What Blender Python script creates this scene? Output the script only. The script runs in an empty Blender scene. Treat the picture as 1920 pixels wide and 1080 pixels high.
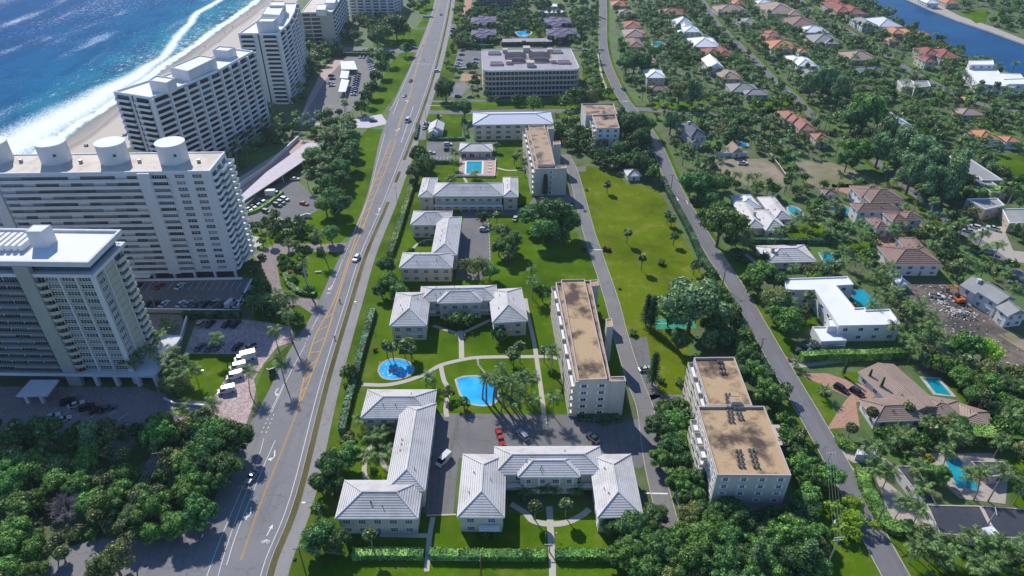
import bpy, bmesh, math, random
from mathutils import Vector, Matrix, noise
from mathutils.geometry import tessellate_polygon
import numpy as np

# ------------------------------------------------------------------ camera, sky, sun, exposure
F, PITCH, CAM_H = 1282.0, math.radians(34.16), 150.0
scene = bpy.context.scene
cam_data = bpy.data.cameras.new('camera')
cam_data.sensor_width = 36.0
cam_data.lens = 36.0 * F / 1920.0
cam_data.clip_start = 1.0
cam_data.clip_end = 12000.0
cam = bpy.data.objects.new('camera', cam_data)
scene.collection.objects.link(cam)
cam.location = (0, 0, CAM_H)
cam.rotation_euler = (math.pi / 2 - PITCH, 0, 0)
scene.camera = cam
SUN_EL, SUN_AZ = math.radians(40), math.radians(118)      # azimuth measured from +X towards +Y
world = bpy.data.worlds.new('World')
scene.world = world
world.use_nodes = True
wn = world.node_tree
for n_ in list(wn.nodes): wn.nodes.remove(n_)
w_out = wn.nodes.new('ShaderNodeOutputWorld')
w_bg = wn.nodes.new('ShaderNodeBackground')
w_sky = wn.nodes.new('ShaderNodeTexSky')
w_sky.sky_type = 'NISHITA'
w_sky.sun_disc = False
w_sky.sun_elevation = SUN_EL
w_sky.sun_rotation = math.pi / 2 - SUN_AZ
w_sky.air_density = 1.0
w_sky.dust_density = 0.0
w_sky.ozone_density = 8.0
w_bg.inputs['Strength'].default_value = 0.15
wn.links.new(w_sky.outputs[0], w_bg.inputs[0])
wn.links.new(w_bg.outputs[0], w_out.inputs[0])
sun_data = bpy.data.lights.new('sun', 'SUN')
sun_data.energy = 4.8
sun_data.angle = math.radians(0.5)
sun_data.color = (1.0, 0.95, 0.90)
sun = bpy.data.objects.new('sun', sun_data)
scene.collection.objects.link(sun)
sdir = Vector((math.cos(SUN_AZ) * math.cos(SUN_EL), math.sin(SUN_AZ) * math.cos(SUN_EL), math.sin(SUN_EL)))
sun.rotation_euler = (-sdir).to_track_quat('-Z', 'Y').to_euler()
scene.view_settings.view_transform = 'Standard'
scene.view_settings.look = 'None'
scene.view_settings.exposure = 0.2
scene.view_settings.gamma = 1.0
scene.view_settings.use_curve_mapping = False

RND = random.Random(7)
COL = scene.collection
PI = math.pi

# ------------------------------------------------------------------ survey helpers
def G(x, y, h=0.0):
    """ground position (at height h) seen along a sight line of the survey photograph"""
    u = (x - 960.0) / F; v = (y - 540.0) / F
    dy = math.cos(PITCH) - v * math.sin(PITCH)
    dz = -math.sin(PITCH) - v * math.cos(PITCH)
    t = (CAM_H - h) / -dz
    return Vector((u * t, dy * t, h))
def GP(pts, h=0.0): return [G(p[0], p[1], h) for p in pts]

# ------------------------------------------------------------------ materials
MATS = {}
def new_mat(name):
    m = bpy.data.materials.new(name); m.use_nodes = True
    nt = m.node_tree; b = nt.nodes['Principled BSDF']
    MATS[name] = m
    return m, nt, b
def ramp(nt, fac, stops):
    r = nt.nodes.new('ShaderNodeValToRGB')
    while len(r.color_ramp.elements) < len(stops): r.color_ramp.elements.new(0.5)
    for e, (p, c) in zip(r.color_ramp.elements, stops):
        e.position = p; e.color = (c[0], c[1], c[2], 1) if not isinstance(c, (int, float)) else (c, c, c, 1)
    nt.links.new(fac, r.inputs[0])
    return r.outputs[0]
def pos_node(nt, coord='world'):
    if coord == 'world': return nt.nodes.new('ShaderNodeNewGeometry').outputs['Position']
    return nt.nodes.new('ShaderNodeTexCoord').outputs['Object']
def noise_node(nt, vec, scale, detail=4, rough=.55, stretch=None):
    if stretch:
        mp = nt.nodes.new('ShaderNodeMapping'); mp.inputs['Scale'].default_value = stretch
        nt.links.new(vec, mp.inputs[0]); vec = mp.outputs[0]
    n = nt.nodes.new('ShaderNodeTexNoise'); n.inputs['Scale'].default_value = scale
    n.inputs['Detail'].default_value = detail; n.inputs['Roughness'].default_value = rough
    nt.links.new(vec, n.inputs['Vector'])
    return n.outputs['Fac']
def mix(nt, a, b, fac, mode='MIX'):
    m = nt.nodes.new('ShaderNodeMix'); m.data_type = 'RGBA'; m.blend_type = mode
    for s, v in ((m.inputs[6], a), (m.inputs[7], b)):
        if isinstance(v, tuple): s.default_value = (*v, 1)
        else: nt.links.new(v, s)
    if isinstance(fac, (int, float)): m.inputs[0].default_value = fac
    else: nt.links.new(fac, m.inputs[0])
    return m.outputs[2]
def bump(nt, b, h, strength, dist):
    n = nt.nodes.new('ShaderNodeBump'); n.inputs['Strength'].default_value = strength
    n.inputs['Distance'].default_value = dist
    nt.links.new(h, n.inputs['Height']); nt.links.new(n.outputs[0], b.inputs['Normal'])
def pm(name, c1, c2=None, scale=.5, rough=.85, big=None, bigscale=.03, bmp=0, coord='world', lo=.35, hi=.65, metal=0, spec=.3, stretch=None):
    """two tone material: fine noise between c1 and c2, optional large patches of a third tone"""
    m, nt, b = new_mat(name)
    c2 = c2 or tuple(v * .82 for v in c1)
    p = pos_node(nt, coord)
    f = noise_node(nt, p, scale, 5, .65, stretch)
    col = ramp(nt, f, [(lo, c1), (hi, c2)])
    if big:
        f2 = noise_node(nt, p, bigscale, 4, .6)
        k = ramp(nt, f2, [(.45, 0), (.65, 1)])
        col = mix(nt, col, big, k)
    nt.links.new(col, b.inputs['Base Color'])
    b.inputs['Roughness'].default_value = rough
    b.inputs['Metallic'].default_value = metal
    b.inputs['Specular IOR Level'].default_value = spec
    if bmp: bump(nt, b, f, bmp, .05)
    return m

pm('ground_soil', (.05, .10, .018), (.13, .13, .07), .16, big=(.075, .16, .02), bigscale=.05)
def lawn_mat(name, g1, g2, dry, mow=0.0, k=.5):
    m, nt, b = new_mat(name)
    p = pos_node(nt)
    fine = noise_node(nt, p, 1.6, 6, .7)
    mid = noise_node(nt, p, .16, 5, .65)
    bigf = noise_node(nt, p, .035, 4, .6)
    col = ramp(nt, fine, [(.3, g1), (.7, g2)])
    col = mix(nt, col, dry, ramp(nt, mid, [(.5, 0), (.78, k)]))
    col = mix(nt, col, tuple(v * .6 for v in g1), ramp(nt, bigf, [(.44, 0), (.66, .75)]))
    if mow:
        w = nt.nodes.new('ShaderNodeTexWave'); w.inputs['Scale'].default_value = mow; w.inputs['Distortion'].default_value = 1.5
        w.bands_direction = 'X'
        nt.links.new(p, w.inputs['Vector'])
        col = mix(nt, col, tuple(v * 1.25 for v in g2), ramp(nt, w.outputs['Fac'], [(.4, 0), (.6, .3)]))
    nt.links.new(col, b.inputs['Base Color'])
    b.inputs['Roughness'].default_value = .95; b.inputs['Specular IOR Level'].default_value = .02
    bump(nt, b, fine, .6, .15)
    return m
lawn_mat('lawn', (.055, .125, .003), (.105, .18, .006), (.19, .20, .035), mow=0, k=.85)
lawn_mat('park_lawn', (.085, .135, .003), (.145, .185, .008), (.23, .22, .05), k=.85)
lawn_mat('verge', (.06, .12, .006), (.105, .165, .014), (.2, .2, .06), k=.7)
lawn_mat('dry_verge', (.10, .10, .035), (.16, .14, .07), (.2, .17, .1))
def asphalt(name, c, patch, streak=True):
    m, nt, b = new_mat(name)
    p = pos_node(nt)
    f1 = noise_node(nt, p, 2.5, 6, .75)
    f2 = noise_node(nt, p, .09, 5, .6)
    f3 = noise_node(nt, p, .5, 4, .6, (1, .06, 1))
    col = ramp(nt, f1, [(.3, tuple(v * .88 for v in c)), (.7, tuple(v * 1.1 for v in c))])
    col = mix(nt, col, patch, ramp(nt, f2, [(.45, 0), (.7, .65)]))
    if streak: col = mix(nt, col, tuple(v * .66 for v in c), ramp(nt, f3, [(.55, 0), (.72, .5)]))
    v = nt.nodes.new('ShaderNodeTexVoronoi'); v.feature = 'DISTANCE_TO_EDGE'; v.inputs['Scale'].default_value = .11
    wv = nt.nodes.new('ShaderNodeVectorMath'); wv.operation = 'MULTIPLY_ADD'; nn = nt.nodes.new('ShaderNodeTexNoise'); nn.inputs['Scale'].default_value = .6; nn.inputs['Detail'].default_value = 5
    nt.links.new(p, nn.inputs['Vector']); nt.links.new(nn.outputs['Color'], wv.inputs[0]); wv.inputs[1].default_value = (3, 3, 3); nt.links.new(p, wv.inputs[2]); nt.links.new(wv.outputs[0], v.inputs['Vector'])
    col = mix(nt, col, tuple(x * .45 for x in c), ramp(nt, v.outputs['Distance'], [(0, .55), (.014, 0)]))
    nt.links.new(col, b.inputs['Base Color']); b.inputs['Roughness'].default_value = .9
    b.inputs['Specular IOR Level'].default_value = .25
    bump(nt, b, f1, .25, .03)
    return m
asphalt('asphalt_main', (.195, .19, .192), (.23, .225, .222))
asphalt('asphalt_path', (.27, .255, .245), (.215, .21, .205))
asphalt('asphalt_street', (.155, .15, .155), (.19, .187, .187))
asphalt('asphalt_lot', (.15, .147, .145), (.205, .198, .19))
asphalt('asphalt_pale', (.18, .175, .17), (.24, .22, .20))
pm('concrete', (.50, .46, .38), (.42, .38, .32), .8, big=(.36, .34, .30), bigscale=.2)
pm('concrete_tile', (.46, .42, .35), (.40, .37, .31), 1.2)
pm('white_paint_line', (.72, .72, .70), (.5, .5, .49), 2.0, lo=.45, hi=.75)
pm('yellow_paint_line', (.62, .33, .05), (.42, .25, .07), 1.2, lo=.4, hi=.7)
pm('curb_yellow', (.75, .45, .02), (.6, .38, .03), 1)
def brick_mat(name, a, b_, mort, scale, rot=.6):
    m, nt, b = new_mat(name)
    p = pos_node(nt)
    mp = nt.nodes.new('ShaderNodeMapping'); mp.inputs['Rotation'].default_value = (0, 0, rot)
    nt.links.new(p, mp.inputs[0])
    v = nt.nodes.new('ShaderNodeTexVoronoi'); v.inputs['Scale'].default_value = scale
    nt.links.new(mp.outputs[0], v.inputs['Vector'])
    sp = nt.nodes.new('ShaderNodeSeparateColor'); nt.links.new(v.outputs['Color'], sp.inputs[0])
    col = ramp(nt, sp.outputs[0], [(.2, a), (.8, b_)])
    f2 = noise_node(nt, p, .25, 4, .6)
    col = mix(nt, col, mort, ramp(nt, f2, [(.5, 0), (.75, .6)]))
    nt.links.new(col, b.inputs['Base Color']); b.inputs['Roughness'].default_value = .85
    b.inputs['Specular IOR Level'].default_value = .2
    return m
brick_mat('brick_apron', (.50, .40, .38), (.34, .24, .23), (.27, .20, .20), 1.9)
brick_mat('brick_drive', (.27, .22, .21), (.20, .155, .15), (.30, .25, .24), 2.4)
brick_mat('terracotta_paving', (.44, .25, .17), (.33, .19, .13), (.30, .22, .17), 2.4)
pm('pink_terrace', (.47, .33, .27), (.40, .28, .24), 1.0)
pm('terrace_deck', (.55, .50, .52), (.47, .42, .45), .6)
pm('dirt', (.20, .16, .12), (.10, .08, .065), .35, big=(.055, .048, .045), bigscale=.07, bmp=.6)
pm('bare_lot', (.30, .24, .18), (.20, .17, .10), .15, big=(.13, .15, .05), bigscale=.04, bmp=.3)
pm('mulch', (.10, .055, .035), (.05, .03, .02), 2)
pm('pale_gravel', (.42, .37, .31), (.32, .28, .24), 1.5)
# beach with darker wet sand towards the water
m, nt, b = new_mat('sand')
p = pos_node(nt)
sx = nt.nodes.new('ShaderNodeSeparateXYZ'); nt.links.new(p, sx.inputs[0])
nn = noise_node(nt, p, .05, 5, .6, (1, .35, 1))
ma = nt.nodes.new('ShaderNodeMath'); ma.operation = 'MULTIPLY_ADD'; ma.inputs[1].default_value = 14; nt.links.new(nn, ma.inputs[0]); nt.links.new(sx.outputs[0], ma.inputs[2])
mr = nt.nodes.new('ShaderNodeMapRange'); mr.inputs['From Min'].default_value = -251; mr.inputs['From Max'].default_value = -236
nt.links.new(ma.outputs[0], mr.inputs[0])
col = ramp(nt, mr.outputs[0], [(0, (.17, .15, .13)), (.35, (.27, .235, .20)), (.55, (.33, .28, .235)), (.75, (.24, .205, .17)), (1, (.47, .40, .33))])
ff = noise_node(nt, p, .9, 5, .7)
col = mix(nt, col, (.30, .25, .2), ramp(nt, ff, [(.5, 0), (.8, .5)]))
nt.links.new(col, b.inputs['Base Color']); b.inputs['Roughness'].default_value = .9
# sea
def sea_mat():
    m, nt, b = new_mat('sea_water')
    N = nt.nodes; L = nt.links
    p = pos_node(nt)
    sx = N.new('ShaderNodeSeparateXYZ'); L.new(p, sx.inputs[0])
    def math_(op, a, b2=None, c=None, clamp=False):
        n = N.new('ShaderNodeMath'); n.operation = op; n.use_clamp = clamp
        for i, v in enumerate((a, b2, c)):
            if v is None: continue
            if isinstance(v, (int, float)): n.inputs[i].default_value = v
            else: L.new(v, n.inputs[i])
        return n.outputs[0]
    d = math_('SUBTRACT', -256.0, sx.outputs[0])                # metres from the water's edge
    wob = math_('MULTIPLY_ADD', noise_node(nt, p, .022, 3, .5, (1, 1, 1)), 46, -23)
    d1 = math_('ADD', d, wob)
    fine = noise_node(nt, p, .22, 8, .72, (1, .55, 1))
    fine2 = noise_node(nt, p, .75, 7, .75, (1.2, .4, 1))
    # width of the breaking wave: broad in the near south, thin further north
    wid = N.new('ShaderNodeMapRange'); L.new(sx.outputs[1], wid.inputs[0])
    wid.inputs['From Min'].default_value = 400; wid.inputs['From Max'].default_value = 540
    wid.inputs['To Min'].default_value = 26; wid.inputs['To Max'].default_value = 5.5
    cen = N.new('ShaderNodeMapRange'); L.new(sx.outputs[1], cen.inputs[0])
    cen.inputs['From Min'].default_value = 370; cen.inputs['From Max'].default_value = 500
    cen.inputs['To Min'].default_value = 26; cen.inputs['To Max'].default_value = 15
    cen2 = N.new('ShaderNodeMapRange'); L.new(sx.outputs[1], cen2.inputs[0])
    cen2.inputs['From Min'].default_value = 540; cen2.inputs['From Max'].default_value = 680
    cen2.inputs['To Min'].default_value = 0; cen2.inputs['To Max'].default_value = 30
    cc = math_('ADD', cen.outputs[0], cen2.outputs[0])
    q = math_('DIVIDE', math_('ABSOLUTE', math_('SUBTRACT', math_('ADD', d, math_('MULTIPLY', wob, .22)), cc)), wid.outputs[0])
    band = math_('SUBTRACT', 1.55, math_('MULTIPLY', q, 1.25))   # >0 inside
    f1 = math_('MULTIPLY', math_('SUBTRACT', math_('ADD', math_('MULTIPLY', band, .50), math_('MULTIPLY', fine2, 1.25)), .80), 2.4, clamp=True)
    # wash at the edge and remnants between wave and beach
    edge = math_('SUBTRACT', 1.0, math_('DIVIDE', math_('ABSOLUTE', math_('SUBTRACT', math_('ADD', d, math_('MULTIPLY', wob, .18)), 5.0)), 7.0))
    f2 = math_('MULTIPLY', math_('SUBTRACT', math_('ADD', math_('MULTIPLY', edge, .45), fine), .62), 5, clamp=True)
    inner = N.new('ShaderNodeMapRange'); L.new(d, inner.inputs[0])
    inner.inputs['From Min'].default_value = 70; inner.inputs['From Max'].default_value = 15
    inner.inputs['To Min'].default_value = 0; inner.inputs['To Max'].default_value = .12
    f3 = math_('MULTIPLY', math_('SUBTRACT', math_('ADD', inner.outputs[0], fine), .645), 7, clamp=True)
    # offshore wave crests and wind streaks
    crest = noise_node(nt, p, .02, 3, .5, (1.9, .55, 1))
    f4 = math_('MULTIPLY', math_('SUBTRACT', math_('ADD', math_('MULTIPLY', crest, .75), math_('MULTIPLY', fine2, .66)), .80), 6, clamp=True)
    # sun glitter painted into the colour as white flecks along wind streaks
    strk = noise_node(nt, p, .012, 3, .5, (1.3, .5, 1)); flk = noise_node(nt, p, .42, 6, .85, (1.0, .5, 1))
    glitter = math_('MULTIPLY', math_('SUBTRACT', math_('ADD', math_('MULTIPLY', strk, .40), flk), .785), 9, clamp=True)
    f4 = math_('MAXIMUM', f4, glitter)
    foam_glitter = math_('MAXIMUM', math_('MAXIMUM', f1, f2), math_('MAXIMUM', math_('MULTIPLY', f3, .8), math_('MULTIPLY', f4, .75)))  # surf foam plus the painted sun glitter
    shal = N.new('ShaderNodeMapRange'); L.new(d1, shal.inputs[0])
    shal.inputs['From Min'].default_value = 0; shal.inputs['From Max'].default_value = 170
    water = ramp(nt, shal.outputs[0], [(0, (.12, .24, .24)), (.12, (.02, .21, .26)), (.4, (.003, .12, .25)), (1, (.002, .07, .21))])
    swell = noise_node(nt, p, .05, 5, .6, (1.0, .4, 1))
    water = mix(nt, water, (.003, .05, .15), ramp(nt, swell, [(.42, 0), (.7, .75)]))
    col = mix(nt, water, (.78, .82, .84), foam_glitter)
    L.new(col, b.inputs['Base Color'])
    ro = math_('MULTIPLY_ADD', foam_glitter, .6, .2); L.new(ro, b.inputs['Roughness'])
    b.inputs['IOR'].default_value = 1.33; b.inputs['Specular IOR Level'].default_value = .003
    bm_ = N.new('ShaderNodeBump'); bm_.inputs['Strength'].default_value = 1; bm_.inputs['Distance'].default_value = .7
    hh = math_('ADD', math_('MULTIPLY', noise_node(nt, p, .16, 8, .7, (1.3, .5, 1)), .9), math_('MULTIPLY', swell, 1.2))
    L.new(hh, bm_.inputs['Height']); L.new(bm_.outputs[0], b.inputs['Normal'])
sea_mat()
def canal_mat():
    m, nt, b = new_mat('canal_water')
    p = pos_node(nt)
    f = noise_node(nt, p, .02, 4, .6, (1, 1, 1))
    nt.links.new(ramp(nt, f, [(.3, (.006, .05, .13)), (.7, (.008, .075, .19))]), b.inputs['Base Color'])
    b.inputs['Roughness'].default_value = .12; b.inputs['Specular IOR Level'].default_value = .008
    bump(nt, b, noise_node(nt, p, .6, 6, .7), .5, .12)
canal_mat()
def pool_mat(name, c1, c2):
    m, nt, b = new_mat(name)
    p = pos_node(nt)
    f = noise_node(nt, p, .12, 3, .5)
    nt.links.new(ramp(nt, f, [(.35, c1), (.65, c2)]), b.inputs['Base Color'])
    b.inputs['Roughness'].default_value = .08
    bump(nt, b, noise_node(nt, p, 2.5, 3), .25, .05)
pool_mat('pool_blue', (.01, .30, .66), (.05, .48, .82))
pool_mat('pool_teal', (.0, .22, .30), (.01, .31, .38))

def wall_mat(name, c, dirt=.25, rough=.8):
    m, nt, b = new_mat(name)
    p = pos_node(nt)
    f = noise_node(nt, p, .35, 5, .65, (1, 1, .25))
    g = noise_node(nt, p, 3.0, 4, .6)
    col = ramp(nt, f, [(.35, c), (.75, tuple(v * (1 - dirt) for v in c))])
    col = mix(nt, col, tuple(v * .85 for v in c), ramp(nt, g, [(.5, 0), (.8, .5)]))
    nt.links.new(col, b.inputs['Base Color']); b.inputs['Roughness'].default_value = rough
    b.inputs['Specular IOR Level'].default_value = .25
wall_mat('white_stucco', (.62, .62, .62), .15)
wall_mat('tower_white', (.60, .60, .61), .14)
wall_mat('tower_cream', (.44, .42, .34), .15)
wall_mat('tower_grey', (.34, .34, .31), .15)
wall_mat('tower_band', (.13, .15, .18), .2)
wall_mat('cream_stucco', (.55, .50, .40), .18)
wall_mat('condo_stucco', (.52, .49, .43), .18)
wall_mat('pink_stucco', (.52, .42, .36), .15)
wall_mat('dark_brick', (.10, .07, .06), .3)
wall_mat('tan_wall', (.46, .38, .26), .15)
wall_mat('retaining_wall', (.42, .38, .27), .2)
pm('white_trim', (.74, .74, .73), (.66, .66, .65), .8)
pm('grey_trim', (.34, .34, .35), (.28, .28, .29), .8)
pm('dark_metal', (.05, .05, .05), (.08, .08, .08), 2, metal=.3, rough=.5)
pm('galvanised', (.35, .36, .37), (.22, .23, .24), 1.5, metal=.5, rough=.45)
pm('wood_pole', (.16, .12, .085), (.10, .075, .055), 3, stretch=(1, 1, .1))
pm('concrete_pole', (.42, .41, .39), (.34, .33, .31), 2)
def roof_mat(name, c, c2, stain=None, k=.5, bs=.12, coord='world'):
    m, nt, b = new_mat(name)
    p = pos_node(nt, coord)
    f = noise_node(nt, p, 1.3, 5, .7)
    s = noise_node(nt, p, bs, 5, .62)
    col = ramp(nt, f, [(.3, c), (.7, c2)])
    if stain: col = mix(nt, col, stain, ramp(nt, s, [(.48, 0), (.62, k)]))
    nt.links.new(col, b.inputs['Base Color']); b.inputs['Roughness'].default_value = .85
    b.inputs['Specular IOR Level'].default_value = .2
roof_mat('roof_white_tile', (.64, .61, .58), (.54, .52, .50), (.40, .37, .34), .45, .16)
roof_mat('roof_flat_white', (.76, .76, .77), (.68, .68, .69), (.58, .57, .56), .35)
roof_mat('roof_tan_gravel', (.47, .33, .19), (.39, .27, .15), (.07, .05, .04), .95, .12)
roof_mat('roof_old_gravel', (.42, .30, .20), (.34, .24, .16), (.08, .06, .055), .9, .16)
roof_mat('roof_beige', (.66, .59, .50), (.58, .51, .43), (.42, .33, .24), .5, .12)
roof_mat('roof_lilac_grey', (.38, .34, .36), (.32, .29, .31), (.22, .20, .22), .4)
roof_mat('roof_pale_metal', (.58, .60, .66), (.50, .52, .58))
roof_mat('roof_brown_tile', (.29, .20, .16), (.23, .155, .125), (.17, .12, .10), .4)
roof_mat('roof_tan_tile', (.38, .29, .23), (.31, .23, .18), (.24, .17, .13), .4)
roof_mat('roof_terracotta', (.40, .19, .13), (.32, .145, .10), (.25, .13, .10), .5)
roof_mat('roof_orange', (.55, .25, .13), (.45, .20, .10), (.34, .18, .11), .4)
roof_mat('roof_red', (.30, .11, .08), (.24, .085, .065), (.40, .22, .18), .4)
roof_mat('roof_slate', (.13, .14, .16), (.09, .10, .12), (.19, .19, .20), .5)
roof_mat('roof_purple', (.17, .15, .21), (.13, .115, .17), (.09, .08, .12), .5)
roof_mat('roof_dark_membrane', (.055, .06, .075), (.04, .045, .058), (.085, .085, .095), .5)
roof_mat('roof_grey', (.30, .30, .29), (.24, .24, .23), (.37, .36, .34), .4)
def glass_mat(name, c, rough=.12):
    m, nt, b = new_mat(name)
    oi = nt.nodes.new('ShaderNodeObjectInfo')
    nt.links.new(ramp(nt, oi.outputs['Random'], [(0, c), (.6, tuple(v * 1.5 for v in c)), (.85, tuple(v * 3 + .02 for v in c)), (1, tuple(v * 5 + .05 for v in c))]), b.inputs['Base Color'])
    b.inputs['Roughness'].default_value = rough
    b.inputs['Specular IOR Level'].default_value = .6
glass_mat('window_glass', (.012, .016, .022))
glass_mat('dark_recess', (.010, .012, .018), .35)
pm('shutter_glass', (.22, .23, .25), (.17, .18, .20), .4, rough=.4)
pm('band_shadow_glass', (.035, .05, .06), (.06, .08, .09), .2, rough=.2)
pm('blue_glass', (.03, .06, .09), (.05, .10, .13), .3, rough=.12)
pm('fabric_white', (.75, .75, .74), (.66, .66, .66), 1)
pm('orange_paint', (.65, .16, .02), (.5, .12, .02), 1, rough=.5)
pm('plastic_yellow', (.7, .45, .03), (.6, .38, .02), 1)
pm('plastic_white', (.75, .75, .75), (.65, .65, .65), 1)
pm('plastic_blue', (.03, .12, .4), (.03, .10, .3), 1)
pm('plastic_green', (.03, .28, .18), (.03, .22, .14), 1)
pm('tyre', (.02, .02, .02), (.03, .03, .03), 3)
pm('person_skin', (.45, .28, .19), (.42, .26, .17), 3)
pm('cloth_red', (.45, .03, .03), (.35, .02, .02), 3)
pm('cloth_dark', (.03, .03, .045), (.02, .02, .03), 3)
pm('hair', (.04, .025, .015), (.03, .02, .01), 3)
CARCOL = {'white': (.56, .56, .55), 'silver': (.38, .39, .41), 'grey': (.13, .135, .15), 'black': (.012, .012, .014), 'blue': (.03, .06, .16), 'red': (.38, .012, .012), 'beige': (.36, .31, .24), 'dark green': (.015, .05, .03)}
for k, c in CARCOL.items():
    m, nt, b = new_mat('car_' + k)
    b.inputs['Base Color'].default_value = (*c, 1); b.inputs['Roughness'].default_value = .28
    b.inputs['Metallic'].default_value = .35 if k in ('silver', 'grey', 'blue') else 0
    b.inputs['Coat Weight'].default_value = .6; b.inputs['Coat Roughness'].default_value = .06
m, nt, b = new_mat('car_glass'); b.inputs['Base Color'].default_value = (.015, .02, .025, 1); b.inputs['Roughness'].default_value = .06
m, nt, b = new_mat('lamp_lens'); b.inputs['Base Color'].default_value = (.6, .6, .62, 1); b.inputs['Roughness'].default_value = .1
def leaf_mat(name, dark, light, hi=None, trans=.25, objvar=.5):
    m, nt, b = new_mat(name)
    g = nt.nodes.new('ShaderNodeNewGeometry'); oi = nt.nodes.new('ShaderNodeObjectInfo')
    rr = ramp(nt, g.outputs['Random Per Island'], [(0, dark), (.65, light), (1, hi or tuple(v * 1.35 for v in light))])
    hs = nt.nodes.new('ShaderNodeHueSaturation')
    mr = nt.nodes.new('ShaderNodeMapRange'); nt.links.new(oi.outputs['Random'], mr.inputs[0])
    mr.inputs['To Min'].default_value = .485; mr.inputs['To Max'].default_value = .515
    mv = nt.nodes.new('ShaderNodeMapRange'); nt.links.new(oi.outputs['Random'], mv.inputs[0])
    mv.inputs['To Min'].default_value = 1 - objvar * .6; mv.inputs['To Max'].default_value = 1 + objvar * .6
    nt.links.new(mr.outputs[0], hs.inputs['Hue']); nt.links.new(mv.outputs[0], hs.inputs['Value'])
    hs.inputs['Saturation'].default_value = .93
    nt.links.new(rr, hs.inputs['Color'])
    nt.links.new(hs.outputs[0], b.inputs['Base Color'])
    b.inputs['Roughness'].default_value = .5; b.inputs['Specular IOR Level'].default_value = .14
    tr = nt.nodes.new('ShaderNodeBsdfTranslucent'); nt.links.new(hs.outputs[0], tr.inputs[0])
    ms = nt.nodes.new('ShaderNodeMixShader'); ms.inputs[0].default_value = trans
    nt.links.new(b.outputs[0], ms.inputs[1]); nt.links.new(tr.outputs[0], ms.inputs[2])
    nt.links.new(ms.outputs[0], nt.nodes['Material Output'].inputs[0])
    return m
leaf_mat('leaf_dark', (0.014, 0.041, 0.012), (0.075, 0.184, 0.039), (0.216, 0.432, 0.091))
leaf_mat('leaf_mid', (0.023, 0.064, 0.012), (0.119, 0.270, 0.039), (0.339, 0.600, 0.091))
leaf_mat('leaf_olive', (0.041, 0.058, 0.017), (0.184, 0.238, 0.064), (0.493, 0.555, 0.155))
leaf_mat('leaf_bright', (.16, .30, .008), (.32, .52, .012), (.45, .6, .03))
leaf_mat('leaf_yellow', (.16, .14, .008), (.34, .30, .012), (.5, .42, .02))
leaf_mat('leaf_silver', (.10, .13, .12), (.2, .25, .24), (.32, .38, .36))
leaf_mat('leaf_needle', (0.010, 0.030, 0.012), (0.046, 0.126, 0.043), (0.139, 0.278, 0.091))
leaf_mat('leaf_feather', (0.035, 0.076, 0.025), (0.161, 0.291, 0.109), (0.370, 0.586, 0.216))
leaf_mat('leaf_hedge', (0.035, 0.086, 0.017), (0.152, 0.325, 0.054), (0.370, 0.600, 0.091))
leaf_mat('leaf_hedge_dark', (0.017, 0.052, 0.023), (0.075, 0.184, 0.070), (0.186, 0.370, 0.155))
leaf_mat('palm_frond', (0.028, 0.066, 0.016), (0.109, 0.197, 0.043), (0.307, 0.450, 0.118), .2)
leaf_mat('palm_fan', (0.043, 0.066, 0.017), (0.169, 0.220, 0.066), (0.473, 0.544, 0.213), .2)
leaf_mat('leaf_magenta', (.35, .03, .09), (.6, .07, .18), (.75, .15, .28))
leaf_mat('leaf_crimson', (.10, .015, .02), (.22, .04, .04), (.3, .06, .05))
leaf_mat('leaf_rust', (.25, .07, .015), (.5, .14, .03), (.6, .2, .06))
pm('bark', (.16, .13, .10), (.09, .07, .055), 2, coord='object')
pm('palm_bark', (.26, .23, .20), (.17, .15, .13), 2, coord='object')
pm('dead_wood', (.34, .30, .29), (.22, .19, .19), 2, coord='object')

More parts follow.
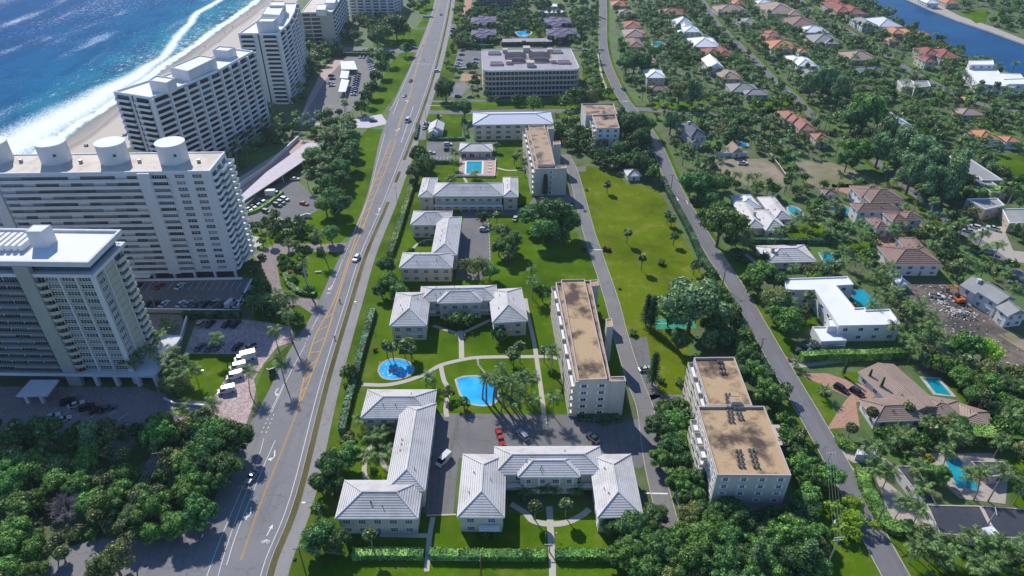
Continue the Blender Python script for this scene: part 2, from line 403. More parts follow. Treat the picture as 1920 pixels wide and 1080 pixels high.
# ------------------------------------------------------------------ object helpers
THINGS = []
def tag(o, label=None, cat=None, group=None, kind=None):
    if label: o['label'] = label
    if cat: o['category'] = cat
    if group: o['group'] = group
    if kind: o['kind'] = kind
    return o
def root(name, label, cat, loc, group=None, rz=0.0, auto=None):
    o = bpy.data.objects.new(name, None); COL.objects.link(o)
    o.empty_display_size = 1.0
    o.location = loc; o.rotation_euler = (0, 0, rz)
    tag(o, label, cat, group)
    THINGS.append((o, auto))
    return o
def link(name, mesh, parent=None, loc=(0, 0, 0), rz=0.0, kind=None, sc=None):
    o = bpy.data.objects.new(name, mesh); COL.objects.link(o)
    if parent: o.parent = parent
    o.location = loc; o.rotation_euler = (0, 0, rz)
    if sc: o.scale = sc
    if kind: o['kind'] = kind
    return o
class MB:
    """collects faces in world coordinates and links them as one mesh object"""
    def __init__(s): s.v = []; s.f = []; s.m = []
    def face(s, pts, mi=0):
        i = len(s.v); s.v.extend([tuple(p) for p in pts]); s.f.append(tuple(range(i, i + len(pts)))); s.m.append(mi)
    def box(s, o, ux, uy, w, d, z0, z1, mi=0, top=None, bottom=False):
        a = Vector(o); p = [a, a + ux * w, a + ux * w + uy * d, a + uy * d]
        lo = [Vector((q.x, q.y, z0)) for q in p]; hi = [Vector((q.x, q.y, z1)) for q in p]
        for i in range(4):
            j = (i + 1) % 4
            s.face([lo[i], lo[j], hi[j], hi[i]], mi)
        s.face(hi, mi if top is None else top)
        if bottom: s.face(lo[::-1], mi)
    def cbox(s, c, w, d, z0, z1, rz=0.0, mi=0, bottom=True):
        ux = Vector((math.cos(rz), math.sin(rz), 0)); uy = Vector((-ux.y, ux.x, 0))
        s.box(Vector((c[0], c[1], 0)) - ux * w / 2 - uy * d / 2, ux, uy, w, d, z0, z1, mi, bottom=bottom)
    def prism(s, poly, z0, z1, mi=0, top=None, cap=True):
        n = len(poly)
        for i in range(n):
            j = (i + 1) % n
            s.face([(poly[i][0], poly[i][1], z0), (poly[j][0], poly[j][1], z0), (poly[j][0], poly[j][1], z1), (poly[i][0], poly[i][1], z1)], mi)
        if cap: s.face([(q[0], q[1], z1) for q in poly], mi if top is None else top)
    def tube(s, pts, rads, n=8, mi=0, cap=True):
        rings = []
        for k, p in enumerate(pts):
            p = Vector(p)
            a = Vector(pts[min(k + 1, len(pts) - 1)]) - Vector(pts[max(k - 1, 0)])
            a.normalize(); t = Vector((1, 0, 0)) if abs(a.x) < .9 else Vector((0, 1, 0))
            u = a.cross(t).normalized(); w = a.cross(u)
            r = rads[k] if isinstance(rads, (list, tuple)) else rads
            rings.append([p + (u * math.cos(q) + w * math.sin(q)) * r for q in [2 * PI * i / n for i in range(n)]])
        base = len(s.v)
        for r in rings: s.v.extend([tuple(q) for q in r])
        for k in range(len(rings) - 1):
            for i in range(n):
                j = (i + 1) % n
                s.f.append((base + k * n + i, base + k * n + j, base + (k + 1) * n + j, base + (k + 1) * n + i)); s.m.append(mi)
        if cap:
            s.f.append(tuple(base + (len(rings) - 1) * n + i for i in range(n))); s.m.append(mi)
    def mesh(s, name, mats, off=(0, 0, 0), smooth=False):
        me = bpy.data.meshes.new(name)
        ox, oy, oz = off
        me.from_pydata([(a - ox, b2 - oy, c - oz) for a, b2, c in s.v], [], s.f)
        for mname in mats: me.materials.append(MATS[mname])
        if len(mats) > 1: me.polygons.foreach_set('material_index', s.m)
        if smooth: me.polygons.foreach_set('use_smooth', [True] * len(s.f))
        me.update()
        return me
    def build(s, name, mats, parent=None, kind=None, smooth=False):
        if isinstance(mats, str): mats = [mats]
        off = tuple(parent.location) if parent else (0, 0, 0)
        if parent and parent.parent:
            off = tuple(Vector(off) + parent.parent.location)
        return link(name, s.mesh(name, mats, off, smooth), parent, kind=kind)
def ccw(poly):
    a = sum(poly[i].x * poly[(i + 1) % len(poly)].y - poly[(i + 1) % len(poly)].x * poly[i].y for i in range(len(poly)))
    return poly if a > 0 else poly[::-1]
BLOCK = []           # footprints where nothing is planted: (polygon, bounding box, margin)
def block(poly, margin=1.0):
    xs = [p[0] for p in poly]; ys = [p[1] for p in poly]
    BLOCK.append(([(p[0], p[1]) for p in poly], (min(xs) - margin, min(ys) - margin, max(xs) + margin, max(ys) + margin), margin))
def inside(x, y, poly):
    c = False; n = len(poly); j = n - 1
    for i in range(n):
        xi, yi = poly[i]; xj, yj = poly[j]
        if (yi > y) != (yj > y) and x < (xj - xi) * (y - yi) / (yj - yi) + xi: c = not c
        j = i
    return c
def near_edge(x, y, poly, m):
    n = len(poly)
    for i in range(n):
        ax, ay = poly[i]; bx, by = poly[(i + 1) % n]
        dx, dy = bx - ax, by - ay; L = dx * dx + dy * dy
        t = 0 if L == 0 else max(0, min(1, ((x - ax) * dx + (y - ay) * dy) / L))
        if (ax + t * dx - x) ** 2 + (ay + t * dy - y) ** 2 < m * m: return True
    return False
def blocked(x, y, extra=0.0):
    for poly, bb, m in BLOCK:
        if bb[0] - extra < x < bb[2] + extra and bb[1] - extra < y < bb[3] + extra:
            if inside(x, y, poly): return True
            if m + extra > 0 and near_edge(x, y, poly, m + extra): return True
    return False
LEVEL = [0.0]
def sheet(name, poly, mat, z, kind='structure', margin=None, thick=0):
    """flat sheet of ground; poly already in metres"""
    mb = MB()
    poly = ccw([Vector((p[0], p[1], 0)) for p in poly])
    if thick: mb.prism(poly, z - thick, z)
    else: mb.face([(p.x, p.y, z) for p in poly])
    o = mb.build(name, mat); o['kind'] = kind
    if margin is not None: block(poly, margin)
    return o
def spl(pts, n=6):
    """Catmull-Rom through the points"""
    P = [Vector(p) for p in pts]; out = []
    for i in range(len(P) - 1):
        a = P[i - 1] if i else P[0] * 2 - P[1]; b2 = P[i]; c = P[i + 1]; d = P[i + 2] if i + 2 < len(P) else P[-1] * 2 - P[-2]
        for k in range(n):
            t = k / n
            out.append(.5 * ((2 * b2) + (c - a) * t + (2 * a - 5 * b2 + 4 * c - d) * t * t + (3 * b2 - a - 3 * c + d) * t ** 3))
    out.append(P[-1]); return out
def offset_line(line, off):
    out = []
    for i, p in enumerate(line):
        a = line[max(i - 1, 0)]; b2 = line[min(i + 1, len(line) - 1)]
        t = (b2 - a); t.z = 0; t.normalize()
        out.append(p + Vector((-t.y, t.x, 0)) * off)
    return out
def ribbon(name, line, width, mat, z, kind='structure', margin=None, off=0.0):
    L = offset_line(line, off + width / 2); R = offset_line(line, off - width / 2)
    mb = MB()
    for i in range(len(line) - 1):
        mb.face([(R[i].x, R[i].y, z), (R[i + 1].x, R[i + 1].y, z), (L[i + 1].x, L[i + 1].y, z), (L[i].x, L[i].y, z)])
    o = mb.build(name, mat); o['kind'] = kind
    if margin is not None: block([(p.x, p.y) for p in R] + [(p.x, p.y) for p in L[::-1]], margin)
    return o
def kerb(line, z0=0.0, h=.14, w=.25, mat='concrete', off=0.0, name='kerb'):
    L = offset_line(line, off + w / 2); R = offset_line(line, off - w / 2)
    mb = MB()
    for i in range(len(line) - 1):
        a, b2, c, d = R[i], R[i + 1], L[i + 1], L[i]
        mb.face([(a.x, a.y, h), (b2.x, b2.y, h), (c.x, c.y, h), (d.x, d.y, h)])
        mb.face([(a.x, a.y, z0), (b2.x, b2.y, z0), (b2.x, b2.y, h), (a.x, a.y, h)])
        mb.face([(c.x, c.y, z0), (d.x, d.y, z0), (d.x, d.y, h), (c.x, c.y, h)])
    o = mb.build(name, mat); o['kind'] = 'structure'
    return o
def dashes(name, line, width, mat, z, dash, gap, off=0.0):
    """broken painted line as one object"""
    pts = offset_line(line, off); mb = MB(); s = 0.0; cyc = dash + gap
    for i in range(len(pts) - 1):
        a, b2 = pts[i], pts[i + 1]; L = (b2 - a).length
        if L < 1e-6: continue
        t = (b2 - a) / L; nrm = Vector((-t.y, t.x, 0)) * width / 2; k = 0.0
        while k < L:
            ph = (s + k) % cyc
            step = (dash - ph) if ph < dash else (cyc - ph)
            e = min(L, k + step)
            if ph < dash:
                p, q = a + t * k, a + t * e
                mb.face([(p - nrm).to_tuple()[:2] + (z,), (q - nrm).to_tuple()[:2] + (z,), (q + nrm).to_tuple()[:2] + (z,), (p + nrm).to_tuple()[:2] + (z,)])
            k = e + 1e-5
        s += L
    o = mb.build(name, mat); o['kind'] = 'structure'
    return o
# ------------------------------------------------------------------ the ground
sheet('ground', [(-256, -300), (3500, -300), (3500, 4000), (-256, 4000)], 'ground_soil', 0.0)
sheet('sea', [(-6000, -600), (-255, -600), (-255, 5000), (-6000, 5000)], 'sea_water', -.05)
sheet('beach', [(-256.5, -250), (-218, -250), (-217, 300), (-212, 420), (-205, 520), (-216, 640), (-222, 800), (-225, 3000), (-256.5, 3000)], 'sand', .02, margin=2)
for pl in ([(-218, 470), (-200, 430), (-150, 500), (-150, 640), (-205, 700), (-216, 640), (-205, 520)],):
    sheet('dune_scrub', pl, 'dry_verge', .03)

# main road
RE = GP([(478, 1130), (497, 1052), (545, 930), (600, 720), (647, 567), (676, 477), (711, 397), (726, 360), (764, 263), (788, 200), (810, 133), (829, 60), (841, 0), (848, -60)])     # right fog line
LE = GP([(300, 1130), (352, 1062), (400, 940), (442, 850), (470, 795), (500, 740), (541, 660), (585, 590), (628, 500), (662, 435), (690, 360), (712, 262), (722, 235), (745, 175), (772, 118), (800, 50), (815, 0), (824, -60)])  # left kerb
SR = spl(RE, 5); SL = spl(LE, 5)
SRo = offset_line(SR, -1.3)
sheet('main_road', SRo + SL[::-1], 'asphalt_main', .06, margin=1.2)
# side road at the lower left
sheet('side_road', GP([(352, 1066), (396, 948), (330, 985), (255, 1012), (190, 1010), (110, 1030), (70, 1080), (60, 1140), (330, 1140)]), 'asphalt_main', .05, margin=.5)
# planted verge and shared path to its right
VR = offset_line(SR, -3.1)
ribbon('planted_verge', offset_line(SR, -2.2)[:], 1.9, 'dry_verge', .08, margin=.5)
ribbon('shared_path', offset_line(SR, -4.9), 3.5, 'asphalt_path', .07, margin=.8)
def near_line(line, y0, y1): return [p for p in line if y0 <= p.y <= y1]
for y0, y1 in ((300, 312), (330, 338), (384, 392), (470, 476)):
    ribbon('verge_crossing', offset_line(near_line(SR, y0 - 6, y1 + 6) or SR[:2], -2.2), 2.0, 'asphalt_path', .10)
ribbon('verge_lawn', offset_line(SR, -11.5), 9.8, 'verge', .04)
kerb(offset_line(SR, -1.4), .06, .16, .18)
# left lawns along the main road
sheet('roadside_lawn', GP([(690, 360), (712, 262), (718, 243), (690, 240), (640, 300), (600, 370), (575, 420), (560, 440), (640, 452), (662, 435)]), 'lawn', .03)
sheet('roadside_lawn', GP([(716, 213), (745, 175), (772, 118), (790, 90), (760, 92), (730, 120), (705, 170), (670, 205), (700, 216)]), 'lawn', .03)
sheet('roadside_lawn', GP([(722, 100), (795, 98), (806, 55), (740, 55), (700, 70), (700, 92)]), 'lawn', .03)
sheet('roadside_lawn', GP([(780, 52), (800, 52), (812, 32), (795, 32)]), 'lawn', .03)
sheet('roadside_lawn', GP([(800, 28), (815, 18), (820, 0), (790, 0), (770, 14)]), 'lawn', .03)
# lane markings
cl = spl(GP([(452, 1050), (470, 996), (490, 940), (511, 889), (530, 841), (546, 800), (560, 765)]), 6)
for o_ in (-.16, .16): dashes('centre_line', cl, .13, 'yellow_paint_line', .085, 999, .01, o_)
yl = spl(GP([(560, 765), (568, 718), (590, 633), (627, 563), (655, 480), (672, 430), (690, 372), (700, 345), (716, 305), (733, 262)]), 6)
yr = spl(GP([(560, 765), (580, 713), (611, 633), (632, 563), (659, 480), (680, 430), (701, 372), (712, 345), (730, 300), (742, 262)]), 6)
for L_ in (yl, yr): dashes('median_line', L_, .34, 'yellow_paint_line', .085, 999, .01)
def hatch(y0, y1, step):
    y = y0
    while y < y1:
        a = min(yl, key=lambda p: abs(p.y - y)); b_ = min(yr, key=lambda p: abs(p.y - y - 3))
        dashes('median_hatch', [a, b_], .35, 'yellow_paint_line', .086, 99, .01); y += step
hatch(G(575, 740).y, G(612, 600).y, 6.5); hatch(G(690, 430).y, G(735, 270).y, 8.5)
up = spl(GP([(742, 255), (755, 215), (768, 180), (784, 120), (800, 70), (826, 0), (835, -50)]), 5)
for o_ in (-.2, .5): dashes('centre_line', up, .25, 'yellow_paint_line', .085, 999, .01, o_)
dashes('fog_line', SR, .17, 'white_paint_line', .084, 999, .01)
lf = spl(GP([(370, 1130), (418, 1000), (470, 882)]), 5); dashes('fog_line', lf, .16, 'white_paint_line', .084, 999, .01)
lf2 = spl(GP([(395, 1130), (430, 1010), (478, 880), (495, 822)]), 5); dashes('bike_lane_line', lf2, .14, 'white_paint_line', .084, 999, .01)
dashes('turn_lane_line', spl(GP([(425, 1060), (444, 1000), (487, 892), (516, 826)]), 5), .16, 'white_paint_line', .084, 999, .01)
dashes('turn_lane_line', spl(GP([(507, 772), (520, 745), (532, 720)]), 4), .15, 'white_paint_line', .084, 999, .01)
dashes('fog_line', spl(GP([(509, 774), (538, 712), (572, 647)]), 4), .15, 'white_paint_line', .084, 999, .01)
dashes('skip_line', spl(GP([(490, 812), (507, 776)]), 4), .22, 'white_paint_line', .084, .7, 1.1)
dashes('skip_line', spl(GP([(499, 812), (514, 776)]), 4), .22, 'white_paint_line', .084, .7, 1.1)
dashes('skip_line', spl(GP([(572, 645), (586, 616)]), 4), .22, 'white_paint_line', .084, .7, 1.3)
dashes('fog_line', spl(GP([(586, 614), (600, 588)]), 4), .16, 'white_paint_line', .084, 99, .01)
dashes('fog_line', spl(GP([(620, 545), (643, 486)]), 4), .16, 'white_paint_line', .084, 99, .01)
dashes('skip_line', spl(GP([(645, 482), (660, 448)]), 4), .22, 'white_paint_line', .084, .8, 1.3)
dashes('fog_line', spl(GP([(662, 440), (690, 372), (706, 310), (722, 250)]), 4), .16, 'white_paint_line', .084, 99, .01)
dashes('fog_line', spl(GP([(730, 208), (748, 178), (775, 118), (800, 60), (818, 0)]), 4), .18, 'white_paint_line', .084, 99, .01)
dashes('turn_lane_line', spl(GP([(752, 268), (775, 200)]), 4), .22, 'white_paint_line', .084, 99, .01)
dashes('turn_lane_line', spl(GP([(737, 215), (748, 185)]), 4), .22, 'white_paint_line', .084, 99, .01)
dashes('stop_line', GP([(776, 120), (808, 120)]), .7, 'white_paint_line', .084, 1.1, .8)
def arrow(name, px, py, turn, s=1.0, rz=0.0):
    """painted arrow: straight shaft and head, or a turn arrow"""
    c = G(px, py); mb = MB()
    if turn == 0:
        pts = [[(-.12, -1.6), (.12, -1.6), (.12, .4), (-.12, .4)], [(-.5, .4), (.5, .4), (0, 1.6)]]
    else:
        t = turn
        pts = [[(-.14 * t, -1.5), (.14 * t, -1.5), (.14 * t, .3), (-.14 * t, .3)], [(-.14 * t, .3), (.14 * t, .3), (.6 * t, .9), (.5 * t, 1.1)], [(.45 * t, .55), (.75 * t, 1.6), (1.5 * t, .7)]]
        pts = [p if t > 0 else p[::-1] for p in pts]
    cs, sn = math.cos(rz), math.sin(rz)
    for p in pts: mb.face([(c.x + s * (x * cs - y * sn), c.y + s * (x * sn + y * cs), .087) for x, y in p])
    o = mb.build(name, 'white_paint_line'); o['kind'] = 'structure'
RA = math.radians
arrow('road_arrow', 515, 854, 1, 1.3, RA(195)); arrow('road_arrow', 470, 962, 1, 1.3, RA(195)); arrow('road_arrow', 517, 735, -1, 1.2, RA(170))
arrow('road_arrow', 402, 957, 1, 1.2, RA(195)); arrow('road_arrow', 506, 994, 0, 1.1, RA(-10)); arrow('road_arrow', 619, 540, 0, 1.1, RA(165))
arrow('road_arrow', 748, 243, 1, 1.5, RA(180)); arrow('road_arrow', 765, 190, -1, 1.5, 0); arrow('road_arrow', 711, 393, 0, 1.2, 0)
arrow('road_arrow', 1270, 373, 0, 1.3, RA(180)); arrow('road_arrow', 1288, 379, 0, 1.3, 0)
def bike_mark(px, py, s=1.0, rz=0.0):
    c = G(px, py); mb = MB()
    for cx in (-.55, .55):
        for k in range(10):
            a0, a1 = 2 * PI * k / 10, 2 * PI * (k + 1) / 10
            mb.face([(c.x + s * (cx + r * math.cos(a)), c.y + s * r * math.sin(a), .087) for r, a in ((.3, a0), (.42, a0), (.42, a1), (.3, a1))])
    for (x0, y0, x1, y1) in ((-.55, 0, -.2, .55), (-.2, .55, .4, .5), (.4, .5, .55, 0), (-.55, 0, 0, 0), (0, 0, .4, .5), (0, 0, -.25, .7)):
        a = Vector((x0, y0, 0)); b_ = Vector((x1, y1, 0)); t = (b_ - a).normalized(); n = Vector((-t.y, t.x, 0)) * .06
        mb.face([(c.x + s * p.x, c.y + s * p.y, .088) for p in (a - n, b_ - n, b_ + n, a + n)])
    o = mb.build('bicycle_marking', 'white_paint_line'); o['kind'] = 'structure'
bike_mark(498, 1016, 1.1); bike_mark(708, 402, 1.1); bike_mark(616, 550, 1.0)

# residential street on the right and the curved street behind
ST = spl(GP([(1130, -40), (1131, 20), (1130, 70), (1135, 110), (1150, 150), (1172, 190), (1205, 232), (1232, 275), (1262, 345), (1300, 413), (1340, 478), (1385, 547), (1425, 618), (1472, 700), (1520, 782), (1565, 860), (1603, 930), (1642, 1010), (1685, 1090), (1710, 1140)]), 6)
sto = ribbon('residential_street', ST, 6.6, 'asphalt_street', .06, margin=.6)
ribbon('street_verge', ST, 11.5, 'verge', .035, margin=.2)
kerb(ST, .06, .10, .2, 'concrete', 3.4); kerb(ST, .06, .10, .2, 'concrete', -3.4)
RD = {
 'far_street': ([(1270, -60), (1322, 8), (1339, 37), (1360, 59), (1376, 76), (1404, 100), (1425, 122), (1453, 151), (1486, 177), (1512, 205), (1530, 225)], 6.5),
 'canal_street': ([(1470, -30), (1520, 18), (1554, 41), (1587, 56), (1621, 79), (1662, 103), (1703, 130), (1744, 152), (1774, 168), (1805, 184), (1860, 200), (1960, 216)], 6.5),
 'lane': ([(1640, 300), (1654, 313), (1680, 335), (1729, 373), (1765, 405), (1801, 430), (1840, 458), (1900, 505), (1960, 550)], 6.0),
 'cross_street': ([(795, 210), (860, 211), (960, 209), (1060, 208), (1130, 206), (1185, 204), (1240, 208), (1300, 214), (1400, 214), (1460, 222), (1540, 235)], 6.2),
 'cross_street_entry': ([(792, 190), (830, 190), (900, 189), (1000, 187)], 4.0),
 'back_lane': ([(1130, 92), (1060, 92), (1000, 92)], 5.0)}
for nm, (pts, w) in RD.items():
    L_ = spl(GP(pts), 6); ribbon(nm, L_, w, 'asphalt_street' if 'lane' in nm or 'street' in nm else 'asphalt_pale', .05 + .001 * len(nm), margin=.6)
    ribbon(nm + '_verge', L_, w + 6, 'verge', .02 + .0006 * len(nm))
dashes('stop_line', GP([(1480, 188), (1494, 188)]), .6, 'white_paint_line', .09, 99, .01)
dashes('stop_line', GP([(1166, 190), (1178, 190)]), .6, 'white_paint_line', .09, 99, .01)
# drive between the condominiums
DR = spl(GP([(1058, 290), (1072, 316), (1085, 360), (1103, 430), (1118, 476), (1146, 560), (1165, 633), (1190, 713), (1208, 760), (1215, 800), (1222, 850), (1232, 900), (1245, 950), (1262, 1010)]), 6)
ribbon('drive', DR, 4.9, 'asphalt_pale', .062, margin=.6)
kerb(DR, .05, .09, .2, 'concrete', 2.6); kerb(DR, .05, .09, .2, 'concrete', -2.6)
sheet('parking_lot', GP([(1158, 637), (1213, 632), (1222, 690), (1238, 745), (1195, 760), (1170, 700)]), 'asphalt_lot', .05, margin=.5)
sheet('parking_lot', GP([(1060, 322), (1099, 322), (1098, 312), (1056, 312)]), 'asphalt_lot', .05, margin=.5)
sheet('parking_lot', GP([(1195, 740), (1290, 740), (1290, 765), (1215, 782)]), 'asphalt_lot', .05, margin=.5)
# big lot between the lower buildings
sheet('parking_lot', GP([(818, 775), (1090, 778), (1130, 800), (1180, 790), (1215, 780), (1226, 850), (1200, 880), (1140, 860), (920, 850), (860, 860), (850, 965), (798, 965), (805, 880)]), 'asphalt_lot', .054, margin=.5)
sheet('parking_lot', GP([(869, 405), (917, 412), (921, 490), (905, 495), (905, 525), (855, 525), (860, 470)]), 'asphalt_lot', .05, margin=.5)
sheet('parking_lot', GP([(862, 387), (1010, 390), (1090, 380), (1090, 362), (1000, 372), (975, 402), (869, 408)]), 'asphalt_lot', .052, margin=.5)
sheet('parking_lot', GP([(800, 266), (848, 266), (845, 302), (812, 303), (800, 290)]), 'asphalt_lot', .05, margin=.5)
sheet('parking_lot', GP([(783, 225), (800, 225), (798, 262), (770, 262)]), 'asphalt_pale', .05, margin=.5)
sheet('parking_lot', GP([(859, 94), (902, 95), (900, 128), (850, 128)]), 'asphalt_lot', .05, margin=.5)
sheet('parking_lot', GP([(835, 45), (855, 45), (852, 70), (832, 70)]), 'asphalt_lot', .05, margin=.5)
sheet('brick_drive', GP([(872, 0), (885, 0), (880, 30), (866, 30)]), 'terracotta_paving', .05, margin=.5)
sheet('brick_drive', GP([(866, 138), (900, 140), (900, 152), (862, 152)]), 'terracotta_paving', .05, margin=.5)
sheet('brick_drive', GP([(845, 160), (870, 152), (880, 165), (862, 182), (845, 182)]), 'asphalt_pale', .05, margin=.5)
def stalls(name, p0, p1, n, length, z=.06, w=.12):
    a, b_ = G(*p0), G(*p1); t = (b_ - a).normalized(); nrm = Vector((-t.y, t.x, 0)) * length
    for k in range(n + 1):
        q = a.lerp(b_, k / n); dashes('stall_line', [q, q + nrm], w, 'white_paint_line', z + .008, 99, .01)
for p, q in (((916, 413), (919, 487)),):
    dashes('wheel_stops', GP([p, q]), .3, 'concrete', .12, 1.8, .9)
stalls('s', (805, 300), (845, 300), 6, 4.8); stalls('s', (1000, 392), (1080, 388), 8, 4.5)
dashes('gate_line', GP([(1208, 925), (1252, 926)]), .5, 'white_paint_line', .09, 99, .01)
dashes('speed_hump_line', GP([(1104, 468.5), (1130, 468.5)]), .6, 'white_paint_line', .09, 99, .01)

# lawns
sheet('park_lawn', GP([(1081, 308), (1130, 316), (1160, 330), (1175, 345), (1215, 348), (1236, 356), (1256, 395), (1282, 450), (1310, 500), (1330, 530), (1330, 580), (1290, 640), (1300, 735), (1245, 742), (1228, 740), (1215, 660), (1160, 620), (1138, 540), (1112, 466), (1098, 400)]), 'park_lawn', .035)
sheet('lawn', GP([(765, 300), (1000, 300), (1060, 400), (1100, 470), (1130, 540), (1180, 775), (1100, 800), (820, 775), (760, 960), (1215, 960), (1290, 1060), (1290, 1160), (520, 1160), (560, 990), (600, 830), (660, 620), (720, 430)]), 'lawn', .028)
sheet('lawn', GP([(855, 223), (868, 225), (866, 258), (830, 258), (826, 228)]), 'lawn', .03)
sheet('lawn', GP([(1002, 262), (930, 268), (930, 345), (1000, 345)]), 'lawn', .032)
sheet('lawn', GP([(845, 190), (1090, 195), (1090, 202), (800, 204), (792, 198)]), 'lawn', .032)
sheet('lawn', GP([(845, 215), (1090, 214), (1090, 222), (795, 226), (790, 219)]), 'lawn', .032)
sheet('lawn', GP([(1092, 95), (1125, 95), (1135, 130), (1160, 180), (1130, 190), (1092, 188)]), 'lawn', .03)
sheet('lawn', GP([(968, 45), (1022, 45), (1022, 70), (968, 70)]), 'lawn', .03)
sheet('lawn', GP([(880, 45), (900, 45), (905, 85), (862, 88), (870, 60)]), 'lawn', .03)
for pl in ([(1335, 23), (1355, 27), (1362, 36), (1336, 34)], [(1362, 115), (1400, 116), (1395, 122), (1362, 121)], [(1500, 190), (1440, 175), (1400, 190), (1440, 215)], [(1800, 22), (1838, 16), (1852, 20), (1848, 40), (1830, 44)],
           [(1855, 292), (1905, 290), (1960, 300), (1960, 350), (1905, 338), (1872, 320)], [(1712, 238), (1745, 236), (1748, 250), (1722, 252)], [(1480, 425), (1540, 420), (1560, 452), (1470, 452)], [(1590, 460), (1650, 450), (1650, 500), (1600, 480)],
           [(1735, 570), (1770, 572), (1790, 600), (1758, 615)], [(1360, 480), (1420, 478), (1440, 515), (1400, 525)], [(1620, 930), (1700, 985), (1790, 1000), (1960, 1060), (1960, 1160), (1740, 1160), (1640, 985)], [(1880, 860), (1960, 855), (1960, 960), (1900, 955), (1890, 900)],
           [(1770, 710), (1800, 715), (1880, 790), (1870, 815), (1842, 800)], [(1500, 715), (1545, 715), (1570, 800), (1540, 800)], [(1230, 700), (1300, 690), (1300, 760), (1250, 745)], [(1572, 700), (1630, 695), (1640, 760), (1600, 745)], [(1500, 555), (1530, 560), (1535, 610), (1500, 615)],
           [(1545, 880), (1600, 965), (1640, 1080), (1560, 1080), (1500, 900)], [(1430, 590), (1470, 610), (1500, 660), (1470, 660)], [(1180, 1045), (1290, 1060), (1290, 1160), (1180, 1160)], [(1310, 165), (1350, 185), (1300, 190)], [(1400, 205), (1460, 205), (1450, 215), (1400, 212)], [(1220, 190), (1300, 192), (1360, 206), (1230, 206)]):
    sheet('garden_lawn', GP(pl), 'lawn', .031)
sheet('street_edge_lawn', GP([(1604, 870), (1625, 940), (1650, 985), (1690, 1080), (1660, 1000), (1625, 1000), (1598, 905)]), 'verge', .046)

# bare lots
sheet('bare_ground', GP([(1340, 300), (1440, 297), (1480, 340), (1478, 350), (1400, 348), (1350, 322)]), 'bare_lot', .04, margin=0)
sheet('bare_ground', GP([(1490, 300), (1560, 305), (1650, 340), (1625, 352), (1520, 352), (1505, 330)]), 'bare_lot', .04, margin=0)
sheet('demolition_ground', GP([(1705, 530), (1760, 528), (1798, 545), (1870, 600), (1920, 640), (1990, 700), (1960, 705), (1880, 680), (1800, 690), (1760, 640), (1735, 590), (1700, 560)]), 'dirt', .045, margin=1)
sheet('dirt_track', GP([(1870, 628), (1900, 622), (1980, 665), (1980, 690), (1915, 655)]), 'bare_lot', .055)

# canal
sheet('canal', GP([(1600, -40), (1632, 0), (1655, 22), (1700, 48), (1745, 75), (1800, 100), (1855, 118), (1920, 150), (2000, 190), (2100, 190), (2020, 130), (1960, 96), (1920, 84), (1860, 62), (1800, 42), (1750, 22), (1700, 0), (1640, -40)]), 'canal_water', .04, margin=1)
sheet('canal_bank', GP([(1640, -40), (1700, 0), (1750, 22), (1800, 42), (1860, 62), (1920, 84), (1960, 96), (1970, 86), (1920, 74), (1860, 50), (1800, 30), (1760, 10), (1735, -40)]), 'pale_gravel', .03, margin=0)
sw = GP([(1668, -20), (1700, 0), (1750, 22), (1800, 42), (1860, 62), (1920, 84), (1990, 110)])
kerb(sw, -.4, 1.2, 1.4, 'concrete', 0, 'seawall')

# towers' grounds on the left
sheet('elevated_lot', GP([(230, 523), (474, 523), (452, 586), (230, 583)]), 'asphalt_lot', .30, margin=.5, thick=.3)
stalls('s', (262, 545), (470, 545), 16, 6.0, .31); 
sheet('brick_yard', GP([(262, 590), (352, 590), (338, 665), (290, 672)]), 'brick_drive', .06, margin=.5)
sheet('brick_yard', GP([(370, 598), (468, 600), (545, 612), (530, 640), (500, 655), (484, 664), (345, 664)]), 'brick_apron', .064, margin=.5)
sheet('brick_apron', GP([(484, 664), (545, 612), (556, 640), (520, 650), (495, 682), (476, 712), (480, 730), (474, 760), (462, 795), (430, 790), (385, 790), (330, 798), (312, 755), (395, 752), (408, 735), (455, 655)]), 'brick_apron', .066, margin=.5)
sheet('front_lawn', GP([(340, 665), (450, 665), (408, 735), (395, 752), (330, 745)]), 'lawn', .05)
sheet('front_lawn', GP([(497, 684), (548, 642), (552, 652), (520, 725), (488, 762), (478, 730)]), 'verge', .05)
sheet('front_lawn', GP([(480, 580), (575, 572), (590, 590), (585, 606), (560, 618), (470, 614)]), 'lawn', .04)
sheet('entrance_plaza', GP([(-200, 725), (262, 726), (312, 740), (322, 775), (290, 806), (-200, 830)]), 'brick_drive', .05, margin=.5)
dashes('stall_line', GP([(100, 800), (165, 765)]), .14, 'white_paint_line', .08, 99, .01)
for q in range(6):
    dashes('stall_line', GP([(75 + 27 * q, 790 + 1.5 * q), (108 + 27 * q, 764 + 1.5 * q)]), .14, 'white_paint_line', .08, 99, .01)
dashes('drive_divider', GP([(312, 773), (352, 778), (385, 779), (412, 785)]), .8, 'curb_yellow', .2, 99, .01)
# drive loop
sheet('brick_loop', GP([(652, 455), (600, 458), (520, 456), (475, 478), (492, 505), (510, 535), (512, 562), (520, 572), (560, 572), (590, 592), (603, 563), (540, 558), (528, 545), (520, 500), (530, 478), (560, 472), (640, 473)]), 'brick_drive', .058, margin=.4)
sheet('island_lawn', GP([(520, 500), (530, 478), (560, 472), (630, 474), (637, 482), (618, 545), (600, 560), (545, 556), (530, 546)]), 'lawn', .045)
sheet('roadside_bed_lawn', GP([(468, 432), (560, 436), (642, 452), (630, 458), (520, 455), (470, 465), (460, 450)]), 'lawn', .04)
sheet('round_plaza', [(G(467, 456).x + 6 * math.cos(a / 12 * PI * 2), G(467, 456).y + 6 * math.sin(a / 12 * PI * 2)) for a in range(12)], 'concrete', .07, margin=.3)
